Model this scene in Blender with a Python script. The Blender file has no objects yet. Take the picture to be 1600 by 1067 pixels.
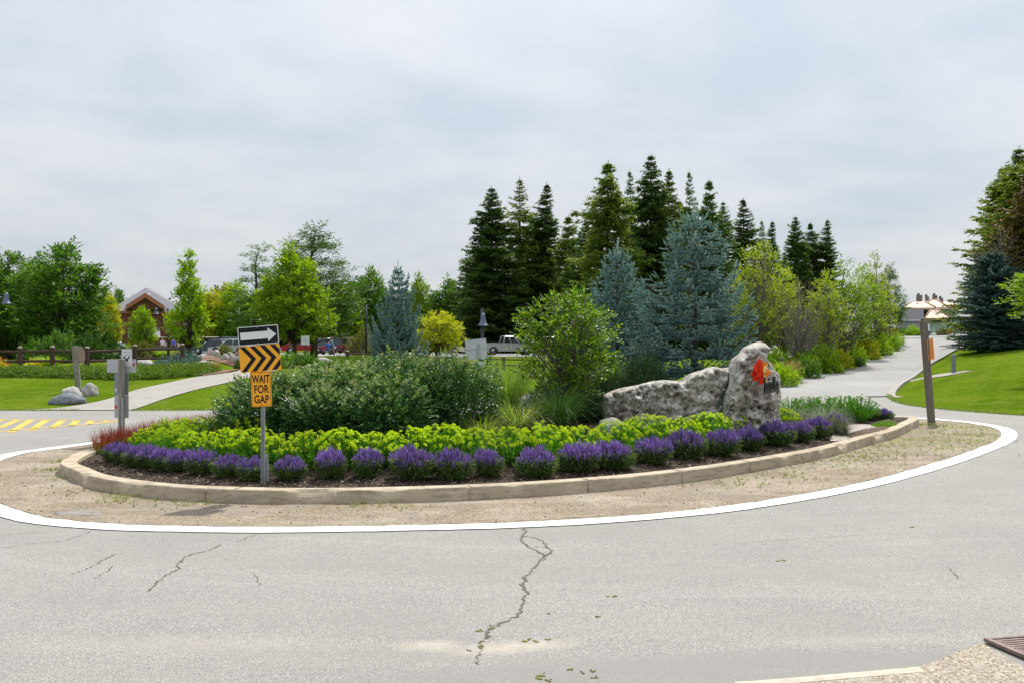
import bpy, math, random
import numpy as np
from mathutils import Vector, Matrix, noise
from mathutils.geometry import delaunay_2d_cdt

# ------------------------------------------------------------------ camera, world, sun, exposure
S = bpy.context.scene
COL = S.collection
F, CX, CY, H = 1556.0, 800.0, 533.5, 2.28      # focal length in photo pixels, principal point, eye height
cam_data = bpy.data.cameras.new('camera')
cam = bpy.data.objects.new('camera', cam_data); COL.objects.link(cam)
cam_data.sensor_width = 36.0; cam_data.lens = 36.0 * F / 1600.0
cam_data.clip_start = 0.1; cam_data.clip_end = 3000.0
cam.location = (0, 0, H); cam.rotation_euler = (math.radians(90), 0, 0)
S.camera = cam

SUN_EL, SUN_AZ = math.radians(53), math.radians(17)   # azimuth clockwise from +Y
S.view_settings.view_transform = 'Standard'; S.view_settings.look = 'None'
S.view_settings.exposure = 0.36; S.view_settings.gamma = 1.0
S.view_settings.use_curve_mapping = False

W = bpy.data.worlds.new('World'); S.world = W; W.use_nodes = True
wt = W.node_tree; wt.nodes.clear()
def wn(t, **k):
    n = wt.nodes.new(t)
    for a, b in k.items(): setattr(n, a, b)
    return n
def wl(a, b): wt.links.new(a, b)
sky = wn('ShaderNodeTexSky'); sky.sky_type = 'NISHITA'; sky.sun_disc = False
sky.sun_elevation = SUN_EL; sky.sun_rotation = SUN_AZ; sky.air_density = 1.0; sky.dust_density = 2.0
tc = wn('ShaderNodeTexCoord'); sx = wn('ShaderNodeSeparateXYZ'); wl(tc.outputs['Generated'], sx.inputs[0])
def wmath(op, a, b=None, clamp=False):
    n = wn('ShaderNodeMath', operation=op, use_clamp=clamp)
    for i, q in enumerate((a, b)):
        if q is None: continue
        if isinstance(q, (int, float)): n.inputs[i].default_value = q
        else: wl(q, n.inputs[i])
    return n.outputs[0]
zc = wmath('MAXIMUM', sx.outputs[2], 0.0)
den = wmath('ADD', zc, 0.24)
cxn = wmath('DIVIDE', sx.outputs[0], den); cyn = wmath('DIVIDE', sx.outputs[1], den)
cmb = wn('ShaderNodeCombineXYZ'); wl(cxn, cmb.inputs[0]); wl(wmath('MULTIPLY', cyn, 1.15), cmb.inputs[1])
n1 = wn('ShaderNodeTexNoise'); n1.inputs['Scale'].default_value = 0.95; n1.inputs['Detail'].default_value = 5.0
n1.inputs['Roughness'].default_value = 0.5; n1.inputs['Distortion'].default_value = 0.35; wl(cmb.outputs[0], n1.inputs['Vector'])
n2 = wn('ShaderNodeTexNoise'); n2.inputs['Scale'].default_value = 3.4; n2.inputs['Detail'].default_value = 4.0; wl(cmb.outputs[0], n2.inputs['Vector'])
nz = wmath('ADD', wmath('MULTIPLY', n1.outputs[0], 0.72), wmath('MULTIPLY', n2.outputs[0], 0.28))
cr = wn('ShaderNodeValToRGB')                      # thin overcast: greyer-blue hollows, whiter sheets
cr.color_ramp.elements[0].position = 0.40; cr.color_ramp.elements[0].color = (5.1, 5.75, 6.5, 1)
cr.color_ramp.elements[1].position = 0.585; cr.color_ramp.elements[1].color = (6.75, 6.95, 7.25, 1)
wl(nz, cr.inputs[0])
# overcast sky is brighter overhead than near the horizon
gain = wmath('ADD', 0.78, wmath('ADD', wmath('MULTIPLY', zc, 0.60), wmath('MULTIPLY', wmath('MULTIPLY', zc, zc), 0.45)))
mx = wn('ShaderNodeVectorMath', operation='SCALE'); wl(cr.outputs[0], mx.inputs[0]); wl(gain, mx.inputs['Scale'])
mixw = wn('ShaderNodeMix', data_type='RGBA'); mixw.inputs[0].default_value = 0.12
wl(mx.outputs[0], mixw.inputs[6]); wl(sky.outputs[0], mixw.inputs[7])
bg = wn('ShaderNodeBackground'); bg.inputs['Strength'].default_value = 0.1
wl(mixw.outputs[2], bg.inputs['Color'])
wo = wn('ShaderNodeOutputWorld'); wl(bg.outputs[0], wo.inputs['Surface'])

sd = bpy.data.lights.new('sun', 'SUN'); sd.energy = 4.0; sd.angle = math.radians(2.0); sd.color = (1.0, 0.955, 0.88)
sun = bpy.data.objects.new('sun', sd); COL.objects.link(sun)
sdir = Vector((math.sin(SUN_AZ)*math.cos(SUN_EL), math.cos(SUN_AZ)*math.cos(SUN_EL), math.sin(SUN_EL)))
sun.rotation_euler = sdir.to_track_quat('Z', 'Y').to_euler(); sun.location = sdir * 200

# ------------------------------------------------------------------ helpers
rng = np.random.default_rng(11); random.seed(5)
def unit(a):
    a = np.asarray(a, float); return a / (np.linalg.norm(a, axis=-1, keepdims=True) + 1e-9)
def P(u, v, d): return Vector(((u-CX)/F*d, d, H-(v-CY)/F*d))      # photo pixel + real distance -> point
def sstep(t): t = np.clip(t, 0, 1); return t*t*(3-2*t)

TU = [-2500, 0, 300, 500, 800, 1100, 1230, 1330, 1430, 1500, 1600, 3400]
TP = [
 [(0,0),(33,0),(44,.55),(50,.85),(60,1.15),(80,1.05),(100,.95),(130,.8),(700,.8)],
 [(0,0),(33,0),(44,.55),(50,.85),(60,1.15),(80,1.05),(100,.95),(130,.8),(700,.8)],
 [(0,0),(33,0),(44,.60),(50,.88),(60,1.15),(80,1.05),(100,.95),(130,.8),(700,.8)],
 [(0,0),(34,0),(44,.50),(50,.80),(60,1.12),(80,1.05),(100,.95),(130,.8),(700,.8)],
 [(0,0),(36,0),(50,.5),(60,.85),(80,.95),(100,.95),(130,.9),(700,.9)],
 [(0,0),(46,0),(55,.3),(80,.85),(130,1.3),(700,1.4)],
 [(0,0),(48,0),(60,.45),(80,1.15),(100,1.8),(120,2.35),(150,3.0),(700,3.2)],
 [(0,0),(45,0),(50,.15),(60,.5),(80,1.3),(100,2.1),(120,2.75),(150,3.4),(700,3.6)],
 [(0,0),(42,0),(50,.2),(60,.55),(80,1.3),(100,2.1),(120,2.75),(150,3.4),(700,3.6)],
 [(0,0),(33,0),(40,.3),(50,.9),(60,1.45),(75,2.1),(100,2.6),(150,3.4),(700,3.6)],
 [(0,0),(30.5,0),(40,.65),(50,1.40),(56,1.85),(65,2.1),(100,2.7),(150,3.4),(700,3.6)],
 [(0,0),(26,0),(40,1.0),(56,2.2),(65,2.4),(100,2.9),(150,3.5),(700,3.6)]]
DG = np.arange(0, 701, 0.5)
_k = np.exp(-0.5*(np.arange(-8, 9)/3.0)**2); _k /= _k.sum()
TT = []
for pr in TP:
    a = np.array(pr, float); z = np.interp(DG, a[:, 0], a[:, 1])
    TT.append(np.convolve(np.pad(z, 8, mode='edge'), _k, 'valid'))
TT = np.array(TT)
def terr(x, y):
    x = np.asarray(x, float); y = np.asarray(y, float)
    d = np.clip(y, 0.5, 699); u = CX + F*x/np.maximum(d, 6.0)
    ui = np.interp(u, TU, np.arange(len(TU))); i = np.clip(np.floor(ui).astype(int), 0, len(TU)-2); fu = ui-i
    di = d/0.5; j = np.clip(np.floor(di).astype(int), 0, len(DG)-2); fd = di-j
    g = lambda a: TT[a, j]*(1-fd)+TT[a, j+1]*fd
    return np.where(y < 20, 0, g(i)*(1-fu)+g(i+1)*fu)
def tz(x, y): return float(terr(x, y))

def catmull(pts, closed=True, n=8):
    p = np.array(pts, float); m = len(p); out = []
    for i in range(m if closed else m-1):
        if closed: a, b, c, d = p[(i-1) % m], p[i], p[(i+1) % m], p[(i+2) % m]
        else: a, b, c, d = p[max(i-1, 0)], p[i], p[i+1], p[min(i+2, m-1)]
        for k in range(n):
            t = k/n
            out.append(0.5*((2*b)+(c-a)*t+(2*a-5*b+4*c-d)*t*t+(3*b-a-3*c+d)*t**3))
    if not closed: out.append(p[-1])
    return np.array(out)
def flat(u, v, z=0.0):
    d = (H-z)*F/(v-CY); return ((u-CX)/F*d, d)

# kerb outline: foot of the outer face (left end, front, right tip, then the far side)
KERB = catmull([flat(95,737), flat(112,751), flat(150,765.5), flat(250,780), flat(375,786.5), flat(500,788), flat(680,784),
                flat(870,774), flat(1050,757), flat(1175,738), flat(1290,716), flat(1358,696), flat(1395,686), flat(1420,674),
                (11.15,27.3), (10.7,28.0), (8.5,28.8), (4,29.5), (-1,28.5), (-5.5,25.5), (-7.7,22.2), (-8.25,19.7)], True, 8)
def pdist(poly, x, y):
    """signed distance (positive inside) to a closed polygon"""
    x = np.asarray(x, float).ravel(); y = np.asarray(y, float).ravel()
    a = poly; b = np.roll(poly, -1, 0); best = np.full(x.shape, 1e9); ins = np.zeros(x.shape, bool)
    for (ax, ay), (bx, by) in zip(a, b):
        dx, dy = bx-ax, by-ay; t = np.clip(((x-ax)*dx+(y-ay)*dy)/(dx*dx+dy*dy+1e-12), 0, 1)
        best = np.minimum(best, np.hypot(x-ax-t*dx, y-ay-t*dy))
        c = (ay > y) != (by > y)
        ins ^= c & (x < (bx-ax)*(y-ay)/(by-ay+1e-12)+ax)
    return np.where(ins, best, -best)
def mound(x, y): return 0.13 + 0.47*sstep(pdist(KERB, x, y)/5.5)
def mz(x, y): return float(mound(x, y)[0])
def hit(u, v, fn, d0=8.0, d1=150.0, st=0.05):
    """first point of surface fn on the sight line of pixel (u,v)"""
    d = np.arange(d0, d1, st); x = (u-CX)/F*d
    vv = CY+(H-fn(x, d))*F/d
    k = np.argmax(vv <= v); return (float(x[k]), float(d[k]))
def bed(u, v): return hit(u, v, mound, 10, 32, 0.04)
def land(u, v, d0=20): return hit(u, v, terr, d0, 300, 0.1)

class MB:
    def __init__(s): s.v = []; s.f = []; s.m = []; s.n = 0; s.sm = []
    def add(s, v, f, mat=0, smooth=False):
        v = np.asarray(v, float).reshape(-1, 3)
        if isinstance(f, np.ndarray):
            s.f.append(f+s.n); k = len(f)
        else:
            f = [list(q) for q in f]; k = len(f)
            for L in sorted(set(len(q) for q in f)):
                s.f.append(np.array([q for q in f if len(q) == L], int)+s.n)
        s.v.append(v); s.n += len(v)
        s.m.append(np.full(k, mat)); s.sm.append(np.full(k, smooth)); return s
    def mesh(s, name, mats):
        me = bpy.data.meshes.new(name)
        V = np.concatenate(s.v) if s.v else np.zeros((0, 3))
        me.vertices.add(len(V)); me.vertices.foreach_set('co', V.ravel())
        tot = np.concatenate([np.full(len(q), q.shape[1]) for q in s.f]); idx = np.concatenate([q.ravel() for q in s.f])
        me.loops.add(len(idx)); me.loops.foreach_set('vertex_index', idx.astype(np.int32))
        me.polygons.add(len(tot)); st = np.concatenate([[0], np.cumsum(tot)[:-1]])
        me.polygons.foreach_set('loop_start', st.astype(np.int32)); me.polygons.foreach_set('loop_total', tot.astype(np.int32))
        me.polygons.foreach_set('material_index', np.concatenate(s.m).astype(np.int32))
        me.polygons.foreach_set('use_smooth', np.concatenate(s.sm).astype(bool))
        for m in (mats if isinstance(mats, (list, tuple)) else [mats]): me.materials.append(m)
        me.update(calc_edges=True); me.validate(); return me
    def build(s, name, mats, parent=None):
        return link(name, s.mesh(name, mats), parent)
def link(name, me, parent=None):
    o = bpy.data.objects.new(name, me); COL.objects.link(o)
    if parent: o.parent = parent
    return o
def tag(o, label=None, cat=None, group=None, kind=None):
    if label: o['label'] = label
    if cat: o['category'] = cat
    if group: o['group'] = group
    if kind: o['kind'] = kind
    return o
def thing(name, label, cat, loc, rz=0.0, group=None, scale=None):
    o = bpy.data.objects.new(name, None); COL.objects.link(o); o.empty_display_size = 0.2
    o.location = loc; o.rotation_euler = (0, 0, rz)
    if scale: o.scale = scale if isinstance(scale, tuple) else (scale,)*3
    return tag(o, label, cat, group)
def struct(o): o['kind'] = 'structure'; return o
def dup(root, label, loc, rz=0.0, scale=None, group=None):
    r = root.copy(); COL.objects.link(r); r.location = loc; r.rotation_euler = (0, 0, rz)
    if scale: r.scale = scale if isinstance(scale, tuple) else (scale,)*3
    r['label'] = label
    if group: r['group'] = group
    for ch in list(root.children):
        c = ch.copy(); COL.objects.link(c); c.parent = r
        for g in list(ch.children):
            e = g.copy(); COL.objects.link(e); e.parent = c
    return r

def box(mb, c, s, R=None, mat=0, bev=0.0):
    x, y, z = [q/2 for q in s]
    if bev <= 0:
        v = np.array([(a*x, b*y, c_*z) for c_ in (-1, 1) for b in (-1, 1) for a in (-1, 1)], float)
        f = [(0,2,3,1),(4,5,7,6),(0,1,5,4),(2,6,7,3),(0,4,6,2),(1,3,7,5)]
    else:
        b = min(bev, x*.9, y*.9, z*.9); v = []; f = []
        idx = {}
        for sz in (-1, 1):
            for sy in (-1, 1):
                for sx_ in (-1, 1):
                    for ax in range(3):
                        p = [sx_*(x-b), sy*(y-b), sz*(z-b)]; p[ax] = (sx_*x, sy*y, sz*z)[ax]
                        idx[(sx_, sy, sz, ax)] = len(v); v.append(p)
        I = lambda a, b_, c_, ax: idx[(a, b_, c_, ax)]
        for q in (-1, 1):
            f += [[I(q,-1,-1,0),I(q,1,-1,0),I(q,1,1,0),I(q,-1,1,0)][::q], [I(-1,q,-1,1),I(-1,q,1,1),I(1,q,1,1),I(1,q,-1,1)][::q],
                  [I(-1,-1,q,2),I(1,-1,q,2),I(1,1,q,2),I(-1,1,q,2)][::q]]
        for a in (-1, 1):
            for b_ in (-1, 1):
                f += [[I(-1,a,b_,1),I(1,a,b_,1),I(1,a,b_,2),I(-1,a,b_,2)][::(a*b_)], [I(a,-1,b_,2),I(a,1,b_,2),I(a,1,b_,0),I(a,-1,b_,0)][::(a*b_)],
                      [I(a,b_,-1,0),I(a,b_,1,0),I(a,b_,1,1),I(a,b_,-1,1)][::(a*b_)]]
                for c2 in (-1, 1): f.append([I(a,b_,c2,0),I(a,b_,c2,1),I(a,b_,c2,2)][::(a*b_*c2)])
        v = np.array(v)
    if R is not None: v = v @ np.array(R).T
    mb.add(v+np.array(c), f, mat)
def rz(a): c, s = math.cos(a), math.sin(a); return np.array([[c,-s,0],[s,c,0],[0,0,1]])
def rx(a): c, s = math.cos(a), math.sin(a); return np.array([[1,0,0],[0,c,-s],[0,s,c]])
def ry(a): c, s = math.cos(a), math.sin(a); return np.array([[c,0,s],[0,1,0],[-s,0,c]])
def tube(mb, pts, rad, n=6, mat=0, cap=True, smooth=True):
    p = np.array(pts, float); m = len(p); rad = np.broadcast_to(rad, (m,)) if not np.isscalar(rad) else np.full(m, rad)
    t = np.gradient(p, axis=0); t = unit(t)
    ref = np.array([0, 0, 1.0]) if abs(t[0][2]) < 0.9 else np.array([1.0, 0, 0])
    A = []; u = unit(np.cross(t[0], ref))
    for i in range(m):
        u = unit(u - t[i]*np.dot(u, t[i])); w = np.cross(t[i], u)
        a = np.arange(n)/n*2*math.pi
        A.append(p[i]+rad[i]*(np.cos(a)[:, None]*u+np.sin(a)[:, None]*w))
    f = [(i*n+k, i*n+(k+1) % n, (i+1)*n+(k+1) % n, (i+1)*n+k) for i in range(m-1) for k in range(n)]
    if cap: f += [tuple(range(n-1, -1, -1)), tuple(range((m-1)*n, m*n))]
    mb.add(np.concatenate(A), f, mat, smooth)
def lathe(mb, prof, c=(0, 0, 0), n=16, mat=0, R=None, smooth=True):
    a = np.arange(n)/n*2*math.pi; V = []
    for r, z in prof: V.append(np.stack([r*np.cos(a), r*np.sin(a), np.full(n, z)], 1))
    V = np.concatenate(V)
    if R is not None: V = V @ np.array(R).T
    m = len(prof)
    f = [(i*n+k, i*n+(k+1) % n, (i+1)*n+(k+1) % n, (i+1)*n+k) for i in range(m-1) for k in range(n)]
    f += [tuple(range(n-1, -1, -1)), tuple(range((m-1)*n, m*n))]
    mb.add(V+np.array(c), f, mat, smooth)
def prism(mb, out, y0, y1, M=None, mat=0):
    """outline in local x,z extruded from y0 (front, towards -y) to y1; may be concave"""
    o = np.array(out, float); n = len(o)
    tri = delaunay_2d_cdt([Vector(q) for q in o], [], [list(range(n))], 1, 1e-6)
    pts = np.array([tuple(q) for q in tri[0]]); fs = [list(q) for q in tri[2]]; m = len(pts)
    fr = np.stack([pts[:, 0], np.full(m, y0), pts[:, 1]], 1); bk = np.stack([pts[:, 0], np.full(m, y1), pts[:, 1]], 1)
    s0 = np.stack([o[:, 0], np.full(n, y0), o[:, 1]], 1); s1 = np.stack([o[:, 0], np.full(n, y1), o[:, 1]], 1)
    V = np.concatenate([fr, bk, s0, s1])
    ar = sum(o[i][0]*o[(i+1) % n][1]-o[(i+1) % n][0]*o[i][1] for i in range(n))
    F_ = []
    for q in fs:
        a, b, c = pts[q[0]], pts[q[1]], pts[q[2]]
        ccw = (b[0]-a[0])*(c[1]-a[1])-(b[1]-a[1])*(c[0]-a[0]) > 0
        q = q if ccw else q[::-1]
        F_.append(q); F_.append([k+m for k in q[::-1]])
    for i in range(n):
        j = (i+1) % n; q = [2*m+i, 2*m+n+i, 2*m+n+j, 2*m+j]
        F_.append(q if ar > 0 else q[::-1])
    if M is not None: V = V @ np.array(M).T
    mb.add(V, F_, mat)
def rrect(x0, z0, x1, z1, r, n=4):
    o = []
    for cx, cz, a in ((x1-r, z0+r, -90), (x1-r, z1-r, 0), (x0+r, z1-r, 90), (x0+r, z0+r, 180)):
        for k in range(n+1):
            t = math.radians(a+90*k/n); o.append((cx+r*math.cos(t), cz+r*math.sin(t)))
    return o
def drape(name, poly, mat, off, fn=terr, sp=1.0, parent=None):
    """closed outline filled with a triangulation that follows the ground"""
    poly = np.asarray(poly, float); q = []
    for i in range(len(poly)):      # the rim follows the ground as well
        e0, e1 = poly[i], poly[(i+1) % len(poly)]; m = max(1, int(np.linalg.norm(e1-e0)/(sp*1.2))); m = min(m, 60)
        q += [e0+(e1-e0)*k/m for k in range(m)]
    poly = np.array(q); x0, y0 = poly.min(0); x1, y1 = poly.max(0)
    gx, gy = np.meshgrid(np.arange(x0, x1, sp), np.arange(y0, y1, sp)); gx = gx.ravel(); gy = gy.ravel()
    k = pdist(poly, gx, gy) > sp*0.35
    pts = np.concatenate([poly, np.stack([gx[k], gy[k]], 1)])
    r = delaunay_2d_cdt([Vector(q) for q in pts], [], [list(range(len(poly)))], 1, 1e-5)
    p = np.array([tuple(q) for q in r[0]]); f = np.array([list(q) for q in r[2]], int)
    a, b, c = p[f[:, 0]], p[f[:, 1]], p[f[:, 2]]
    cr_ = (b[:, 0]-a[:, 0])*(c[:, 1]-a[:, 1])-(b[:, 1]-a[:, 1])*(c[:, 0]-a[:, 0])
    f[cr_ < 0] = f[cr_ < 0][:, ::-1]
    z = fn(p[:, 0], p[:, 1])+off
    mb = MB(); mb.add(np.column_stack([p, z]), f, 0, True)
    return mb.build(name, mat, parent)
def band(center, width):
    """outline strips to the left and right of an open polyline"""
    c = np.asarray(center, float); t = unit(np.gradient(c, axis=0)); n = np.stack([-t[:, 1], t[:, 0]], 1)
    w = np.broadcast_to(width, (len(c),))[:, None]
    return c+n*w/2, c-n*w/2
def ribbon(name, L, R, mat, off, fn=terr, m=4, parent=None):
    L = np.asarray(L, float); R = np.asarray(R, float); n = len(L); V = []; off = np.broadcast_to(off, (n,))
    for k in range(m+1):
        p = L*(1-k/m)+R*k/m; V.append(np.column_stack([p, fn(p[:, 0], p[:, 1])+off]))
    f = [(k*n+i, (k+1)*n+i, (k+1)*n+i+1, k*n+i+1) for k in range(m) for i in range(n-1)]
    mb = MB(); V = np.concatenate(V)
    q = V[list(f[0])]; nz_ = np.cross(q[1]-q[0], q[2]-q[0])[2]
    if nz_ < 0: f = [g[::-1] for g in f]
    mb.add(V, f, 0, True); return mb.build(name, mat, parent)

# ------------------------------------------------------------------ materials
MAT = {}
class NT:
    def __init__(s, name):
        s.m = bpy.data.materials.new(name); s.m.use_nodes = True; s.t = s.m.node_tree; s.t.nodes.clear()
        s.out = s.n('ShaderNodeOutputMaterial')
    def n(s, t, **k):
        q = s.t.nodes.new(t)
        for a, b in k.items(): setattr(q, a, b)
        return q
    def l(s, a, b): s.t.links.new(a, b)
    def set(s, sock, v):
        if isinstance(v, (int, float)): sock.default_value = v
        elif isinstance(v, tuple): sock.default_value = v if len(v) == len(sock.default_value) else v+(1,)
        else: s.l(v, sock)
    def noise(s, scale, detail=4, rough=.55, dist=0, vec=None, dim='3D'):
        q = s.n('ShaderNodeTexNoise'); q.inputs['Scale'].default_value = scale; q.inputs['Detail'].default_value = detail
        q.inputs['Roughness'].default_value = rough; q.inputs['Distortion'].default_value = dist
        s.l(vec if vec is not None else s.obj(), q.inputs['Vector']); return q.outputs[0]
    def voro(s, scale, feat='F1', out=0, vec=None, rand=1.0):
        q = s.n('ShaderNodeTexVoronoi', feature=feat); q.inputs['Scale'].default_value = scale; q.inputs['Randomness'].default_value = rand
        s.l(vec if vec is not None else s.obj(), q.inputs['Vector']); return q.outputs[out]
    def obj(s):
        if not hasattr(s, '_tc'): s._tc = s.n('ShaderNodeTexCoord')
        return s._tc.outputs['Object']
    def gen(s):
        s.obj(); return s._tc.outputs['Generated']
    def map(s, scale, loc=(0, 0, 0), rot=(0, 0, 0), vec=None):
        q = s.n('ShaderNodeMapping'); q.inputs['Scale'].default_value = scale; q.inputs['Location'].default_value = loc; q.inputs['Rotation'].default_value = rot
        s.l(vec if vec is not None else s.obj(), q.inputs[0]); return q.outputs[0]
    def ramp(s, f, stops, interp='LINEAR'):
        q = s.n('ShaderNodeValToRGB'); e = q.color_ramp.elements; q.color_ramp.interpolation = interp
        while len(e) < len(stops): e.new(0.5)
        for a, (p, c) in zip(e, stops):
            a.position = p; a.color = (c, c, c, 1) if isinstance(c, (int, float)) else tuple(c)+(1,)
        s.l(f, q.inputs[0]); return q.outputs[0]
    def mix(s, f, a, b, mode='MIX'):
        q = s.n('ShaderNodeMix', data_type='RGBA', blend_type=mode); s.set(q.inputs[0], f); s.set(q.inputs[6], a); s.set(q.inputs[7], b); return q.outputs[2]
    def math(s, op, a, b=0.0, clamp=False):
        q = s.n('ShaderNodeMath', operation=op, use_clamp=clamp); s.set(q.inputs[0], a); s.set(q.inputs[1], b); return q.outputs[0]
    def bump(s, h, strength=.3, dist=.02, nrm=None):
        q = s.n('ShaderNodeBump'); q.inputs['Strength'].default_value = strength; q.inputs['Distance'].default_value = dist
        s.l(h, q.inputs['Height'])
        if nrm is not None: s.l(nrm, q.inputs['Normal'])
        return q.outputs[0]
    def bsdf(s, col, rough=.6, metal=0., spec=.5, nrm=None):
        q = s.n('ShaderNodeBsdfPrincipled'); s.set(q.inputs['Base Color'], col); s.set(q.inputs['Roughness'], rough); s.set(q.inputs['Metallic'], metal)
        q.inputs['Specular IOR Level'].default_value = spec
        if nrm is not None: s.l(nrm, q.inputs['Normal'])
        return q.outputs[0]
    def done(s, sh): s.l(sh, s.out.inputs['Surface']); return s.m

def m_plain(name, col, rough=.55, metal=0., var=.12, scale=6., spec=.5, bump=0.0):
    if name in MAT: return MAT[name]
    t = NT(name); nz_ = t.noise(scale, 5); c2 = tuple(q*(1-var) for q in col); c3 = tuple(min(1, q*(1+var)) for q in col)
    c = t.ramp(nz_, [(.3, c2), (.7, c3)])
    b = t.bump(t.noise(scale*8, 3), bump, .01) if bump else None
    MAT[name] = t.done(t.bsdf(c, rough, metal, spec, b)); return MAT[name]
def m_leaf(name, cols, transl=.38, rough=.5, spec=.35, tboost=1.25, objvar=.18):
    """cols: list of albedos picked leaf by leaf"""
    if name in MAT: return MAT[name]
    t = NT(name); g = t.n('ShaderNodeNewGeometry'); n = len(cols)
    c = t.ramp(g.outputs['Random Per Island'], [((i+.5)/n, q) for i, q in enumerate(cols)])
    oi = t.n('ShaderNodeObjectInfo')
    f = t.math('ADD', 1-objvar, t.math('MULTIPLY', oi.outputs['Random'], 2*objvar))
    vm = t.n('ShaderNodeVectorMath', operation='SCALE'); t.l(c, vm.inputs[0]); t.l(f, vm.inputs['Scale'])
    p = t.bsdf(vm.outputs[0], rough, 0, spec)
    tr = t.n('ShaderNodeBsdfTranslucent')
    vt = t.n('ShaderNodeVectorMath', operation='MULTIPLY'); t.l(vm.outputs[0], vt.inputs[0]); vt.inputs[1].default_value = (tboost*1.15, tboost*1.1, tboost*.6)
    t.l(vt.outputs[0], tr.inputs[0])
    ms = t.n('ShaderNodeMixShader'); ms.inputs[0].default_value = transl; t.l(p, ms.inputs[1]); t.l(tr.outputs[0], ms.inputs[2])
    MAT[name] = t.done(ms.outputs[0]); return MAT[name]

def mk_asphalt():
    t = NT('asphalt'); big = t.noise(.35, 4, .5, .4); mid = t.noise(2.2, 5, .6)
    c = t.ramp(big, [(.3, (.29, .281, .268)), (.55, (.33, .32, .304)), (.75, (.36, .348, .328))])
    c = t.mix(t.ramp(mid, [(.35, 0.0), (.75, .35)]), c, (.29, .28, .268))
    # streaks along the wheel tracks
    st = t.noise(1.0, 3, .6, 0, t.map((.25, 2.2, 1)))
    c = t.mix(t.ramp(st, [(.42, 0.0), (.72, .35)]), c, (.38, .37, .345))
    sp = t.noise(95, 3, .75); c = t.mix(.62, c, t.ramp(sp, [(.3, (.03, .03, .03)), (.5, (.27, .265, .255)), (.7, (.72, .70, .66))]), 'OVERLAY')
    vs = t.voro(130, 'F1', 1); sep = t.n('ShaderNodeSeparateColor'); t.l(vs, sep.inputs[0])
    c = t.mix(t.ramp(sep.outputs[0], [(.84, 0.0), (.9, .55)]), c, (.50, .48, .44)); c = t.mix(t.ramp(sep.outputs[1], [(.86, 0.0), (.92, .55)]), c, (.09, .088, .085))
    # polished and dirty tracks that follow the circle
    vs_ = t.n('ShaderNodeVectorMath', operation='DISTANCE'); t.l(t.map((1, 1.12, 0)), vs_.inputs[0]); vs_.inputs[1].default_value = (1.5, 24.5, 0)
    cb = t.n('ShaderNodeCombineXYZ'); t.l(vs_.outputs['Value'], cb.inputs[0]); t.l(t.math('MULTIPLY', big, 2.0), cb.inputs[1])
    rn = t.noise(.85, 4, .65, 0, cb.outputs[0]); c = t.mix(t.ramp(rn, [(.38, .55), (.5, 0.)]), c, (.24, .228, .212)); c = t.mix(t.ramp(rn, [(.57, 0.), (.72, .3)]), c, (.40, .388, .365))
    c = t.mix(t.ramp(t.noise(.55, 6, .7, .8, t.map((1, 1, 1), loc=(7, 3, 0))), [(.56, 0.), (.66, .35)]), c, (.225, .21, .195)); c = t.mix(t.ramp(t.noise(3.6, 6, .75, .6), [(.6, 0.), (.7, .4)]), c, (.21, .2, .19))
    # sand washed over the road by the near edge
    for (x, y, rx_, ry_, a, k) in ((-.62, 7.45, .34, .18, .1, .5), (.02, 7.42, .62, .2, .25, .55), (-2.2, 7.5, 1.5, .3, .0, .18), (2.6, 7.6, 1.3, .18, .1, .18)):
        ca, sa = math.cos(a), math.sin(a)
        mp = t.n('ShaderNodeMapping', vector_type='TEXTURE'); mp.inputs['Location'].default_value = (x, y, 0); mp.inputs['Rotation'].default_value = (0, 0, a); mp.inputs['Scale'].default_value = (rx_, ry_, 1)
        t.l(t.obj(), mp.inputs[0]); gr = t.n('ShaderNodeTexGradient', gradient_type='SPHERICAL'); t.l(mp.outputs[0], gr.inputs[0])
        fz = t.math('MULTIPLY', t.ramp(gr.outputs[1], [(0., 0.), (.75, k)]), t.ramp(t.noise(5, 5, .7, .3), [(.3, .35), (.6, 1.)]))
        c = t.mix(fz, c, (.52, .455, .36))
    # darker strip along the near gutter
    mp = t.n('ShaderNodeMapping', vector_type='TEXTURE'); mp.inputs['Location'].default_value = (1.4, 6.72, 0); mp.inputs['Rotation'].default_value = (0, 0, .12); mp.inputs['Scale'].default_value = (3.2, .62, 1)
    t.l(t.obj(), mp.inputs[0]); gr = t.n('ShaderNodeTexGradient', gradient_type='SPHERICAL'); t.l(mp.outputs[0], gr.inputs[0])
    c = t.mix(t.math('MULTIPLY', t.ramp(gr.outputs[1], [(0., 0.), (.3, .8)]), t.ramp(t.noise(2.5, 4), [(.3, .5), (.6, 1.)])), c, (.22, .208, .196))
    b = t.bump(t.noise(140, 2), .35, .006)
    return t.done(t.bsdf(c, .9, 0, .25, b))
def mk_road():
    t = NT('pale_road'); c = t.ramp(t.noise(.22, 4, .5, .3), [(.3, (.285, .28, .27)), (.7, (.35, .345, .33))])
    c = t.mix(t.ramp(t.noise(.9, 3, .6, 0, t.map((2.0, .12, 1))), [(.45, 0.), (.7, .4)]), c, (.25, .245, .238))
    c = t.mix(.4, c, t.ramp(t.noise(60, 3, .7), [(.3, (.1, .1, .1)), (.7, (.6, .6, .6))]), 'OVERLAY')
    return t.done(t.bsdf(c, .9, 0, .25))
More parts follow.
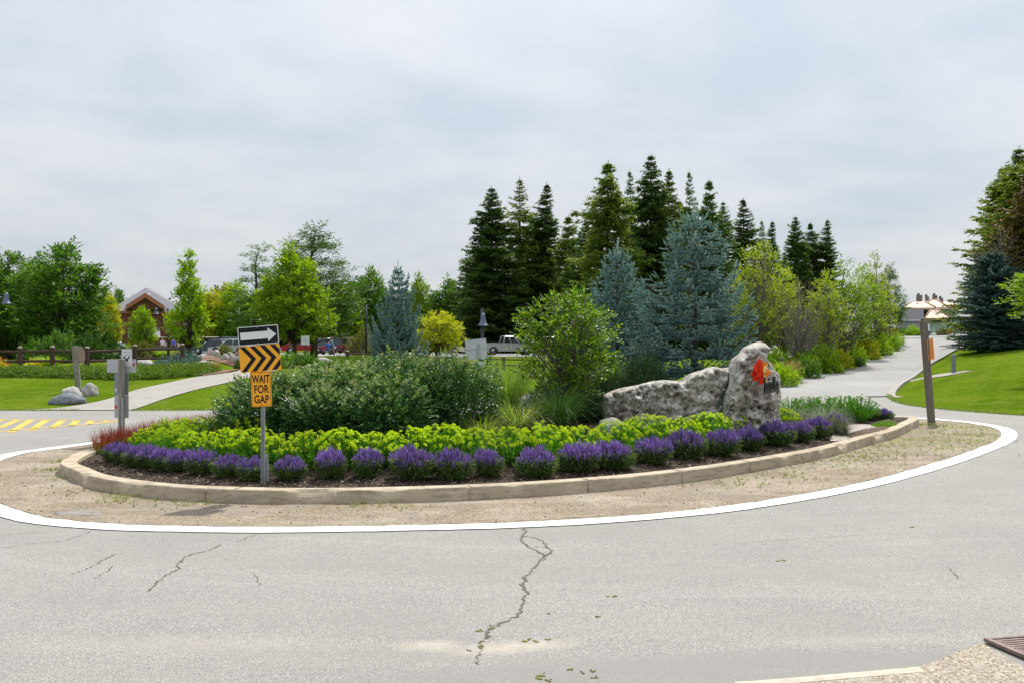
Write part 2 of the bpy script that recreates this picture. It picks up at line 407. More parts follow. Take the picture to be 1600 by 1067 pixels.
def mk_gravel():
    t = NT('gravel'); c = t.ramp(t.noise(.8, 5, .6, .4), [(.3, (.19, .15, .105)), (.5, (.26, .212, .155)), (.72, (.34, .30, .24))])
    vs = t.voro(42, 'F1', 1); sep = t.n('ShaderNodeSeparateColor'); t.l(vs, sep.inputs[0])
    c = t.mix(.55, c, t.ramp(sep.outputs[0], [(.1, (.22, .21, .2)), (.5, (.5, .48, .45)), (.9, (.78, .75, .7))]), 'OVERLAY')
    c = t.mix(t.ramp(sep.outputs[1], [(.88, 0.), (.93, .7)]), c, (.13, .12, .11))
    # moss and thin grass, mostly at the right-hand tip
    mp = t.n('ShaderNodeMapping', vector_type='TEXTURE'); mp.inputs['Location'].default_value = (11.0, 24.2, 0); mp.inputs['Scale'].default_value = (4.5, 5.5, 1)
    t.l(t.obj(), mp.inputs[0]); gr = t.n('ShaderNodeTexGradient', gradient_type='SPHERICAL'); t.l(mp.outputs[0], gr.inputs[0])
    fz = t.math('MULTIPLY', t.ramp(gr.outputs[1], [(.05, 0.), (.4, 1.)]), t.ramp(t.noise(1.6, 6, .7, .6), [(.47, 0.), (.6, .8)]))
    c = t.mix(fz, c, (.17, .18, .045))
    wv = t.noise(1.2, 4, .6, .2, t.map((.4, 2.5, 1))); c = t.mix(t.ramp(t.noise(.5, 5, .65, .6, t.map((1, 1.6, 1), loc=(2, 5, 0))), [(.5, 0.), (.64, .55)]), c, (.19, .165, .135)); c = t.mix(t.ramp(wv, [(.52, 0.), (.7, .5)]), c, (.37, .33, .27))
    b = t.bump(t.voro(42), .6, .012)
    return t.done(t.bsdf(c, .95, 0, .2, b))
def mk_lawn():
    t = NT('lawn_grass'); c = t.ramp(t.noise(.25, 4, .55, .3), [(.3, (.056, .112, .005)), (.5, (.085, .148, .007)), (.7, (.125, .178, .013))])
    c = t.mix(t.ramp(t.noise(1.2, 4, .6, 0, t.map((.5, 1.6, 1))), [(.4, 0.), (.75, .55)]), c, (.155, .185, .022)); c = t.mix(t.ramp(t.noise(.55, 6, .7, .8, t.map((1, 1, 1), loc=(9, 4, 0))), [(.54, 0.), (.68, .5)]), c, (.19, .19, .045)); wv_ = t.n('ShaderNodeTexWave'); wv_.inputs['Scale'].default_value = .28; wv_.inputs['Distortion'].default_value = 1.2; t.l(t.map((1, 1, 0), rot=(0, 0, .5)), wv_.inputs['Vector']); c = t.mix(t.ramp(wv_.outputs[1], [(.4, 0.), (.6, .16)]), c, (.14, .19, .02))
    c = t.mix(t.ramp(t.noise(2.8, 5, .7, .4), [(.5, 0.), (.66, .5)]), c, (.048, .098, .006)); c = t.mix(.8, c, t.ramp(t.noise(9, 6, .8), [(.3, (.14, .14, .1)), (.5, (.5, .5, .5)), (.7, (.82, .8, .7))]), 'OVERLAY')
    b = t.bump(t.noise(22, 4, .8), .8, .05)
    df = t.n('ShaderNodeBsdfDiffuse'); t.l(c, df.inputs[0]); t.l(b, df.inputs['Normal']); return t.done(df.outputs[0])
def mk_mulch():
    t = NT('bark_mulch'); v1 = t.voro(26, 'F1', 1, t.map((1, 2.2, 1), rot=(0, 0, .6))); sep = t.n('ShaderNodeSeparateColor'); t.l(v1, sep.inputs[0])
    c = t.ramp(sep.outputs[0], [(.1, (.022, .016, .012)), (.5, (.06, .043, .034)), (.86, (.10, .075, .058)), (.95, (.26, .20, .15))])
    c = t.mix(t.ramp(t.noise(1.6, 4), [(.4, 0.), (.7, .5)]), c, (.09, .066, .05))
    b = t.bump(t.voro(26, 'F1', 0, t.map((1, 2.2, 1), rot=(0, 0, .6))), 1., .03)
    return t.done(t.bsdf(c, .95, 0, .1, b))
def mk_kerb():
    t = NT('kerb_concrete'); c = t.ramp(t.noise(1.3, 5, .6, .6), [(.3, (.40, .325, .225)), (.55, (.47, .395, .29)), (.75, (.54, .465, .365))])
    # dirt runs and splashes on the upright face only show as stains of their own
    st = t.noise(2.0, 5, .65, 1.2, t.map((1, 1, 5.))); c = t.mix(t.ramp(st, [(.48, 0.), (.62, .6)]), c, (.24, .20, .15))
    c = t.mix(t.ramp(t.noise(3.0, 4, .6, .8, t.map((1, 1, .4), loc=(3, 1, 0))), [(.6, 0.), (.72, .6)]), c, (.47, .43, .37))
    c = t.mix(.3, c, t.ramp(t.noise(55, 3, .7), [(.3, (.2, .2, .2)), (.7, (.75, .75, .75))]), 'OVERLAY')
    b = t.bump(t.noise(9, 6, .7, .5, t.map((1, 1, 2.5))), .55, .03)
    return t.done(t.bsdf(c, .9, 0, .2, b))
def mk_limestone():
    t = NT('limestone'); n = t.noise(3.2, 8, .68, .6)
    c = t.ramp(n, [(.34, (.27, .24, .20)), (.46, (.52, .48, .42)), (.56, (.66, .63, .58)), (.70, (.77, .75, .71))])
    v = t.voro(7.5, 'DISTANCE_TO_EDGE', 0, t.map((1, 1, 1.1))); vein = t.ramp(t.math('ADD', v, t.math('MULTIPLY', t.noise(14, 5, .7), .22)), [(.12, 1.), (.2, 0.)])
    c = t.mix(t.math('MULTIPLY', vein, t.ramp(t.noise(2.3, 4, .6), [(.42, 0.), (.58, .75)])), c, (.60, .57, .51))
    d = t.ramp(t.noise(6.5, 7, .75, 1.2, t.map((1, 1, 1), loc=(4, 1, 9))), [(.52, 0.), (.57, .72)]); c = t.mix(d, c, (.04, .036, .032))
    c = t.mix(t.ramp(t.noise(17, 5, .75, .6), [(.56, 0.), (.64, .8)]), c, (.62, .585, .52)); c = t.mix(t.ramp(t.noise(1.7, 4, .6, .5, t.map((1, 1, 1), loc=(1, 6, 2))), [(.55, 0.), (.70, .4)]), c, (.34, .27, .19))
    h = t.math('ADD', t.noise(13, 8, .75, .6), t.math('MULTIPLY', t.voro(9, 'SMOOTH_F1', 0), -.8)); b = t.bump(h, 1., .06)
    return t.done(t.bsdf(c, .95, 0, .1, b))
def mk_stone(name, a, b_, c_, sc=1., pits=True, dark=(.07, .065, .06), light=(.55, .53, .50)):
    t = NT(name); n = t.noise(2.4*sc, 7, .62, .5)
    c = t.ramp(n, [(.3, a), (.5, b_), (.7, c_)])
    c = t.mix(t.ramp(t.noise(5.2*sc, 6, .7, 1.0), [(.52, 0.), (.66, .72)]), c, dark)
    c = t.mix(t.ramp(t.noise(7.5*sc, 5, .7, .8, t.map((1, 1, 1), loc=(5, 2, 7))), [(.58, 0.), (.68, .7)]), c, light)
    h = t.noise(9*sc, 8, .7, .6)
    if pits:
        v = t.voro(6.5*sc, 'SMOOTH_F1', 0, t.map((1, 1, 1.2)))
        h = t.math('ADD', h, t.math('MULTIPLY', v, -.9))
    b = t.bump(h, .85, .05)
    return t.done(t.bsdf(c, .9, 0, .2, b))
def mk_wood(name, a, b_):
    t = NT(name); v = t.map((14, 14, .9)); n = t.noise(1.6, 6, .65, .8, v)
    c = t.ramp(n, [(.3, a), (.7, b_)]); c = t.mix(t.ramp(t.noise(3, 5, .6, .3, t.map((22, 22, .8))), [(.56, 0.), (.64, .7)]), c, tuple(q*.4 for q in a))
    return t.done(t.bsdf(c, .85, 0, .2, t.bump(n, .5, .01)))
def mk_bark(name, a, b_):
    t = NT(name); n = t.noise(6, 6, .7, .5, t.map((2.5, 2.5, .5))); return t.done(t.bsdf(t.ramp(n, [(.3, a), (.7, b_)]), .9, 0, .15, t.bump(n, .6, .02)))
MAT['asphalt'] = mk_asphalt(); MAT['road'] = mk_road(); MAT['gravel'] = mk_gravel(); MAT['lawn'] = mk_lawn(); MAT['mulch'] = mk_mulch(); MAT['kerb'] = mk_kerb()
MAT['limestone'] = mk_limestone()
MAT['fieldstone'] = mk_stone('fieldstone', (.24, .23, .22), (.36, .34, .32), (.47, .45, .42), 1., False, (.20, .19, .18))
MAT['bluestone'] = mk_stone('dark_fieldstone', (.10, .11, .13), (.17, .185, .21), (.28, .29, .31), 1.2, False, (.07, .075, .09))
MAT['palestone'] = mk_stone('pale_fieldstone', (.34, .325, .30), (.46, .44, .41), (.56, .54, .51), 1., False, (.3, .28, .26))
MAT['pinkstone'] = mk_stone('pink_fieldstone', (.30, .22, .18), (.42, .33, .28), (.5, .43, .38), 1.2, False, (.2, .15, .13))
MAT['greywood'] = mk_wood('weathered_wood', (.17, .15, .125), (.34, .315, .28))
MAT['brownwood'] = mk_wood('stained_wood', (.055, .033, .026), (.105, .068, .055))
MAT['bark'] = mk_bark('bark', (.055, .042, .033), (.13, .105, .085))
MAT['greybark'] = mk_bark('grey_bark', (.11, .095, .08), (.24, .215, .19))
MAT['concrete'] = m_plain('path_concrete', (.30, .28, .25), .9, 0, .1, 1.5, .2, .2)
# ------------------------------------------------------------------ the setting
def build_ground():
    # one sheet from under the camera to the horizon, following the banks
    us = np.concatenate([np.linspace(-3200, -200, 26), np.linspace(-160, 1760, 97), np.linspace(1800, 4800, 26)])
    ds = np.concatenate([np.arange(6, 30, 1.5), np.arange(30, 75, .75), np.geomspace(75, 1500, 70)])
    U, D = np.meshgrid(us, ds, indexing='ij'); X = (U-CX)/F*D; Y = D
    Z = terr(X, Y)
    V = np.stack([X, Y, Z], -1).reshape(-1, 3); n, m = U.shape
    f = np.array([(i*m+j, (i+1)*m+j, (i+1)*m+j+1, i*m+j+1) for i in range(n-1) for j in range(m-1)], int)
    mb = MB(); mb.add(V, f, 0, True)
    k = len(V)   # ground behind and around the camera
    mb.add([(-90, -60, -.02), (90, -60, -.02), (90, 6.5, -.02), (-90, 6.5, -.02)], [(0, 1, 2, 3)])
    struct(mb.build('ground', MAT['lawn']))
build_ground()

def px(*l, fn=None):
    return [hit(u, v, terr, 8, 300, .05) for u, v in l]
# road that circles the island, with its arm out to the left
rd = [(-60, 4.5), (-60, 33.3)] + px((-60, 641), (120, 641.5), (360, 641.0), (500, 641)) + [(-3, 36), (2, 42), (8, 47.5)]
rd += px((1216, 606.5), (1275, 587)) + px((1445, 575), (1412, 596), (1396, 607), (1389, 617), (1396, 625), (1420, 633), (1480, 640), (1540, 645), (1600, 649)) + [(24, 29.5), (44, 25), (60, 22), (60, 4.5)]
struct(drape('ring_road', rd, MAT['asphalt'], .006, sp=1.5))
# paler approach road climbing away on the right
Lk = px((1214, 607), (1236, 600.5), (1275, 588.5), (1320, 573), (1360, 560.5), (1390, 549), (1407, 543.5)); Rk = px((1390, 617), (1399, 606), (1413, 596), (1446, 575), (1470, 561), (1487, 551), (1501, 544))
ud = lambda *l: [((u-CX)/F*d, d) for u, d in l]
Le = ud((1404, 97), (1398, 108), (1386, 120), (1366, 132)); Re = ud((1499, 78), (1492, 90), (1482, 104), (1470, 120))
Lk = [tuple(np.array(Lk[0])+(np.array(Lk[0])-np.array(Lk[1]))*.6)]+Lk; Rk = [tuple(np.array(Rk[0])+np.array((-.2, -1.5)))]+Rk
LL = catmull(Lk+Le, False, 14); RR = catmull(Rk+Re, False, 14)
n_ = min(len(LL), len(RR)); LL = LL[:n_]; RR = RR[:n_]
struct(ribbon('approach_road', LL, RR, MAT['road'], .0085+.06*sstep(np.arange(n_)/40), m=24))
for nm, E, s in (('kerb_strip', LL, 1), ('kerb_strip', RR, -1)):
    t_ = unit(np.gradient(E, axis=0)); nn = np.stack([-t_[:, 1], t_[:, 0]], 1)*s
    mb = MB(); o0 = E-nn*.12; o1 = E+nn*.22; V = []; rmp = .12+.88*sstep((np.arange(len(E))-10)/14)
    for p, h in ((o0, .045), (E-nn*.02, .085), (E+nn*.2, .11), (o1, .125), (o1+nn*.02, -.05)): V.append(np.column_stack([p, terr(p[:, 0], p[:, 1])+h*rmp]))
    n = len(E); f = [(k*n+i, (k+1)*n+i, (k+1)*n+i+1, k*n+i+1) for k in range(4) for i in range(n-1)]
    if s > 0: f = [q[::-1] for q in f]
    mb.add(np.concatenate(V), f[::-1], 0, False); struct(mb.build(nm, m_plain('kerb_grey', (.29, .275, .25), .9, 0, .12, 1.5)))
# far turning area and the car park
struct(drape('upper_court', ud((1352, 124), (1400, 116), (1474, 112), (1520, 122), (1515, 150), (1345, 150)), MAT['road'], .10, sp=1.2))
struct(drape('car_park', [(-75, 84), (-18, 84), (12, 88), (30, 96), (30, 128), (-90, 130)], MAT['road'], .05, sp=3))
struct(drape('car_park_lane', px((1180, 575), (1240, 557), (1300, 548), (1340, 543), (1300, 538), (1200, 549), (1150, 566)), MAT['road'], .05, sp=2))
# footpath on the left lawn, curving up to the car park
pl = px((40, 641.5), (100, 637), (165, 625), (215, 609), (265, 598), (310, 589), (345, 584.5), (374, 579)); pr = px((205, 641.3), (228, 634), (262, 622), (312, 608), (352, 599), (385, 591), (412, 583), (440, 577))
pl = catmull(pl+px((372, 572), (345, 567), (318, 561), (300, 556))+[(-33, 92)], False, 5); pr = catmull(pr+px((420, 572), (385, 566), (350, 560), (325, 556))+[(-28, 92)], False, 5)
n_ = min(len(pl), len(pr)); struct(ribbon('footpath', pl[:n_], pr[:n_], MAT['concrete'], .03, m=6))
# short pale path on the right-hand bank
a_, b_ = band(catmull(px((1396, 597), (1440, 591.5), (1490, 584), (1512, 580)), False, 5), [0.75]*16)
struct(ribbon('side_path', a_, b_, MAT['concrete'], .03, m=3))

# gravel apron, white edge line
LO = catmull([flat(-75,770), flat(-40,793), flat(0,808.5), flat(50,819), flat(150,828), flat(250,831.5), flat(400,833.5), flat(550,832), flat(650,830), flat(800,826), flat(950,818),
              flat(1100,805), flat(1200,792), flat(1300,775), flat(1400,753), flat(1500,723.5), flat(1560,701), flat(1583,690), flat(1590,680), flat(1583,672), flat(1560,665.5), flat(1520,659.5), flat(1480,656), flat(1425,652.5),
              (8.5,30.9), (3,31.8), (-2,31.2), (-6.5,28.2), (-9.0,24.3), flat(148,690.5), flat(60,702), flat(0,711.5), flat(-60,735)], True, 8)
t_ = unit(np.roll(LO, -1, 0)-np.roll(LO, 1, 0)); nin = np.stack([-t_[:, 1], t_[:, 0]], 1)
if pdist(LO, *(LO[40]+nin[40]*.3).reshape(2, 1))[0] < 0: nin = -nin
LI = LO+nin*.35
def wob(poly, amp, sc, seed):
    t_ = unit(np.roll(poly, -1, 0)-np.roll(poly, 1, 0)); n = np.stack([-t_[:, 1], t_[:, 0]], 1)
    return poly+n*np.array([noise.noise((p[0]*sc, p[1]*sc, seed))*amp for p in poly])[:, None]
struct(drape('gravel_apron', wob(LI+nin*.03, .06, 1.7, 3.), MAT['gravel'], .012, fn=lambda x, y: np.zeros_like(x), sp=1.5))
def closed_ribbon(name, A, B, mat, z, m=1):
    n = len(A); mb = MB(); V = [np.column_stack([A*(1-k/m)+B*k/m, np.full(n, z)]) for k in range(m+1)]
    f = [(k*n+i, k*n+(i+1) % n, (k+1)*n+(i+1) % n, (k+1)*n+i) for k in range(m) for i in range(n)]
    mb.add(np.concatenate(V), f); return struct(mb.build(name, mat))
def mk_paint(name, col, wear):
    t = NT(name); c = t.mix(t.ramp(t.noise(9, 6, .75, .5), [(wear, 0.), (wear+.10, .75)]), col, (.30, .29, .28)); c = t.mix(t.ramp(t.noise(1.1, 5, .7, .5), [(.42, 0.), (.7, .5)]), c, tuple(q*.72 for q in col))
    return t.done(t.bsdf(c, .7, 0, .3))
MAT['whitepaint'] = mk_paint('white_paint', (.70, .70, .68), .60); MAT['yellowpaint'] = mk_paint('yellow_paint', (.62, .39, .06), .60)
closed_ribbon('edge_line', wob(LO, .018, 5., 1.), wob(LI, .03, 4., 6.), MAT['whitepaint'], .0175)
# yellow hatching on the left arm, and the worn red brick strip at its edge
mb = MB()
def stripe(pts):
    q = np.array([flat(*p) for p in pts]); a = sum(q[i][0]*q[(i+1) % 4][1]-q[(i+1) % 4][0]*q[i][1] for i in range(4))
    v = np.column_stack([q, np.full(4, .0125)]); mb.add(v if a > 0 else v[::-1], [(0, 1, 2, 3)])
for (a, b, c, d) in (((-12,660.5),(-4,656),(8,656),(-3,660.5)), ((-8,669),(22,656.2),(34,656.2),(4,669)), ((11,675.5),(42,656.2),(55,656.2),(23,675.5)), ((43,672.5),(66,656.6),(78,656.6),(55,672.5)), ((75,669),(92,657),(104,657),(86,669)), ((106,665.6),(114,657.2),(126,657.2),(117,665.6)), ((132,662.8),(138,657.4),(148,657.4),(142,662.8)), ((160,660.2),(163,657.6),(172,657.6),(168,660.2))): stripe((a, b, c, d))
stripe(((-60,655.2),(-60,654.6),(190,656.6),(190,657.2))); stripe(((-60,679.8),(-60,678.9),(190,657.9),(195,658.3)))
struct(mb.build('yellow_hatching', MAT['yellowpaint']))
mb = MB(); stripe(((-120,646.5),(-120,641.8),(60,641.9),(118,643.2))); struct(mb.build('brick_strip', m_plain('worn_brick', (.30, .19, .16), .9, 0, .2, 4.)))
# cracks and moss on the road
def crack(pts, w, seed, z=.0105):
    p = np.array([flat(*q) for q in pts]); p = catmull(p, False, 9); r_ = np.random.default_rng(seed)
    p = p+r_.normal(0, .016, p.shape); ww = w*.8*(.25+1.2*r_.random(len(p))); ww[0] = ww[-1] = .002
    A, B = band(p, ww); n = len(p); V = np.concatenate([np.column_stack([A, np.full(n, z)]), np.column_stack([B, np.full(n, z)])])
    cm.add(V, [(n+i, n+i+1, i+1, i) for i in range(n-1)])
cm = MB()
crack([(811,817),(819,826),(821,832),(814,840),(822,852),(838,861),(850,868),(846,876),(830,893),(820,906),(818,918),(823,928),(817,945),(814,958),(795,970),(775,979),(762,989),(760,999)], .03, 1)
crack([(816,838),(836,841),(850,848),(859,860),(858,866),(850,870)], .024, 2); crack([(836,855),(846,856),(857,856)], .01, 3)
crack([(402,835),(386,841),(370,847)], .014, 4); crack([(345,851),(325,861),(300,867),(281,877),(277,884),(282,889),(262,898),(246,910),(230,925)], .02, 5)
crack([(180,866),(160,876),(150,883),(128,892),(112,899)], .012, 6); crack([(178,884),(162,898),(148,905)], .01, 7); crack([(145,829),(125,838),(100,845),(50,850),(0,857)], .01, 8)
crack([(395,894),(403,908),(408,915)], .008, 9); crack([(1480,886),(1490,895),(1497,905)], .012, 10); crack([(748,1004),(752,1018),(744,1040)], .012, 11)
crack([(0,838),(30,834),(70,832)], .008, 21); crack([(1150,850),(1250,842),(1350,836)], .006, 22); crack([(700,818),(760,818.5),(860,812),(960,806)], .02, 23, .0165)
struct(cm.build('road_crack', m_plain('crack_dirt', (.115, .098, .078), .95, 0, .4, 20.)))
def blob(mb, c, r0, h, seed, n=14, el=1.6):
    r_ = np.random.default_rng(seed); a = np.arange(n)/n*2*math.pi; V = [(c[0], c[1], h+.009)]
    for k, (q, z) in enumerate(((.5, h*.8), (.85, h*.4), (1., -.005))):
        rr = r0*q*(.7+.6*r_.random(n)); V += [(c[0]+rr[i]*math.cos(a[i])*el, c[1]+rr[i]*math.sin(a[i]), .009+z) for i in range(n)]
    f = [(0, 1+i, 1+(i+1) % n) for i in range(n)]+[(1+k*n+i, 1+(k+1)*n+i, 1+(k+1)*n+(i+1) % n, 1+k*n+(i+1) % n) for k in range(2) for i in range(n)]
    mb.add(V, f, 0, True)
mb = MB()
for i, (u, v, r) in enumerate(((748,986,.035),(769,983,.025),(753,1003,.022),(749,1012,.035),(733,1017,.015),(834,1002,.055),(857,1000,.02),(959,932,.045),(857,960,.016),(935,964,.025),(842,1060,.04),(855,1064,.03),(845,1056,.03),(895,1048,.03),(910,1052,.028),(928,1060,.025),(925,1050,.02),(1222,877,.05),(1426,824,.03))):
    q_ = np.random.default_rng(900+i); [blob(mb, np.array(flat(u, v))+q_.normal(0, r*.55, 2), r*(.16+.34*q_.random()), .005, i*7+k, 9, 1.2) for k in range(5)]
o = mb.build('road_moss', m_plain('moss', (.15, .15, .035), .95, 0, .35, 60.)); tag(o, kind='stuff')
mb = MB()
for i, (u, v, r) in enumerate(((110,803,.12),(125,801,.14),(140,805,.1))): blob(mb, flat(u, v), r, .02, 50+i, 12, 2.2)
struct(mb.build('apron_slab', m_plain('grey_slab', (.22, .20, .185), .9, 0, .2, 9.)))

# near footway corner bottom right: kerb edge, pebble concrete, drain
kb = [flat(*p) for p in ((1150,1071),(1215,1066.5),(1340,1055),(1440,1043),(1462,1036),(1500,1019),(1534,1007),(1600,1045))]
kpts = kb+[(6.5, 6.6), (6.5, 2.0), (1.0, 2.0)]
def mk_pebble():
    t = NT('pebble_concrete'); vs = t.voro(75, 'F1', 1); sep = t.n('ShaderNodeSeparateColor'); t.l(vs, sep.inputs[0])
    c = t.ramp(sep.outputs[0], [(.1, (.15, .11, .07)), (.35, (.32, .265, .19)), (.7, (.40, .35, .27)), (.95, (.52, .48, .41))])
    c = t.mix(t.ramp(t.noise(7, 4, .6), [(.45, 0.), (.65, .5)]), c, (.28, .26, .23))
    return t.done(t.bsdf(c, .9, 0, .2, t.bump(t.voro(75), .7, .012)))
struct(drape('pebble_gutter', kpts, mk_pebble(), .018, fn=lambda x, y: np.zeros_like(x), sp=.5))
bl = catmull([flat(*p) for p in ((1150,1073),(1215,1068.5),(1340,1057.5),(1440,1049),(1520,1056),(1600,1052))][:4], False, 5)
A, B = band(bl, .11); mb = MB(); n = len(bl); V = []
for p, z in ((A, -.01), (A*.96+B*.04, .018), (A*.6+B*.4, .024), (B, .02)): V.append(np.column_stack([p, np.full(n, z)]))
mb.add(np.concatenate(V), [((k+1)*n+i, (k+1)*n+i+1, k*n+i+1, k*n+i) for k in range(3) for i in range(n-1)]); struct(mb.build('near_kerb', m_plain('pale_concrete', (.46, .41, .33), .9, 0, .15, 9., .2, .3)))
def drain_grate():
    c0 = np.array(flat(1536, 1005)); e1 = unit(np.array(flat(1640, 997))-c0); e2 = np.array([e1[1], -e1[0]])
    ang = math.atan2(e1[1], e1[0])
    r = thing('drain_grate', 'rusty pinkish cast iron storm drain grate at the near road edge, bottom right', 'drain', (c0[0], c0[1], .02), ang)
    iron = m_plain('rusty_iron', (.20, .145, .13), .75, .3, .3, 12.); dark = m_plain('drain_dark', (.02, .018, .016), .9)
    mb = MB()
    for x, y, sx_, sy in ((.4, -.02, .8, .04), (.4, -.58, .8, .04), (.02, -.3, .04, .52), (.78, -.3, .04, .52)): box(mb, (x, y, .012), (sx_, sy, .03), None, 0, .004)
    mb.build('frame', iron, r)
    g = MB()
    for k in range(11): box(g, (.4, -.075-.045*k, .012), (.70, .026, .024), rz(0), 0, .003)
    for x in (.07, .4, .73): box(g, (x, -.3, .010), (.03, .5, .02))
    g.build('grille', iron, r)
    d = MB(); box(d, (.4, -.3, -.006), (.74, .52, .006)); d.build('pit', dark, r)
drain_grate()
def small_grate():
    p = hit(1374, 619.8, terr); r = thing('drain_grate', 'small dark storm drain grate in the gutter where the approach road meets the ring', 'drain', (p[0], p[1], tz(*p)+.008), .3)
    iron = m_plain('grey_iron', (.12, .11, .105), .7, .4); mb = MB()
    for k in range(6): box(mb, (0, -.5+.2*k, .01), (1.1, .06, .02), None, 0, .004)
    mb.build('grille', iron, r); m2 = MB()
    for x in (-.58, .58): m2 = MB(); box(m2, (x, 0, .01), (.06, 1.16, .026), None, 0, .004); m2.build('side_bar', iron, r)
    r.scale = (.75, .45, 1.)
small_grate()

# island: kerb ring and mulch bed
def build_kerb():
    n = len(KERB); t_ = unit(np.roll(KERB, -1, 0)-np.roll(KERB, 1, 0)); nn = np.stack([-t_[:, 1], t_[:, 0]], 1)
    if pdist(KERB, *(KERB[20]+nn[20]*.2).reshape(2, 1))[0] < 0: nn = -nn
    # finer ring so that chips and joints can be modelled
    fine = []; fn_ = []
    for i in range(n):
        a, b = KERB[i], KERB[(i+1) % n]; L = np.linalg.norm(b-a); m = max(1, int(L/.022))
        for k in range(m): fine.append(a+(b-a)*k/m); w = nn[i]*(1-k/m)+nn[(i+1) % n]*k/m; fn_.append(w/np.linalg.norm(w))
    fine = np.array(fine); fn_ = np.array(fn_); m = len(fine)
    s = np.concatenate([[0], np.cumsum(np.linalg.norm(np.diff(fine, axis=0), axis=1))])
    joint = np.zeros(m)
    for q in np.arange(1.2, s[-1], 1.9): joint = np.maximum(joint, np.exp(-((s-q)/.014)**2))
    chip = np.array([max(0, noise.noise((p[0]*1.4, p[1]*1.4, 7.))-.24)*.16 + max(0, noise.noise((p[0]*7, p[1]*7, 2.))-.1)*.03 for p in fine])
    prof = [(-.03, -.02), (.0, .0), (.004, .06), (.006, .12), (.008, .188), (.012, .199), (.022, .205), (.12, .207), (.25, .205), (.275, .197), (.285, .10)]
    V = []
    for k, (o, z) in enumerate(prof):
        w = {4: .8, 5: 1., 6: .9, 3: .25}.get(k, 0); jig = np.array([noise.noise((p[0]*3, p[1]*3, z*9))*.003 for p in fine])
        V.append(np.column_stack([fine+fn_*(o+w*chip+jig+joint*.035*(k < 8))[:, None], np.full(m, z)-w*chip*.55-joint*.035*(4 <= k < 8)-(k >= 4)*0.004+jig*.4]))
    f = [(k*m+(i+1) % m, k*m+i, (k+1)*m+i, (k+1)*m+(i+1) % m) for k in range(len(prof)-1) for i in range(m)]
    q = np.concatenate(V); c = q[list(f[m*3+5])]; nz_ = np.cross(c[1]-c[0], c[2]-c[1])
    if np.dot(nz_[:2], fn_[5]) > 0: f = [g[::-1] for g in f]
    mb = MB(); mb.add(q, f, 0, False); struct(mb.build('kerb', MAT['kerb']))
build_kerb()
t_ = unit(np.roll(KERB, -1, 0)-np.roll(KERB, 1, 0)); nn_ = np.stack([-t_[:, 1], t_[:, 0]], 1)
if pdist(KERB, *(KERB[20]+nn_[20]*.2).reshape(2, 1))[0] < 0: nn_ = -nn_
INNER = KERB+nn_*.27
struct(drape('mulch_bed', INNER, MAT['mulch'], .0, fn=mound, sp=.35))
# bark chips lying loose on the mulch
def scatter_chips():
    mb = MB(); r_ = np.random.default_rng(3); k = 0; P_ = []
    while len(P_) < 5200:
        i = r_.integers(0, len(INNER)//2+30); p = INNER[i % len(INNER)]+nn_[i % len(INNER)]*abs(r_.normal(0, .75)); p = p+r_.normal(0, .15, 2)
        if p[1] < 24.5: P_.append(p)
    P_ = np.array(P_); P_ = P_[pdist(INNER, P_[:, 0], P_[:, 1]) > .03]; z = mound(P_[:, 0], P_[:, 1])
    n = len(P_); a = r_.random(n)*6.28; L = .012+.028*r_.random(n)**2; w = L*(.25+.3*r_.random(n)); t = r_.normal(0, .35, n)
    d = np.stack([np.cos(a), np.sin(a), t], 1); sd_ = np.stack([-np.sin(a), np.cos(a), r_.normal(0, .3, n)], 1); c = np.column_stack([P_, z+.012]); up = np.array([0, 0, .006])
    V = np.stack([c-d*L[:, None]-sd_*w[:, None], c+d*L[:, None]-sd_*w[:, None]*.7, c+d*L[:, None]+sd_*w[:, None], c-d*L[:, None]+sd_*w[:, None]*.8,
                  c-d*L[:, None]*.8+up, c+d*L[:, None]*.8+up, c+d*L[:, None]*.8+sd_*w[:, None]*.6+up, c-d*L[:, None]*.8+sd_*w[:, None]*.6+up], 1).reshape(-1, 3)
    b = np.arange(n)[:, None]*8
    f = np.concatenate([b+np.array(q) for q in ([0, 1, 5, 4], [1, 2, 6, 5], [2, 3, 7, 6], [3, 0, 4, 7], [4, 5, 6, 7])])
    mb.add(V, f)
    t = NT('bark_chip'); g = t.n('ShaderNodeNewGeometry')
    c = t.ramp(g.outputs['Random Per Island'], [(.1, (.03, .022, .017)), (.6, (.09, .066, .05)), (.9, (.2, .155, .12)), (.97, (.36, .30, .24))])
    tag(mb.build('bark_chips', t.done(t.bsdf(c, .9, 0, .15))), kind='stuff')
scatter_chips()
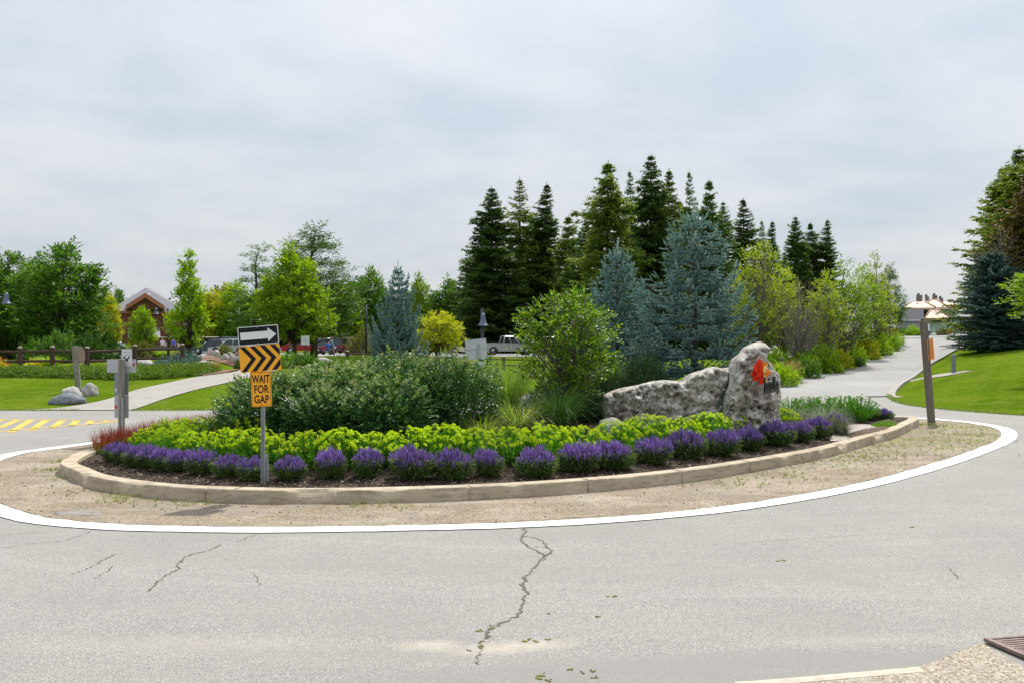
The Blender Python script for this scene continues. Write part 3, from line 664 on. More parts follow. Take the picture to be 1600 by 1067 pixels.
def scatter_pebbles():
    mb = MB(); r_ = np.random.default_rng(8); P_ = []
    ico = [(0, 0, 1), (.894, 0, .447), (.276, .851, .447), (-.724, .526, .447), (-.724, -.526, .447), (.276, -.851, .447), (.724, .526, -.3), (-.276, .851, -.3), (-.894, 0, -.3), (-.276, -.851, -.3), (.724, -.526, -.3)]
    fi = [(0, 1, 2), (0, 2, 3), (0, 3, 4), (0, 4, 5), (0, 5, 1), (1, 6, 2), (2, 7, 3), (3, 8, 4), (4, 9, 5), (5, 10, 1), (6, 7, 2), (7, 8, 3), (8, 9, 4), (9, 10, 5), (10, 6, 1)]
    while len(P_) < 9000:
        p = np.array([r_.uniform(-10, 12.5), r_.uniform(12.2, 27)]); P_.append(p)
    P_ = np.array(P_); P_ = P_[(pdist(KERB, P_[:, 0], P_[:, 1]) < -.06) & (pdist(LI, P_[:, 0], P_[:, 1]) > .02)]
    n = len(P_); s = .005+.012*r_.random(n)**2.5; base = np.array(ico)
    sc = s[:, None, None]*(.7+.6*r_.random((n, 1, 3))); V = base[None]*sc*(.85+.3*r_.random((n, 11, 1))); V[:, :, :2] += P_[:, None]; V[:, :, 2] += .012+s[:, None]*.25
    mb.add(V.reshape(-1, 3), (np.arange(n)[:, None, None]*11+np.array(fi)[None]).reshape(-1, 3))
    t = NT('pebble'); g = t.n('ShaderNodeNewGeometry'); c = t.ramp(g.outputs['Random Per Island'], [(.1, (.16, .13, .10)), (.5, (.33, .28, .22)), (.85, (.48, .44, .38)), (.97, (.65, .62, .57))])
    tag(mb.build('loose_gravel', t.done(t.bsdf(c, .9, 0, .2))), kind='stuff')
scatter_pebbles()

# ------------------------------------------------------------------ plant tools
def leaves(mb, C, D, N, L, Wd, fold=.12, mat=0, belly=.45):
    C = np.asarray(C, float); n = len(C); D = unit(D); Sd = unit(np.cross(D, N)); Nn = np.cross(Sd, D)
    L = np.broadcast_to(L, (n,))[:, None]; Wd = np.broadcast_to(Wd, (n,))[:, None]
    mid = C+D*L*belly+Nn*L*fold
    V = np.stack([C, mid+Sd*Wd/2, C+D*L, mid-Sd*Wd/2], 1).reshape(-1, 3)
    mb.add(V, np.arange(n*4).reshape(n, 4), mat)
def rdir(n, r_=None):
    r_ = r_ or rng; return unit(r_.normal(size=(n, 3)))
def sprays(mb, A, D, length, k, L, Wd, r_, mat=0, spread=.8, up=(0, 0, 1.), jit=.35, t0=.1):
    n = len(A); D = unit(D); up = np.broadcast_to(np.array(up, float), (n, 3)); Sd = unit(np.cross(D, up+r_.normal(0, .25, (n, 3))))
    length = np.broadcast_to(length, (n,))
    for i in range(k):
        t = t0+(1-t0)*(i+.5)/k; sg = 1 if i % 2 else -1
        if i == k-1: sg = 0
        b = A+D*(length*t)[:, None]; ld = D*.6+Sd*sg*spread+r_.normal(0, jit, (n, 3)); nr = np.cross(Sd, D)+r_.normal(0, .35, (n, 3))
        nr = np.where((nr[:, 2:] < 0), -nr, nr)
        leaves(mb, b, ld, nr, L*(.75+.5*r_.random(n)), Wd*(.75+.5*r_.random(n)), .1, mat)
def blades(mb, B, az, lean, length, w, r_, seg=4, droop=.6, mat=0):
    """curved grass blades: B bases (n,3)"""
    n = len(B); dirh = np.stack([np.cos(az), np.sin(az), np.zeros(n)], 1); side = np.stack([-np.sin(az), np.cos(az), np.zeros(n)], 1)
    rows = []
    for i in range(seg+1):
        t = i/seg; ang = lean+droop*t*t
        # integrate approximately: height and reach
        hgt = length*(t*np.cos(lean+droop*t*t*.45)); rch = length*(t*np.sin(lean+droop*t*t*.55))
        c = B+dirh*rch[:, None]+np.array([0, 0, 1.])*hgt[:, None]; ww = (w*(1-t**1.6)*.5+.0008)
        ww = np.broadcast_to(ww, (n,))[:, None]
        rows.append(np.stack([c-side*ww, c+side*ww], 1))
    V = np.stack(rows, 1).reshape(n, -1, 3); m = V.shape[1]
    f = np.array([(2*i, 2*i+1, 2*i+3, 2*i+2) for i in range(seg)])
    mb.add(V.reshape(-1, 3), (np.arange(n)[:, None, None]*m+f[None]).reshape(-1, 4), mat)

ML = {}
ML['salvia_leaf'] = m_leaf('salvia_leaf', [(.05, .105, .028), (.075, .145, .035), (.10, .18, .05), (.13, .17, .055)], .35)
ML['salvia_flower'] = m_leaf('salvia_flower', [(.17, .11, .42), (.25, .17, .58), (.33, .23, .68), (.42, .32, .74), (.26, .14, .38)], .42, .7, .15, 1.1, .12)
ML['spurge_leaf'] = m_leaf('spurge_leaf', [(.035, .15, .003), (.06, .21, .005), (.095, .28, .008), (.15, .36, .012)], .45)
ML['spurge_flower'] = m_leaf('spurge_flower', [(.36, .54, .005), (.47, .62, .007), (.58, .68, .009), (.41, .58, .006)], .4, .6, .15, 1.15)
ML['euonymus'] = m_leaf('euonymus_leaf', [(.022, .08, .018), (.038, .12, .026), (.062, .165, .038), (.03, .10, .022), (.09, .20, .05), (.13, .235, .08)], .22, .4, .5)
ML['euonymus_tip'] = m_leaf('euonymus_tip', [(.17, .29, .09), (.12, .24, .055), (.34, .28, .15), (.23, .34, .12), (.40, .44, .31), (.10, .20, .05)], .3, .45, .4)
ML['grass_bright'] = m_leaf('reed_grass', [(.07, .17, .012), (.11, .24, .02), (.17, .30, .04), (.26, .34, .10)], .4)
ML['grass_dark'] = m_leaf('maiden_grass', [(.035, .11, .015), (.06, .16, .022), (.09, .21, .035), (.15, .27, .07)], .35)
ML['grass_yellow'] = m_leaf('hakone_grass', [(.10, .19, .018), (.17, .27, .03), (.24, .32, .06), (.34, .36, .14)], .4)
ML['fescue'] = m_leaf('blue_fescue', [(.10, .15, .10), (.16, .21, .15), (.22, .27, .19), (.28, .29, .2)], .3)
ML['yew'] = m_leaf('yew_needle', [(.008, .028, .007), (.014, .046, .010), (.022, .065, .012), (.035, .09, .014)], .15)
ML['shrubtree'] = m_leaf('shrub_leaf', [(.035, .10, .007), (.06, .15, .009), (.12, .23, .012), (.26, .36, .016)], .40, .42, .4)
ML['bluespruce'] = m_leaf('blue_spruce_needle', [(.11, .215, .22), (.18, .31, .315), (.27, .42, .425), (.38, .53, .52), (.14, .24, .225)], .15, .7, .15, 1.0, .05)
def blood():
    t = NT('blood_grass'); g = t.n('ShaderNodeNewGeometry'); s = t.n('ShaderNodeSeparateXYZ'); t.l(t.obj(), s.inputs[0])
    h = t.math('ADD', t.math('MULTIPLY', s.outputs[2], 2.4), t.math('MULTIPLY', g.outputs['Random Per Island'], .35))
    c = t.ramp(h, [(.2, (.12, .19, .02)), (.5, (.22, .16, .018)), (.78, (.27, .065, .018)), (1.05, (.20, .022, .018))])
    tr = t.n('ShaderNodeBsdfTranslucent'); t.l(c, tr.inputs[0]); ms = t.n('ShaderNodeMixShader'); ms.inputs[0].default_value = .42
    t.l(t.bsdf(c, .5), ms.inputs[1]); t.l(tr.outputs[0], ms.inputs[2]); return t.done(ms.outputs[0])
ML['blood'] = blood()
ORD = ['first', 'second', 'third', 'fourth', 'fifth', 'sixth', 'seventh', 'eighth', 'ninth', 'tenth', 'eleventh', 'twelfth', 'thirteenth', 'fourteenth', 'fifteenth', 'sixteenth', 'seventeenth', 'eighteenth', 'nineteenth', 'twentieth', 'twenty-first', 'twenty-second', 'twenty-third', 'twenty-fourth', 'twenty-fifth', 'twenty-sixth', 'twenty-seventh', 'twenty-eighth', 'twenty-ninth', 'thirtieth']

# ------------------------------------------------------------------ salvia
def salvia_meshes(seed):
    r_ = np.random.default_rng(seed); lf = MB(); fl = MB(); n = int(230+60*r_.random()); ln_ = r_.normal(0, .035, 2)
    a = r_.random(n)*6.283; q = np.sqrt(r_.random(n)); th = q*1.12
    d = np.stack([np.cos(a)*np.sin(th), np.sin(a)*np.sin(th), np.cos(th)], 1); root = np.stack([np.cos(a)*q*.10, np.sin(a)*q*.10, np.zeros(n)], 1)
    R_ = np.array([.285, .285, .385]); lob = np.array([1+.22*noise.noise((v[0]*2.5+seed, v[1]*2.5, v[2]*2)) for v in d])[:, None]; tip = np.stack([d[:, 0]*R_[0], d[:, 1]*R_[1], .10+d[:, 2]*(R_[2]-.10)], 1)*(.88+.16*r_.random((n, 1)))*lob; tip[:, :2] += ln_*tip[:, 2:]*2; sl = .075+.05*r_.random(n)
    dd = unit(d*.55+np.array([0, 0, .75])+r_.normal(0, .10, (n, 3)))
    for i in range(n):
        b = tip[i]-dd[i]*sl[i]*.6; e = b+dd[i]*sl[i]
        tube(lf, [root[i], (root[i]+b)/2+d[i]*.01, b], [.003, .0025, .002], 3, 0, False)
        tube(fl, [b, b+dd[i]*sl[i]*.35, b+dd[i]*sl[i]*.7, e], [.005, .008, .006, .001], 4, 0, False)
    k = 8
    for j in range(k):
        t = (j+.3)/k; b = tip+dd*(sl*(t-.6))[:, None]; o = rdir(n, r_); o -= dd*np.sum(o*dd, 1, keepdims=True)
        leaves(fl, b, unit(o)+dd*.6, dd+r_.normal(0, .3, (n, 3)), (.019*(1.15-.6*t))*np.ones(n), .013, .1, 0, .5)
    m = 1100; a = r_.random(m)*6.283; hh = r_.random(m)**.85*.25; rr = (.13+.13*np.sin(np.clip(hh/.25, 0, 1)*2.1))*(.55+.5*r_.random(m)); c = np.stack([np.cos(a)*rr, np.sin(a)*rr, hh], 1)
    o = np.stack([np.cos(a), np.sin(a), r_.normal(.35, .5, m)], 1)+r_.normal(0, .3, (m, 3))
    leaves(lf, c, o, np.array([0, 0, 1.])+r_.normal(0, .4, (m, 3)), .045+.03*r_.random(m), .016+.008*r_.random(m), .1)
    return lf.mesh('salvia_foliage', ML['salvia_leaf']), fl.mesh('salvia_spikes', ML['salvia_flower'])
SAL = [salvia_meshes(20+i) for i in range(6)]
def plant(name, label, cat, group, loc, meshes, pnames, rot, scale):
    o = thing(name, label, cat, loc, rot, group, scale)
    for me, pn in zip(meshes, pnames): link(pn, me, o)
    return o
sal = [(172,723,.84),(189,727,.86),(208,731.5,.9),(230,735,.92),(252,738,.9),(272,740,.86),(309,744,.95),(350,749,.86),(392,753,.84),(449,753,.86),(514,751,1.0),(570,750,.95),(644,753,1.22),(706,753,1.12),(764,748,.95),(838,749,1.12),(904,742,1.18),(963,737,1.14),(1021,728,1.12),(1076,719,1.24),(1130,715,1.2),(1172,706,1.1),(1219,699,1.24),(1254,692,1.05),(1280,686,1.12),(1304,678,1.12)]
for i, (u, v, s) in enumerate(sal):
    p = bed(u, v); p = (p[0], p[1]+.2*s)
    wide = s*(1.0 if i < 8 else 1.12)*(1.0 if i not in (10, 11, 14) else .82)
    lab = 'purple salvia clump in the front row of the bed, %s from its left end' % ORD[i]
    if i == 0: lab = 'purple salvia clump at the left end of the front row, beside the red grass'
    if i == len(sal)-1: lab = 'purple salvia clump at the right end of the front row, next to the paving'
    if i == 8: lab = 'purple salvia clump just left of the foot of the yellow sign post'
    if i == 9: lab = 'low purple salvia clump just right of the foot of the yellow sign post'
    if i == 10: lab = 'narrow upright purple salvia, second to the right of the yellow sign post'
    plant('salvia_plant', lab, 'flower', 'purple salvias along the kerb', (p[0], p[1], mz(*p)-.01), SAL[(i*5) % 6], ('foliage', 'flower_spikes'), 1.3*i, (wide*.98, wide*.98, s*(1.16 if i in (10, 11, 14) else 1.04)))
for i, (u, v, s) in enumerate(((1362, 657, 1.0), (1386, 658, .85))):
    p = bed(u, v); p = (p[0], p[1]+.2)
    plant('salvia_plant', ('taller' if i == 0 else 'shorter')+' purple salvia clump at the far right island tip, by the pink groundcover', 'flower', 'purple salvias at the right tip', (p[0], p[1], mz(*p)-.01), SAL[i], ('foliage', 'flower_spikes'), 2.+i, (s*1.15, s, s))

# ------------------------------------------------------------------ yellow-green spurge
def spurge_meshes(seed, flowers=True, n=125):
    r_ = np.random.default_rng(seed); lf = MB(); fl = MB()
    a = r_.random(n)*6.283; q = np.sqrt(r_.random(n)); th = q*1.02; L = .64*(.93+.12*r_.random(n))*(1-.20*q*q)
    d = np.stack([np.cos(a)*np.sin(th), np.sin(a)*np.sin(th), np.cos(th)], 1); root = np.stack([np.cos(a)*q*.12, np.sin(a)*q*.12, np.zeros(n)], 1); tip = root+d*L[:, None]
    for i in range(n): tube(lf, [root[i], (root[i]+tip[i])/2+np.array([0, 0, .02]), tip[i]], [.005, .004, .003], 3, 0, False)
    k = 24
    for j in range(k):
        t = .12+.86*j/k; b = root+(tip-root)*t; o = rdir(n, r_); o -= d*np.sum(o*d, 1, keepdims=True)
        leaves(lf, b, unit(o)+d*(.35+.5*t), d+r_.normal(0, .25, (n, 3)), .055+.02*r_.random(n), .017, .08)
    if flowers:
        k = 16
        for j in range(k):
            o = rdir(n, r_); o -= d*np.sum(o*d, 1, keepdims=True); o = unit(o)*(r_.random(n)**.6)[:, None]*.036
            b = tip+o+d*(.006+.03*r_.random(n)-.012*(np.linalg.norm(o, axis=1)/.03))[:, None]
            u_ = q < .86
            leaves(fl, (b-unit(o)*.010)[u_], (unit(o)+r_.normal(0, .5, (n, 3)))[u_], (d+r_.normal(0, .35, (n, 3)))[u_], (.022+.012*r_.random(n))[u_], .024, .12, 0, .55)
    else:
        for j in range(8):
            o = rdir(n, r_); o -= d*np.sum(o*d, 1, keepdims=True)
            leaves(lf, tip, unit(o)+d*.9, d, .05+.02*r_.random(n), .02, .1)
    a_ = lf.mesh('spurge_foliage', ML['spurge_leaf'])
    return (a_, fl.mesh('spurge_flowers', ML['spurge_flower'])) if flowers else (a_,)
SPU = [spurge_meshes(40+i) for i in range(4)]
spu = [(234,698,.80),(272,701,.86),(312,703,.9),(352,706,.95),(396,709,.98),(440,711,.96),(488,712,1.0),(536,712,.98),(590,711,1.04),(640,710,1.06),(690,709,1.08),(742,708,1.08),(795,707,1.05),(850,705,1.06),(905,702,1.1),(960,699,1.05),(1012,696,1.12),(1060,693,1.08),(1105,690,1.08),(1148,687,1.0),(1182,684,1.06),(1216,682,1.04)]
for i, (u, v, s) in enumerate(spu):
    p = bed(u, v+float(np.interp(u, [230, 380, 900, 1060, 1216], [7, 17, 16, 6, -5]))); lab = 'lime yellow flowering spurge mound behind the salvias, %s from the left' % ORD[i]
    if i == 0: lab = 'lime yellow flowering spurge mound at the left end of its row, beside the red grass'
    if i == len(spu)-1: lab = 'lime yellow flowering spurge mound at the right end of its row, below the lettered rock'
    plant('spurge_plant', lab, 'flower', 'yellow spurges in the long row', (p[0], p[1], mz(*p)-.02), SPU[i % 4], ('foliage', 'flower_heads'), .9*i, (s*.9, s*.9, s*(.90+.08*math.sin(i*2.1))))
for i, (u, v, s) in enumerate(((262,690,.78),(300,692,.82),(345,694,.85),(390,696,.85))):
    p = bed(u, v); plant('spurge_plant', 'lime spurge mound in the short row before the red grass, %s from left' % ORD[i], 'flower', 'yellow spurges in the second row', (p[0], p[1], mz(*p)-.02), SPU[(i+1) % 4], ('foliage', 'flower_heads'), 1.7*i, s)
SPG = [spurge_meshes(60+i, False, 95) for i in range(2)]
for i, (u, v, s) in enumerate(((1236,650,.62),(1262,650,.66),(1290,651,.7),(1316,655,.78),(1340,658,.86))):
    p = bed(u, v); plant('spurge_plant', 'fresh green leafy spurge without flowers right of the rock, %s from the left' % ORD[i], 'plant', 'green spurges right of the rock', (p[0], p[1], mz(*p)-.02), SPG[i % 2], ('foliage',), 1.1*i, (s*1.3, s*1.2, s*1.25))

# ------------------------------------------------------------------ grasses on the island
def tuft_mesh(name, mat, n, r0, length, w, lean, droop, seed, seg=4):
    r_ = np.random.default_rng(seed); mb = MB(); a = r_.random(n)*6.283; q = np.sqrt(r_.random(n))*r0
    B = np.stack([np.cos(a)*q, np.sin(a)*q, np.zeros(n)], 1)
    blades(mb, B, a+r_.normal(0, .5, n), np.abs(r_.normal(lean, lean*.6, n)), length*(.65+.5*r_.random(n)), w*(.7+.6*r_.random(n)), r_, seg, droop*(.5+r_.random(n)))
    return mb.mesh(name, mat)
def grass(mesh, label, u, v, group=None, s=1.0, rot=0., name='ornamental_grass'):
    p = bed(u, v); o = link(name, mesh); o.location = (p[0], p[1], mz(*p)-.02); o.rotation_euler = (0, 0, rot); o.scale = s if isinstance(s, tuple) else (s,)*3
    return tag(o, label, 'grass', group)
tall = tuft_mesh('reed', ML['grass_bright'], 620, .24, 1.35, .011, .16, .55, 1, 5)
fount = tuft_mesh('fountain', ML['grass_dark'], 700, .16, 1.15, .011, .34, 1.25, 2, 6)
low = tuft_mesh('hakone', ML['grass_yellow'], 620, .25, .75, .011, .42, 1.2, 3, 5)
grass(tall, 'tall bright green ornamental grass with pale plumes, between dark shrub and small tree', 793, 655)
grass(fount, 'arching dark green fountain grass in front of the small tree, left of rock', 872, 672, s=(1.05, 1., .98))
grass(low, 'low yellowish green grass clump in front of the tall pale grass', 806, 678, s=1.1, rot=1.)
grass(low, 'straggly green grass spilling over at the right foot of the big shrubs', 752, 688, s=(.8, .8, .8), rot=2.)
grass(tall, 'tall bright green grass behind the dark yew, before the larger blue spruce', 1002, 640, s=(.95, .9, 1.08), rot=.6)
grass(tall, 'tall bright green grass between the small tree and the dark yew', 968, 642, s=(.8, .8, .98), rot=2.1)
mb = MB(); r_ = np.random.default_rng(9); n = 26; a = r_.random(n)*6.28; B = np.stack([np.cos(a)*.15, np.sin(a)*.15, np.zeros(n)], 1)
fes = tuft_mesh('fescue_tuft', ML['fescue'], 900, .12, .62, .007, .55, .7, 5, 4)
for i, (u, v, s, lab) in enumerate(((1130,662,.95,'grey blue fescue tuft at the foot of the tall rock'),(1082,664,.6,'small grey blue fescue tuft before the middle of the long rock'),(1238,668,.95,'grey blue fescue tuft beside the right edge of the lettered rock'),(1288,676,1.15,'largest rounded grey blue fescue tuft, right of the lettered rock'),(1312,680,.8,'grey blue fescue tuft nearest the paving slabs'),(1258,682,.6,'small straw coloured fescue tuft in front of the other fescues'),(985,668,.5,'tiny grey fescue tuft at the left part of the long rock'))):
    grass(fes, lab, u, v, 'blue fescues round the rock', s, i*1.3, 'blue_fescue')
bl_ = [tuft_mesh('blood_tuft', ML['blood'], 230, .19, .47, .012, .16, .3, 70+i, 4) for i in range(3)]
bg_ = [(160,707,.95),(176,702,1.),(196,699,.95),(214,695,.95),(232,690,.98),(250,686,1.),(268,683,1.),(286,680,1.0),(305,679,1.),(324,677,1.),(343,676,1.),(362,675,.95)]
for i, (u, v, s) in enumerate(bg_):
    lab = 'red tipped blood grass clump behind the spurges, %s from the left' % ORD[i]
    if i == 0: lab = 'red and olive blood grass clump at the extreme left end of the bed'
    grass(bl_[i % 3], lab, u, v, 'red blood grass clumps at the left end', s, i*1.1, 'blood_grass')

# ------------------------------------------------------------------ big variegated shrubs
def dome_points(n, r_, rx_, ry_, h, lump=.16, seed=0, lo=.5):
    d = rdir(n, r_); d[:, 2] = np.abs(d[:, 2])*1.1-.16; d = unit(d)
    q = np.array([1+lump*2*noise.noise((v[0]*2.2+seed, v[1]*2.2, v[2]*2.2))+lump*noise.noise((v[0]*5.5+seed, v[1]*5.5, v[2]*5.5)) for v in d])
    rad = (lo+(1-lo)*r_.random(n)**.55)*q
    return d, np.stack([d[:, 0]*rx_*rad, d[:, 1]*ry_*rad, np.maximum(d[:, 2]*.86+.14, .02)*h*rad], 1), rad/q
def shrub_meshes(seed, n=900, rx_=1., ry_=.9, h=1.4, L=.055, Wd=.034, k=8, ln=.24, tips=True, mats=('euonymus', 'euonymus_tip'), lump=.16):
    r_ = np.random.default_rng(seed); lf = MB(); st = MB(); d, p, q = dome_points(n, r_, rx_, ry_, h, lump, seed)
    D = d*.8+np.array([0, 0, .18])+r_.normal(0, .28, (n, 3)); D[:, 2] *= .7
    sprays(lf, p-unit(D)*ln*.5, D, ln, k, L, Wd, r_)
    for i in r_.choice(n, 46, False):
        e = p[i]; tube(st, [(e[0]*.12, e[1]*.12, 0), (e[0]*.5, e[1]*.5, e[2]*.55), e], [.016, .010, .004], 4, 0, False)
    out = [lf.mesh('shrub_leaves', ML[mats[0]]), st.mesh('shrub_stems', MAT['bark'])]
    if tips:
        tp = MB(); s = (q > .85) & (p[:, 2] > h*.56+.32*h*r_.random(n)); pp = p[s]; DD = unit(D[s]); m = len(pp)
        sprays(tp, pp+DD*ln*.28, DD+np.array([0, 0, .45]), ln*.55, 6, L*.8, Wd*.75, r_, 0, .8)
        out.append(tp.mesh('shrub_tips', ML[mats[1]]))
    return out
SH = [shrub_meshes(80+i, 1900, L=.066, Wd=.044, ln=.26) for i in range(3)]
for i, (u, d, hgt, sx_, lab) in enumerate(((418,18.7,.84,1.0,'lowest dark green euonymus shrub at the left end of the mass, behind the yellow sign'),(484,19.0,.82,1.0,'dark green euonymus shrub with pinkish tips, second from the left in the mass'),
        (556,19.3,0.87,1.08,'dark green euonymus shrub in the middle of the mass, before the parked cars'),(640,19.2,0.97,1.12,'tallest pale tipped euonymus shrub, in front of the left blue spruce'),(712,19.0,0.94,.92,'rounded euonymus shrub at the right end of the mass, next to the tall grass'),
        (600,17.95,.74,.95,'lower euonymus shrub in the front of the mass, right of its middle'),(505,17.9,.68,.9,'lower euonymus shrub in the front of the mass, left of its middle'))):
    x = (u-CX)/F*d; z = mz(x, d)
    o = plant('euonymus_shrub', lab, 'shrub', 'variegated shrubs of the big mass', (x, d, z-.03), SH[i % 3], ('foliage', 'stems', 'pale_tips'), i*1.4, (sx_, sx_*.95, hgt))
# dark yews
YW = shrub_meshes(95, 2600, .62, .6, 1.15, .034, .012, 9, .16, False, ('yew',), .12)
for u, d, s, lab in ((1008,22.0,(1.15,1.1,1.38),'dense dark green yew bush behind the long rock'),(938,21.8,(.7,.7,1.0),'dark narrow yew bush between small tree and long rock'),(965,22.6,(.6,.6,.9),'dark yew bush half hidden behind the other two yews'),(905,21.6,(.8,.7,.75),'dark low bush under the right half of the small tree'),(842,22.0,(.8,.7,.62),'dark low bush under the left half of the small tree'),(868,24.0,(1.2,.8,.85),'dark bush hidden behind the small tree')):
    x = (u-CX)/F*d; plant('yew_bush', lab, 'shrub', 'dark yews behind the rock', (x, d, mz(x, d)-.03), YW, ('foliage', 'stems'), u*.1, s)

# ------------------------------------------------------------------ generic broadleaf tree
def tree_meshes(seed, h, prof, clear, ncl, per, L, Wd, leafmat, barkmat, trunk=.12, csig=.32, lean=(0, 0), multi=1, ln=.5, k=7, limb=True, asc=.55, inner=.25, twig=True):
    """prof: (height fraction, radius) pairs of the crown outline"""
    r_ = np.random.default_rng(seed); lf = MB(); tk = MB(); pf = np.array(prof, float)
    z = clear+(1-clear)*r_.random(ncl*6); rr = np.interp(z, pf[:, 0], pf[:, 1]); keep = r_.random(ncl*6) < (rr/pf[:, 1].max())**1.4+.03; z = z[keep][:ncl]; n = len(z)
    rr = np.interp(z, pf[:, 0], pf[:, 1]); a = r_.random(n)*6.283
    lump = np.array([1+.28*noise.noise((math.cos(q)*1.6+seed, math.sin(q)*1.6, w*5)) for q, w in zip(a, z)])
    q = (inner+(1-inner)*r_.random(n)**.6)*lump; c = np.stack([np.cos(a)*rr*q, np.sin(a)*rr*q, z*h], 1)
    c[:, 0] += lean[0]*z; c[:, 1] += lean[1]*z
    tops = []
    for m in range(multi):
        am = m*6.283/max(1, multi)+.6; sp = .0 if multi == 1 else pf[:, 1].max()*.42
        pts = [np.array([math.cos(am)*sp*.12, math.sin(am)*sp*.12, 0])]
        for i in range(1, 8):
            t = i/7; pts.append(np.array([math.cos(am)*sp*t+lean[0]*t, math.sin(am)*sp*t+lean[1]*t, h*.95*t])+np.append(r_.normal(0, .012*h*min(1, t*2), 2), 0))
        tr = np.array(pts); tops.append(tr); rad = trunk*(1-np.linspace(0, 1, 8))**.8+.012; rad[0] *= 1.25
        tube(tk, tr, rad/(1 if multi == 1 else 1.6), 8)
    if limb:
        for i in range(n):
            tr = tops[i % multi]; e = c[i]; rad_h = np.hypot(e[0], e[1]); zb = max(h*clear*.8, e[2]-rad_h*asc*1.6-.1*h*r_.random()); t = np.clip(zb/(h*.95), 0, 1)*7; j = min(int(t), 6); b = tr[j]+(tr[j+1]-tr[j])*(t-j)
            mid = (b+e)/2+np.array([0, 0, -.06*rad_h])+r_.normal(0, .04*rad_h+.01, 3); r0 = trunk*.34*(1-zb/h)**.6+.008
            tube(tk, [b, mid, e], [r0, r0*.6, .006], 5, 0, False)
    C = np.repeat(c, per, 0); off = rdir(len(C), r_)*(r_.random(len(C))**.5)[:, None]*csig*(.7+.6*np.repeat(r_.random(n), per))[:, None]; off[:, 2] *= .75
    A = C+off; axis = np.stack([c[:, 0], c[:, 1], np.full(n, .2*h)], 1); D = np.repeat(unit(axis), per, 0)*.7+unit(off)*.9+r_.normal(0, .3, A.shape)
    sprays(lf, A-unit(D)*ln*.4, D, ln, k, L, Wd, r_, 0, .9)
    return [lf.mesh('crown', ML[leafmat]), tk.mesh('trunk', MAT[barkmat])]
def tree(name, label, loc, meshes, rot=0., s=1., group=None, cat='tree', parts=('crown', 'trunk')):
    return plant(name, label, cat, group, loc, meshes, parts, rot, s)
# small many-stemmed tree on the island
d = 20.9; x = (887-CX)/F*d
SM = tree_meshes(3, 2.85, [(.16, .35), (.28, .70), (.45, .98), (.62, 1.05), (.8, .85), (.92, .55), (1, .15)], .18, 150, 11, .066, .042, 'shrubtree', 'greybark', .05, .23, multi=4, ln=.2, k=8)
tree('small_tree', 'small many stemmed green tree with yellowish leaves in the middle of the island', (x, d, mz(x, d)-.02), SM, .4, (1., 1., .985))

# ------------------------------------------------------------------ blue spruces (near)
def blue_spruce(seed, h, R, dens=1., leader=.35, tuft=1.):
    r_ = np.random.default_rng(seed); nd = MB(); wd = MB()
    tube(wd, [(0, 0, 0), (0, 0, h*.5), (0, 0, h)], [h*.018, h*.011, .008], 7)
    A = []; D = []; Ls = []; z = .05*h; rows = []
    while z < h*.97:
        rows.append(z/h); z += h*(.098-.050*(z/h))*(.85+.3*r_.random())
    for t in rows:
        Rl = R*min(1., .80+1.2*t)*(1-t)**.74*(.84+.32*r_.random())+.04; nb = max(6, int((8+7*(1-t))*dens)); a0 = r_.random()*6
        for b in range(nb):
            a = a0+b/nb*6.283+r_.normal(0, .16); L = Rl*(.66+.46*r_.random()); up = .10+.55*t+r_.normal(0, .06)
            o = np.array([math.cos(a), math.sin(a), 0.]); sd_ = np.array([-math.sin(a), math.cos(a), 0.]); zb = t*h-.10*L+r_.normal(0, .006*h)
            f = lambda s: np.array([0, 0, zb])+o*L*s+np.array([0, 0, L*(up*s-.22*math.sin(s*3.14)+.20*s**3)])
            tube(wd, [f(0), f(.5), f(1.)], [.016*(1-t)+.005, .010*(1-t)+.004, .003], 4, 0, False)
            ns = max(3, int(L/.075))
            for i in range(ns):
                s = .22+.78*(i+r_.random()*.8)/ns; p = f(min(s, 1.)); w = L*.42*(1-s)**.8+.06
                for sg in (-1, 1):
                    sdv = unit(o*.8+sd_*sg*(.95-.35*s)+np.array([0, 0, .04+r_.normal(0, .08)]))
                    m = max(1, int(w/.066))
                    for j in range(m):
                        pp = p+sdv*w*(j+.5)/m; dd = unit(sdv*.8+o*.3+r_.normal(0, .28, 3)+np.array([0, 0, .22])); A.append(pp); D.append(dd); Ls.append(.075+.05*r_.random())
            A.append(f(.95)); D.append(unit(f(1.)-f(.85)+np.array([0, 0, .05]))); Ls.append(.16+.08*r_.random())
    for k in range(12):
        a = k*.7; A.append(np.array([0, 0, h*(.985-.006*k)])); D.append(unit(np.array([math.cos(a)*.7, math.sin(a)*.7, .8]))); Ls.append(leader*.42*(.8+.5*r_.random()))
    A.append(np.array([0, 0, h*.985])); D.append(np.array([0, 0, 1.])); Ls.append(leader)
    A = np.array(A); D = np.array(D); Ls = np.array(Ls); n = len(A)
    # each shoot: a fat bottle brush of needles round a solid core
    U = unit(np.cross(D, rdir(n, r_))); Vv = np.cross(D, U); k = 13
    for Q_ in (U, Vv): leaves(nd, A, D, Q_, Ls*1.0, .044*tuft, .0, 0, .62)
    for j in range(k):
        t = (j+.3)/k; ang = j*2.4+r_.random(n)*.5; o = U*np.cos(ang)[:, None]+Vv*np.sin(ang)[:, None]; b = A+D*(Ls*t)[:, None]
        leaves(nd, b, o*1.0+D*(.75+.5*t), D+r_.normal(0, .2, (n, 3)), (.044-.010*t)*tuft*(.8+.4*r_.random(n)), .019*tuft, .05, 0, .45)
    return [nd.mesh('spruce_needles', ML['bluespruce']), wd.mesh('spruce_wood', MAT['bark'])]
BS1 = blue_spruce(1, 4.95, 1.55, 1.08, .46); BS2 = blue_spruce(2, 4.2, 1.42, 1.05, .46)
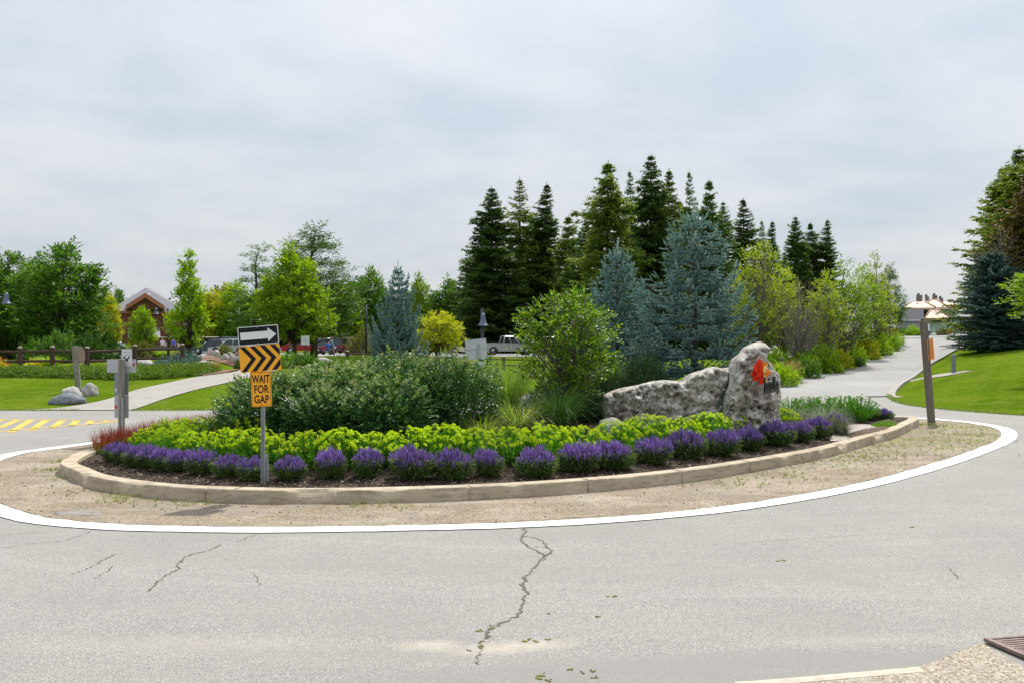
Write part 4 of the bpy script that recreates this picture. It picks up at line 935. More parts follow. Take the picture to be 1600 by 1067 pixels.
for u, d, top, me, hh, lab, rot in ((1085,24.2,312,BS1,4.95+.3,'large blue spruce on the island behind the tall rock',.3),(965,26.0,376,BS2,4.2+.3,'smaller blue spruce on the island, left of the large one',1.2)):
    x = (u-CX)/F*d; z = mz(x, d); want = (H-(top-CY)/F*d)-z
    tree('blue_spruce', lab, (x, d, z-.05), me, rot, ((1.3, 1.3, want/hh) if u > 1000 else (1.12, 1.12, want/hh)), 'blue spruces', 'tree', ('needles', 'trunk'))

# ------------------------------------------------------------------ rocks
def rock_slab(name, outline, d, thick, mat, label, seed, slope=None, parent=None):
    """real boulder: outline (photo pixels at depth d) swelled to its own thickness, pitted and lumpy"""
    o = np.array([[(u-CX)/F*d, H-(v-CY)/F*d] for u, v in outline]); o = catmull(o, True, 2)
    c0 = o.mean(0); o = o+np.array([[noise.noise((p[0]*6, p[1]*6, seed))*.02, noise.noise((p[0]*6, p[1]*6, seed+3.))*.02] for p in o])
    sp = .024; x0, z0 = o.min(0); x1, z1 = o.max(0)
    gx, gz = np.meshgrid(np.arange(x0, x1, sp), np.arange(z0, z1, sp)); gx = gx.ravel()+rng.normal(0, .004, gx.size); gz = gz.ravel(); dist = pdist(o, gx, gz); k = dist > sp*.4
    pts = np.concatenate([o, np.column_stack([gx[k], gz[k]])])
    r = delaunay_2d_cdt([Vector(q) for q in pts], [], [list(range(len(o)))], 1, 1e-5); p = np.array([tuple(q) for q in r[0]]); fs = [list(q) for q in r[2]]
    di = np.maximum(pdist(o, p[:, 0], p[:, 1]), 0); di[np.array([i for i in range(len(p)) if di[i] < 1e-4], int)] = 0
    e = .11; prof = np.sqrt(1-(1-np.clip(di/e, 0, 1))**2)
    ft = np.zeros(len(p)); bt = np.zeros(len(p))
    for i, (x, z) in enumerate(p):
        l = noise.noise((x*1.7+seed, z*1.7, 0))*.26+noise.noise((x*4+seed, z*4, 1))*.13
        cell = noise.cell_vector; v1 = noise.voronoi((x*5.5, z*6.5, seed))[0]; v2 = noise.voronoi((x*11, z*12, seed+4.))[0]; pit = -.16*math.exp(-(v1[0]/.30)**2)*(.3+1.5*max(0, noise.noise((x*2.1, z*2.1, seed+9.))+.3))-.05*math.exp(-(v2[0]/.3)**2)
        rid = .03*(v1[1]-v1[0]); fine = noise.hetero_terrain((x*5, z*5, seed), .7, 2., 5, .3)*.045+noise.fractal((x*14, z*14, seed), .7, 2., 4)*.02
        fac = .16*abs(noise.noise((x*2.6+seed, z*2.9, 4.)))+.10*abs(noise.noise((x*5.5, z*6, seed))); ft[i] = thick*.5*prof[i]*(1+l)+(pit*1.25+rid+fine*1.5-fac)*prof[i]; bt[i] = thick*.5*prof[i]*(1+l*.6)+fine*prof[i]
    ft += np.array([noise.cell((x*1.9+.5*noise.noise((x*2.3, z*2.3, seed)), z*2.3+.5*noise.noise((x*2.1, z*2.1, seed+5.)), seed))*.10+noise.cell((x*5.2+.4*noise.noise((x*6, z*6, seed)), z*6.1+.4*noise.noise((x*5, z*6, seed+5.)), seed+2.))*.045 for x, z in p])*prof
    yoff = np.zeros(len(p))
    if slope: yoff = np.maximum(0, p[:, 0]-((slope[0]-CX)/F*d))*slope[1]
    fr = np.column_stack([p[:, 0], d-ft+yoff, p[:, 1]]); bk = np.column_stack([p[:, 0], d+bt+yoff*.35+.02, p[:, 1]])
    if slope: bk[:, 1] = np.maximum(bk[:, 1], fr[:, 1]+.02*prof)
    if slope:
        for arr in (fr, bk): q_ = (d+yoff)/d; arr[:, 0] *= q_; arr[:, 2] = H+(arr[:, 2]-H)*q_
    rim = di < 1e-3; idx = np.arange(len(p)); bi = np.where(rim, idx, idx+len(p)); bk[rim] = fr[rim]
    V = np.concatenate([fr, bk]); f = []
    for q in fs:
        a, b, c = p[q[0]], p[q[1]], p[q[2]]
        if (b[0]-a[0])*(c[1]-a[1])-(b[1]-a[1])*(c[0]-a[0]) < 0: q = q[::-1]
        f.append(q); f.append([int(bi[k_]) for k_ in q[::-1]])
    base = np.array([o[:, 0].mean(), d, V[:, 2].min()]); mb = MB(); mb.add(V-base, f, 0, True); ob = mb.build(name, mat); ob.location = base
    return tag(ob, label, 'rock')
rock_slab('limestone_boulder', [(942.7,622),(944,617),(948,614.5),(961,608.5),(982,603.6),(1002,600),(1020,595.5),(1037,593),(1057,594),(1067,594.5),(1075,585),(1092,579.6),(1105,575.5),(1115,572.7),(1124,574.8),(1134,573.5),(1140,575.5),(1138.5,586),(1131,605),(1124,618),(1119,631),(1117,668),(1060,672),(1000,672),(950,668),(943,645)], 21.0, .95, MAT['limestone'], 'long low pitted grey limestone boulder left of the lettered rock', 1.0)
TALL = rock_slab('limestone_boulder', [(1130,640),(1132,620),(1138,602),(1141,578),(1147,560),(1160,551),(1164,543.5),(1175,537),(1187,533.5),(1196,539),(1199.5,546),(1195,558),(1204,569),(1209,578),(1216,584),(1217,604),(1216,640),(1215,668),(1170,672),(1128,668)], 20.6, .9, MAT['limestone'], 'tall upright grey limestone rock with the red emblem and black letters', 5.0, (1176, 1.9))
def boulder_mesh(name, mat, seed, rough=.18, sub=4):
    import bmesh
    bm = bmesh.new(); bmesh.ops.create_icosphere(bm, subdivisions=sub, radius=1.0); 
    for v in bm.verts:
        c = v.co.copy(); k = 1+rough*1.4*noise.noise((c.x*1.1+seed, c.y*1.1, c.z*1.1))+rough*.6*noise.noise((c.x*2.6+seed, c.y*2.6, c.z*2.6))+rough*.2*noise.noise((c.x*7+seed, c.y*7, c.z*7))
        v.co = c*k
        if v.co.z < -.35: v.co.z = -.35
    me = bpy.data.meshes.new(name); bm.to_mesh(me); bm.free(); me.materials.append(mat)
    for q in me.polygons: q.use_smooth = True
    return me
def boulder(me, label, loc, size, rot=0., group=None, name='boulder'):
    o = link(name, me); o.location = loc; o.scale = size; o.rotation_euler = (0, 0, rot); return tag(o, label, 'boulder', group)
bm_f = boulder_mesh('field_boulder', MAT['fieldstone'], 1.); bm_l = boulder_mesh('lime_boulder', MAT['limestone'], 4.)
p = bed(944, 664); boulder(bm_l, 'small pale limestone boulder at the left foot of the long rock', (p[0], 19.6, mz(p[0], 19.6)+.1), (.30, .26, .26), .4)

# emblem and letters on the receding face of the tall rock
def rock_sign():
    d0 = 20.6-.45; xa = (1176-CX)/F*d0
    red = m_plain('emblem_red', (.62, .028, .006), .7, 0, .25, 9., .15); orange = m_plain('emblem_orange', (.72, .17, .012), .7, 0, .25, 9., .15); pale = m_plain('emblem_yellow', (.70, .50, .14), .7, 0, .2, 9., .15)
    cx_ = (1186-CX)/F*20.05; cz = H-(581-CY)/F*20.05; ang = math.radians(26); M = rz(ang)
    r = thing('leaf_emblem', 'bright red and orange leaf shaped metal emblem mounted on the tall rock', 'emblem', (cx_, 20.02, cz)); k = 0
    r_ = np.random.default_rng(4); R_ = MB(); O = MB(); Y = MB()
    def lobe(mb, a, L, w, y, x0=0., z0=0.):
        pts = []
        for t, ww in ((0, .18), (.22, .5), (.36, .98), (.48, .66), (.62, 1.0), (.74, .52), (.86, .5), (1., .04)): pts.append((t*L, ww*w/2))
        out = pts+[(q[0], -q[1]) for q in pts[::-1]]; ca, sa = math.cos(a), math.sin(a)
        prism(mb, [(x0+q[0]*ca-q[1]*sa, z0+q[0]*sa+q[1]*ca) for q in out], y-.012, y+.012, M)
    for i, (a, L, w) in enumerate(((95,.29,.17),(130,.27,.16),(165,.25,.15),(198,.26,.16),(232,.26,.15),(266,.27,.16),(300,.24,.15),(332,.21,.14),(8,.22,.15),(55,.27,.16))):
        lobe(O if i in (8, 9) else R_, math.radians(a+r_.normal(0, 6)), L*(.78+.34*r_.random()), w*1.05, -.03*(i % 3), 0, 0)
    for i, (a, L, w) in enumerate(((115,.17,.12),(215,.17,.12),(20,.16,.11))): lobe(R_, math.radians(a), L, w, -.075)
    for a, L in ((66, .20), (84, .15), (-70, .22), (48, .14)): lobe(Y, math.radians(a), L, .05, -.10, .03, -.02)
    R_.build('red_lobes', red, r); O.build('orange_lobes', orange, r); Y.build('yellow_veins', pale, r)
    # raised letters standing off the rock face
    cu = bpy.data.curves.new('lettering', 'FONT'); cu.body = 'Lora Bay'; cu.size = .40; cu.extrude = .018; cu.offset = .006; cu.align_x = 'LEFT'
    tmp = bpy.data.objects.new('lettering', cu); COL.objects.link(tmp); bpy.context.view_layer.update()
    me = bpy.data.meshes.new_from_object(tmp.evaluated_get(bpy.context.evaluated_depsgraph_get())); bpy.data.objects.remove(tmp)
    me.materials.clear(); me.materials.append(m_plain('black_metal', (.015, .015, .017), .5, .4, .1))
    x0 = (1188-CX)/F*20.1; z0 = H-(610-CY)/F*20.1; L_ = thing('rock_lettering', 'black metal raised letters fixed along the receding side of the tall rock', 'lettering', (x0, 19.78, z0), math.atan2(1.9, 1.0))
    o = link('letters', me, L_); o.rotation_euler = (math.radians(90), 0, 0); o.scale = (.86, 1., 1.)
    rl = MB(); box(rl, (.62, .01, -.03), (1.36, .02, .03), None, 0, .004); rl.build('rail', MAT_['black'], L_)
MAT_ = {'black': m_plain('black_metal', (.015, .015, .017), .5, .4, .1)}
rock_sign()

# paving and groundcovers at the right tip
pv = [bed(*q) for q in ((1296,688),(1318,668),(1345,664),(1378,667),(1372,674),(1340,682),(1312,690))]
def mk_paver():
    t = NT('paving'); b = t.n('ShaderNodeTexBrick'); b.inputs['Scale'].default_value = 1.0; b.inputs['Brick Width'].default_value = .62; b.inputs['Row Height'].default_value = .42; b.inputs['Mortar Size'].default_value = .012
    b.inputs['Color1'].default_value = (.34, .29, .25, 1); b.inputs['Color2'].default_value = (.27, .235, .21, 1); b.inputs['Mortar'].default_value = (.07, .06, .05, 1); t.l(t.map((1, 1, 1), rot=(0, 0, .5)), b.inputs['Vector'])
    return t.done(t.bsdf(t.mix(t.ramp(t.noise(5, 5), [(.4, 0.), (.7, .5)]), b.outputs[0], (.38, .34, .3)), .9))
struct(drape('paving', catmull(pv, True, 3), mk_paver(), .03, fn=mound, sp=.3))
def cover(name, poly, mat, n, L, Wd, hgt, seed):
    poly = catmull([bed(*q) for q in poly], True, 4); r_ = np.random.default_rng(seed); x0, y0 = poly.min(0); x1, y1 = poly.max(0); q = np.column_stack([r_.uniform(x0, x1, n*3), r_.uniform(y0, y1, n*3)])
    dd = pdist(poly, q[:, 0], q[:, 1]); q = q[dd > 0][:n]; dd = dd[dd > 0][:n]; z = mound(q[:, 0], q[:, 1])+.02+hgt*np.clip(dd/.2, 0, 1)*(.3+.7*r_.random(len(q)))
    mb = MB(); D = rdir(len(q), r_)+np.array([0, 0, .3]); leaves(mb, np.column_stack([q, z]), D, np.array([0, 0, 1.])+r_.normal(0, .5, (len(q), 3)), L, Wd, .1); return tag(mb.build(name, mat), kind='stuff')
ML['thyme_pink'] = m_leaf('thyme_pink', [(.30, .20, .24), (.24, .20, .17), (.38, .26, .32), (.16, .17, .10)], .3); ML['thyme_grey'] = m_leaf('thyme_grey', [(.22, .19, .17), (.17, .17, .12), (.28, .24, .24)], .3)
ML['sedum'] = m_leaf('sedum_green', [(.10, .24, .015), (.15, .30, .02), (.20, .34, .03)], .35)
cover('thyme_cover', [(1322,682),(1345,675),(1378,671),(1394,672),(1386,677),(1355,684),(1336,687)], ML['thyme_pink'], 5000, .04, .022, .09, 1)
cover('thyme_cover', [(1360,665),(1372,660),(1392,659),(1408,664),(1400,668),(1380,667)], ML['thyme_grey'], 3500, .04, .022, .07, 2)
cover('sedum_cover', [(1362,666),(1380,663),(1404,666),(1398,670.5),(1375,669.5)], ML['sedum'], 3500, .045, .024, .10, 3)
# weeds and grass growing out of the gravel beside the kerb
def weeds():
    r_ = np.random.default_rng(12); mb = MB(); B = []; 
    for u, v, n, s in ((95,722,40,.12),(78,735,30,.09),(107,748,34,.1),(200,775,60,.3),(230,778,80,.35),(290,786,40,.3),(560,789,26,.2),(620,792,30,.2),(1150,757,40,.35),(1220,743,70,.4),(1290,727,90,.45),(1340,714,90,.45),(1450,664,80,.22),(1470,676,60,.5),(1500,668,60,.4),(1400,700,120,.7),(1440,690,120,.8),(1370,712,90,.6),(1480,690,60,.5),(1520,680,40,.3)):
        c = np.array(flat(u, v)); q = c+r_.normal(0, 1, (n, 2))*np.array([s*1.3, s]); B.append(q)
    B = np.concatenate(B); B = B[pdist(KERB, B[:, 0], B[:, 1]) < -.02]; rep = 5; B = np.repeat(B, rep, 0)+r_.normal(0, .02, (len(B)*rep, 2)); B = B[pdist(KERB, B[:, 0], B[:, 1]) < -.015]; n = len(B)
    blades(mb, np.column_stack([B, np.full(n, .012)]), r_.random(n)*6.28, np.abs(r_.normal(.5, .3, n)), .03+.06*r_.random(n)**2, .007, r_, 3, .5)
    tag(mb.build('kerb_weeds', m_leaf('weed', [(.10, .17, .015), (.17, .22, .03), (.22, .22, .06)], .35)), kind='stuff')
weeds()

def lawn_fringe():
    r_ = np.random.default_rng(31); mb = MB(); B = []
    for line, n in ((px((-40, 641), (120, 641.2)), 900), (px((205, 641.3), (360, 640.9), (500, 641)), 1200), (px((1389, 617), (1396, 625), (1420, 633), (1480, 640), (1540, 645), (1600, 649), (1660, 652)), 2600)):
        l = catmull(line, False, 12); k = r_.integers(0, len(l)-1, n); t = r_.random((n, 1)); B.append(l[k]*(1-t)+l[k+1]*t+np.column_stack([r_.normal(0, .06, n), r_.normal(.03, .10, n)]))
    B = np.concatenate(B); n = len(B); blades(mb, np.column_stack([B, terr(B[:, 0], B[:, 1])]), r_.random(n)*6.28, np.abs(r_.normal(.5, .3, n)), .04+.08*r_.random(n)**2, .016, r_, 3, .5)
    tag(mb.build('lawn_fringe', m_leaf('fringe', [(.07, .14, .01), (.11, .18, .014), (.17, .21, .03)], .35)), kind='stuff')
lawn_fringe()
# ------------------------------------------------------------------ signs and posts on and beside the island
def text_mesh(body, size, mat, extrude=.002, offset=.004, sxx=1., spacing=1.):
    cu = bpy.data.curves.new('text', 'FONT'); cu.body = body; cu.size = size; cu.extrude = extrude; cu.offset = offset; cu.align_x = 'CENTER'; cu.align_y = 'CENTER'; cu.space_character = spacing
    t = bpy.data.objects.new('text', cu); COL.objects.link(t); bpy.context.view_layer.update()
    me = bpy.data.meshes.new_from_object(t.evaluated_get(bpy.context.evaluated_depsgraph_get())); bpy.data.objects.remove(t)
    me.materials.clear(); me.materials.append(mat); return me
C_yel = m_plain('sign_yellow', (.84, .37, .008), .5, 0, .06, 3.); C_blk = m_plain('sign_black', (.010, .010, .013), .6, 0, .2, 3., .2); C_wht = m_plain('sign_white', (.66, .67, .69), .45, 0, .06, 3.)
C_gal = m_plain('galvanised', (.30, .32, .34), .5, .5, .18, 14.); C_alu = m_plain('sign_back', (.42, .44, .46), .5, .25, .08, 4.); C_slate = m_plain('sign_back_blue', (.22, .255, .30), .5, .2, .1, 4.); C_red = m_plain('reflector_red', (.5, .05, .02), .3)
def bolt(mb, x, z, y, r=.008): lathe(mb, [(r, 0), (r, .004), (r*.6, .007)], (x, y, z), 8, 0, rx(math.pi/2))
def bolts(o, mat, *ps):
    for q in ps: b = MB(); bolt(b, *q); b.build('bolt', mat, o)
def yellow_sign():
    p = bed(412, 757); d = p[1]; z = mz(*p); K = d/F; x0 = p[0]
    X = lambda u: (u-412)*K; Z = lambda v: H-(v-CY)*K-z
    r = thing('traffic_sign', 'yellow roundabout sign reading WAIT FOR GAP with chevrons and one way arrow', 'sign', (x0, d, z))
    mb = MB()    # U-channel post with holes as small dark dots
    for sx_ in (-1, 1): box(mb, (X(411)+sx_*.024, .0, Z(640)/2), (.012, .030, Z(640)+.04), None, 0, .002); 
    box(mb, (X(411), .016, Z(560)/2), (.044, .006, Z(560)+.04), None, 0, .001)
    for k in range(26): lathe(mb, [(.0045, 0), (.0045, .002)], (X(411), .0125, .04+k*.035), 8, 1, rx(math.pi/2))
    mb.build('post', [C_gal, C_blk], r)
    s = MB(); box(s, (X(415.5), .06, Z(718)/2+.06), (.05, .012, .40), ry(-.02), 0, .003); s.build('post_stub', C_gal, r)
    def panel(name, corners, mat, y, rad, thick=.004):
        # corners: pixel quad tl tr br bl -> best fit tilted rectangle
        c = np.array([(X(u), Z(v)) for u, v in corners]); w = (np.linalg.norm(c[1]-c[0])+np.linalg.norm(c[2]-c[3]))/2; h = (np.linalg.norm(c[3]-c[0])+np.linalg.norm(c[2]-c[1]))/2
        a = math.atan2(c[1][1]-c[0][1]+c[2][1]-c[3][1], c[1][0]-c[0][0]+c[2][0]-c[3][0]); m = c.mean(0)
        b = MB(); prism(b, rrect(-w/2, -h/2, w/2, h/2, rad), 0, thick); o = b.build(name, mat, r); o.location = (m[0], y, m[1]); o.rotation_euler = (0, -a, 0); return o, w, h
    # arrow panel
    o, w, h = panel('arrow_panel', [(372,512),(435,507),(436,536),(373,541)], C_wht, -.020, .018)
    b = MB(); prism(b, rrect(-w/2+.012, -h/2+.012, w/2-.012, h/2-.012, .012), -.0025, -.0005); b.build('black_field', C_blk, o)
    b = MB(); L = w*.44; hh = h*.20; prism(b, [(-L, -hh), (w*.24, -hh), (w*.24, -h*.37), (w*.445, 0), (w*.24, h*.37), (w*.24, hh), (-L, hh)], -.005, -.003); b.build('arrow', C_wht, o)
    bolts(o, C_gal, (-.01, h*.42, -.004), (-.01, -h*.42, -.004))
    # chevron panel
    o, w, h = panel('chevron_panel', [(374.5,542),(438,536.5),(439.5,577),(376,582)], C_yel, -.026, .014)
    b = MB(); q = w/4.02; bw = q*.50
    for k in range(4):
        xl = -w/2+.012+k*q; tip = xl+q*1.06; xr = xl+bw; e = h/2-.006; lim = w/2-.004
        if k < 3: prism(b, [(xl, e), (xr, e), (min(tip+bw, lim), 0), (xr, -e), (xl, -e), (tip, 0)], -.0025, -.0005)
        else:
            f_ = lambda xx: e*(1-(lim-xx)/(tip-xl))
            prism(b, [(xl, e), (xr, e), (lim, e*(1-(lim-xr)/(tip-xl))), (lim, e*(1-(lim-xl)/(tip-xl)))], -.0025, -.0005)
            prism(b, [(xr, -e), (xl, -e), (lim, -e*(1-(lim-xl)/(tip-xl))), (lim, -e*(1-(lim-xr)/(tip-xl)))], -.0025, -.0005)
    b.build('chevrons', C_blk, o); bolts(o, C_gal, (-.01, h*.43, -.004), (-.01, -h*.1, -.004))
    # text panel
    o, w, h = panel('text_panel', [(392,580),(423.5,579),(425,634),(393.5,635.5)], C_yel, -.012, .02)
    b = MB(); oo = rrect(-w/2+.010, -h/2+.010, w/2-.010, h/2-.010, .014); ii = rrect(-w/2+.015, -h/2+.015, w/2-.015, h/2-.015, .010); n = len(oo)
    V = np.array([(q[0], -.002, q[1]) for q in oo]+[(q[0], -.002, q[1]) for q in ii]); b.add(V, [(i, (i+1) % n, n+(i+1) % n, n+i) for i in range(n)]); b.build('border', C_blk, o)
    for k, wd in enumerate(('WAIT', 'FOR', 'GAP')):
        t = link('letters', text_mesh(wd, .165, C_blk, .0008, .0036, 1., 1.04), o); t.rotation_euler = (math.radians(90), 0, 0); t.location = (0, -.002, h*(.27-.285*k)); t.scale = ((.60 if wd == 'WAIT' else .68), 1, 1)
    bolts(o, C_blk, (0, h*.44, -.003, .006), (0, -h*.44, -.003, .006))
yellow_sign()

def left_sign_post():
    d = 22.2; K = d/F; x0 = (190-CX)*K; X = lambda u: (u-190)*K; Z = lambda v: H-(v-CY)*K
    r = thing('sign_post', 'square wooden post carrying several blank sign backs, left end of the island', 'sign', (x0, d, 0))
    mb = MB(); box(mb, (X(189.8), 0, Z(561)/2-.05), (.12, .12, Z(561)+.1), rz(.62), 0, .006); mb.build('post', MAT['greywood'], r)
    mb = MB(); box(mb, (X(193.5), -.088, (Z(628)+Z(684))/2), (.045, .012, Z(628)-Z(684)+.2), rz(.1), 0, .002); mb.build('steel_strip', C_gal, r)
    def pan(name, u0, v0, u1, v1, y, mat, rad=.015):
        b = MB(); prism(b, rrect(X(u0), Z(v1), X(u1), Z(v0), rad), y, y+.006); return b.build(name, mat, r)
    pan('sign_panel', 164, 561, 210, 582, .105, C_alu, .03); pan('sign_panel', 176, 583, 198, 617, .10, C_slate); pan('sign_panel', 176, 617.4, 198.3, 653, .10, C_alu)
    o = pan('notice_panel', 187.5, 545.5, 203.5, 572, .095, C_wht, .008)
    # two short rows of small faded lettering and the black two-armed arrow
    for v, us in ((549.5, ((189,190.5),(191,192.2),(192.8,194.3),(195,196.3),(196.9,198.2),(198.8,200),(200.6,202))), (554, ((189,190.4),(191.8,193),(193.5,194.6),(195.2,196.6),(197.8,199),(199.6,201)))):
        b = MB()
        for a, c in us: prism(b, [(X(a), Z(v+.9)), (X(c), Z(v+.9)), (X(c)-.004, Z(v-.9)), (X(a)+.004, Z(v-.9))], .0925, .0945)
        b.build('text_row', m_plain('faded_grey', (.28, .29, .31), .5), o)
    b = MB(); c = lambda u, v: (X(u), Z(v)); prism(b, [c(194.4,564.5), c(194.4,562), c(190.9,558.5), c(190.7,560.3), c(189.5,556.6), c(193.6,556.8), c(192.4,557.5), c(195.7,560.6), c(199.2,556.4), c(201.2,556.6), c(197.2,561.6), c(197.2,564.5)], .092, .0945); b.build('arrow', C_blk, o)
    b = MB(); prism(b, rrect(X(205), Z(571.8), X(208), Z(566.8), .004), .1015, .1045); b.build('reflector', C_red, r); b = MB(); prism(b, rrect(X(176.6), Z(638.5), X(180), Z(633), .004), .0965, .0995); b.build('reflector', C_red, r)
    b = MB(); prism(b, rrect(X(177.2), Z(611.5), X(180), Z(606.4), .004), .0965, .0995); b.build('sticker', C_wht, r)
left_sign_post()

def lean_post(name, label, foot, top, w, loc_d, build):
    K = loc_d/F; z0 = tz((foot[0]-CX)*K, loc_d); p0 = np.array([(foot[0]-CX)*K, loc_d, z0]); p1 = np.array(P(top[0], top[1], loc_d)); d = p1-p0; L = np.linalg.norm(d); a = math.atan2(d[0], d[2])
    r = thing(name, label, 'sign', tuple(p0)); r.rotation_euler = (0, a, 0); mb = MB(); box(mb, (0, 0, L/2-.1), (w, w*.9, L+.2), rz(.25), 0, .008); mb.build('post', MAT['darkwood' if loc_d < 30 else 'greywood'], r); build(r, L, K); return r
MAT['darkwood'] = mk_wood('dark_weathered_wood', (.10, .085, .07), (.21, .185, .155))
def right_post(r, L, K):
    b = MB(); prism(b, rrect(-.28, -.30, .28, .30, .03), 0, .006); o = b.build('orange_panel', m_plain('sign_orange', (.80, .25, .012), .5, 0, .08, 4.), r); o.location = (.19, .12, L-.80); o.rotation_euler = (0, 0, math.radians(50))
    for x in (-.14, .0, .14): b = MB(); box(b, (x, -.004, 0), (.035, .004, .5)); b.build('stripe', m_plain('sign_dark_orange', (.35, .07, .01), .5), o)
    b = MB(); prism(b, rrect(-.16, -.15, .16, .15, .02), 0, .005); o = b.build('white_panel', C_wht, r); o.location = (.14, .10, L-.24); o.rotation_euler = (0, 0, math.radians(48))
    b = MB(); box(b, (0, -.004, -.10), (.26, .004, .09)); b.build('black_bar', C_blk, o)
lean_post('sign_post', 'leaning wooden post with an orange sign seen edge on, past the right tip', (1455.5, 660.5), (1443, 502), .165, 28.0, right_post)
def oct_post(r, L, K):
    R_ = .36; b = MB(); prism(b, [(R_*math.cos(math.radians(22.5+45*k)), R_*math.sin(math.radians(22.5+45*k))) for k in range(8)], 0, .006); o = b.build('octagon_panel', m_plain('sign_back_brown', (.17, .12, .09), .6, .2), r); o.location = (.13, .22, L-.36); o.rotation_euler = (0, 0, math.radians(88))
lean_post('sign_post', 'slim pale wooden post with dark octagonal sign between the left lawn boulders', (123, 618), (116.5, 540.5), .20, 39.0, oct_post)
def back_sign():
    d = 40.; K = d/F; x0 = (744-CX)*K; z0 = tz(x0, d); X = lambda u: (u-744)*K; Z = lambda v: H-(v-CY)*K-z0
    r = thing('road_sign', 'tilted pale grey sign back between the shrub mass and the tall grass', 'sign', (x0, d, z0)); a = .11
    mb = MB(); box(mb, (X(744.5), -.03, Z(548)/2), (.07, .05, Z(526)), ry(.07), 0, .004); mb.build('post', C_gal, r)
    for n, (u0, v0, u1, v1) in enumerate(((727,530,760,545.5),(728,546,761,562))):
        b = MB(); w = (u1-u0)*K; h = (v1-v0)*K; prism(b, rrect(-w/2, -h/2, w/2, h/2, .02), 0, .006); o = b.build('sign_panel', C_alu, r); o.location = (X((u0+u1)/2), 0, Z((v0+v1)/2)); o.rotation_euler = (0, -a, 0)
    b = MB(); w = 17*K; h = 11*K; prism(b, rrect(-w/2, -h/2, w/2, h/2, .02), 0, .006); o = b.build('lower_panel', C_alu, r); o.location = (X(748), 0, Z(570)); o.rotation_euler = (0, -a, 0)
back_sign()
def info_sign():
    d = 56.; K = d/F; x0 = (477-CX)*K; z0 = tz(x0, d); X = lambda u: (u-477)*K; Z = lambda v: H-(v-CY)*K-z0
    r = thing('information_board', 'small white notice board on a brown post behind the left boulders and junipers', 'sign', (x0, d, z0)); b = MB(); box(b, (0, .04, Z(540)/2), (.10, .08, Z(540)+.1), None, 0, .005); b.build('post', MAT['brownwood'], r)
    b = MB(); box(b, (0, 0, Z(532)), (13*K, .03, 14*K), None, 0, .006); o = b.build('board', m_plain('board_white', (.6, .6, .58), .5), r)
    for v in (528, 531, 533): b = MB(); box(b, (-.05 if v == 533 else 0, -.018, Z(v)), ((5 if v == 533 else 8)*K, .004, .7*K)); b.build('text_row', m_plain('faded_grey', (.28, .29, .31), .5), o)
info_sign()
x, d = (431.5-CX)/F*26, 26.; z = mz(x, d); r = thing('marker_post', 'narrow orange marker post just behind the chevron sign', 'post', (x, d, z)); mb = MB(); hh = H-(584-CY)/F*d-z; box(mb, (0, 0, hh/2), (.06, .03, hh), None, 0, .01); mb.build('post', C_yel, r); mb = MB(); box(mb, (0, -.017, hh*.8), (.05, .004, .12)); mb.build('reflector', C_wht, r)
def bollard():
    p = hit(1490, 582, terr); z = tz(*p); r = thing('bollard', 'slim blue grey stone bollard on the lawn by the short side path', 'bollard', (p[0], p[1], z)); K = p[1]/F; mb = MB(); box(mb, (0, 0, 13.5*K), (6.3*K, 5.*K, 28*K), rz(.2), 0, .03); mb.build('shaft', m_plain('blue_stone', (.17, .19, .22), .8, 0, .15, 8.), r); mb = MB(); box(mb, (0, 0, 27.8*K), (6.8*K, 5.4*K, 1.2*K), rz(.2), 0, .02); mb.build('cap', m_plain('blue_stone_cap', (.26, .28, .30), .8, 0, .15, 8.), r)
bollard()

# ------------------------------------------------------------------ split rail fences
def fence(posts, label, group=None, rails=(.93, .45), zs=1.):
    """posts: list of (u, d); posts and rails are parts of one fence"""
    pts = [((u-CX)/F*d, d) for u, d in posts]; z = [tz(*p) for p in pts]; r = thing('rail_fence', label, 'fence', (pts[0][0], pts[0][1], z[0])); o = np.array([pts[0][0], pts[0][1], z[0]])
    r.scale = (1, 1, zs)
    for i, p in enumerate(pts):
        b = MB(); box(b, (0, 0, .55), (.20, .20, 1.14), None, 0, .015); lathe(b, [(.13, 1.12), (.10, 1.17), (.03, 1.20)], (0, 0, 0), 4, 1, rz(math.pi/4), False); q = b.build('post', [MAT['brownwood'], m_plain('post_cap', (.33, .28, .25), .8)], r); q.location = (np.array([p[0], p[1], z[i]])-o)/np.array([1, 1, zs])
    for i in range(len(pts)-1):
        a = (np.array([pts[i][0], pts[i][1], z[i]])-o)/np.array([1, 1, zs]); c = (np.array([pts[i+1][0], pts[i+1][1], z[i+1]])-o)/np.array([1, 1, zs])
        for h in rails:
            d = c-a; L = np.linalg.norm(d); m = (a+c)/2; yaw = math.atan2(d[1], d[0]); pit = math.asin(d[2]/L); b = MB(); box(b, (0, 0, 0), (L-.2, .07, .13), None, 0, .03); q = b.build('rail', MAT['brownwood'], r); q.location = m+np.array([0, 0, h]); q.rotation_euler = (0, -pit, yaw)
fence([(-75, 50.), (-22, 50.), (31, 50.0), (82, 50.4), (136, 49.6), (211, 52.), (285, 53.5)], 'long dark brown split rail fence along the left lawn')
fence([(543, 57.), (612, 56.5), (668, 56.), (727, 55.), (787, 55.), (850, 55.5)], 'brown split rail fence behind the shrub mass and left blue spruce', None, (.93, .45), .66)

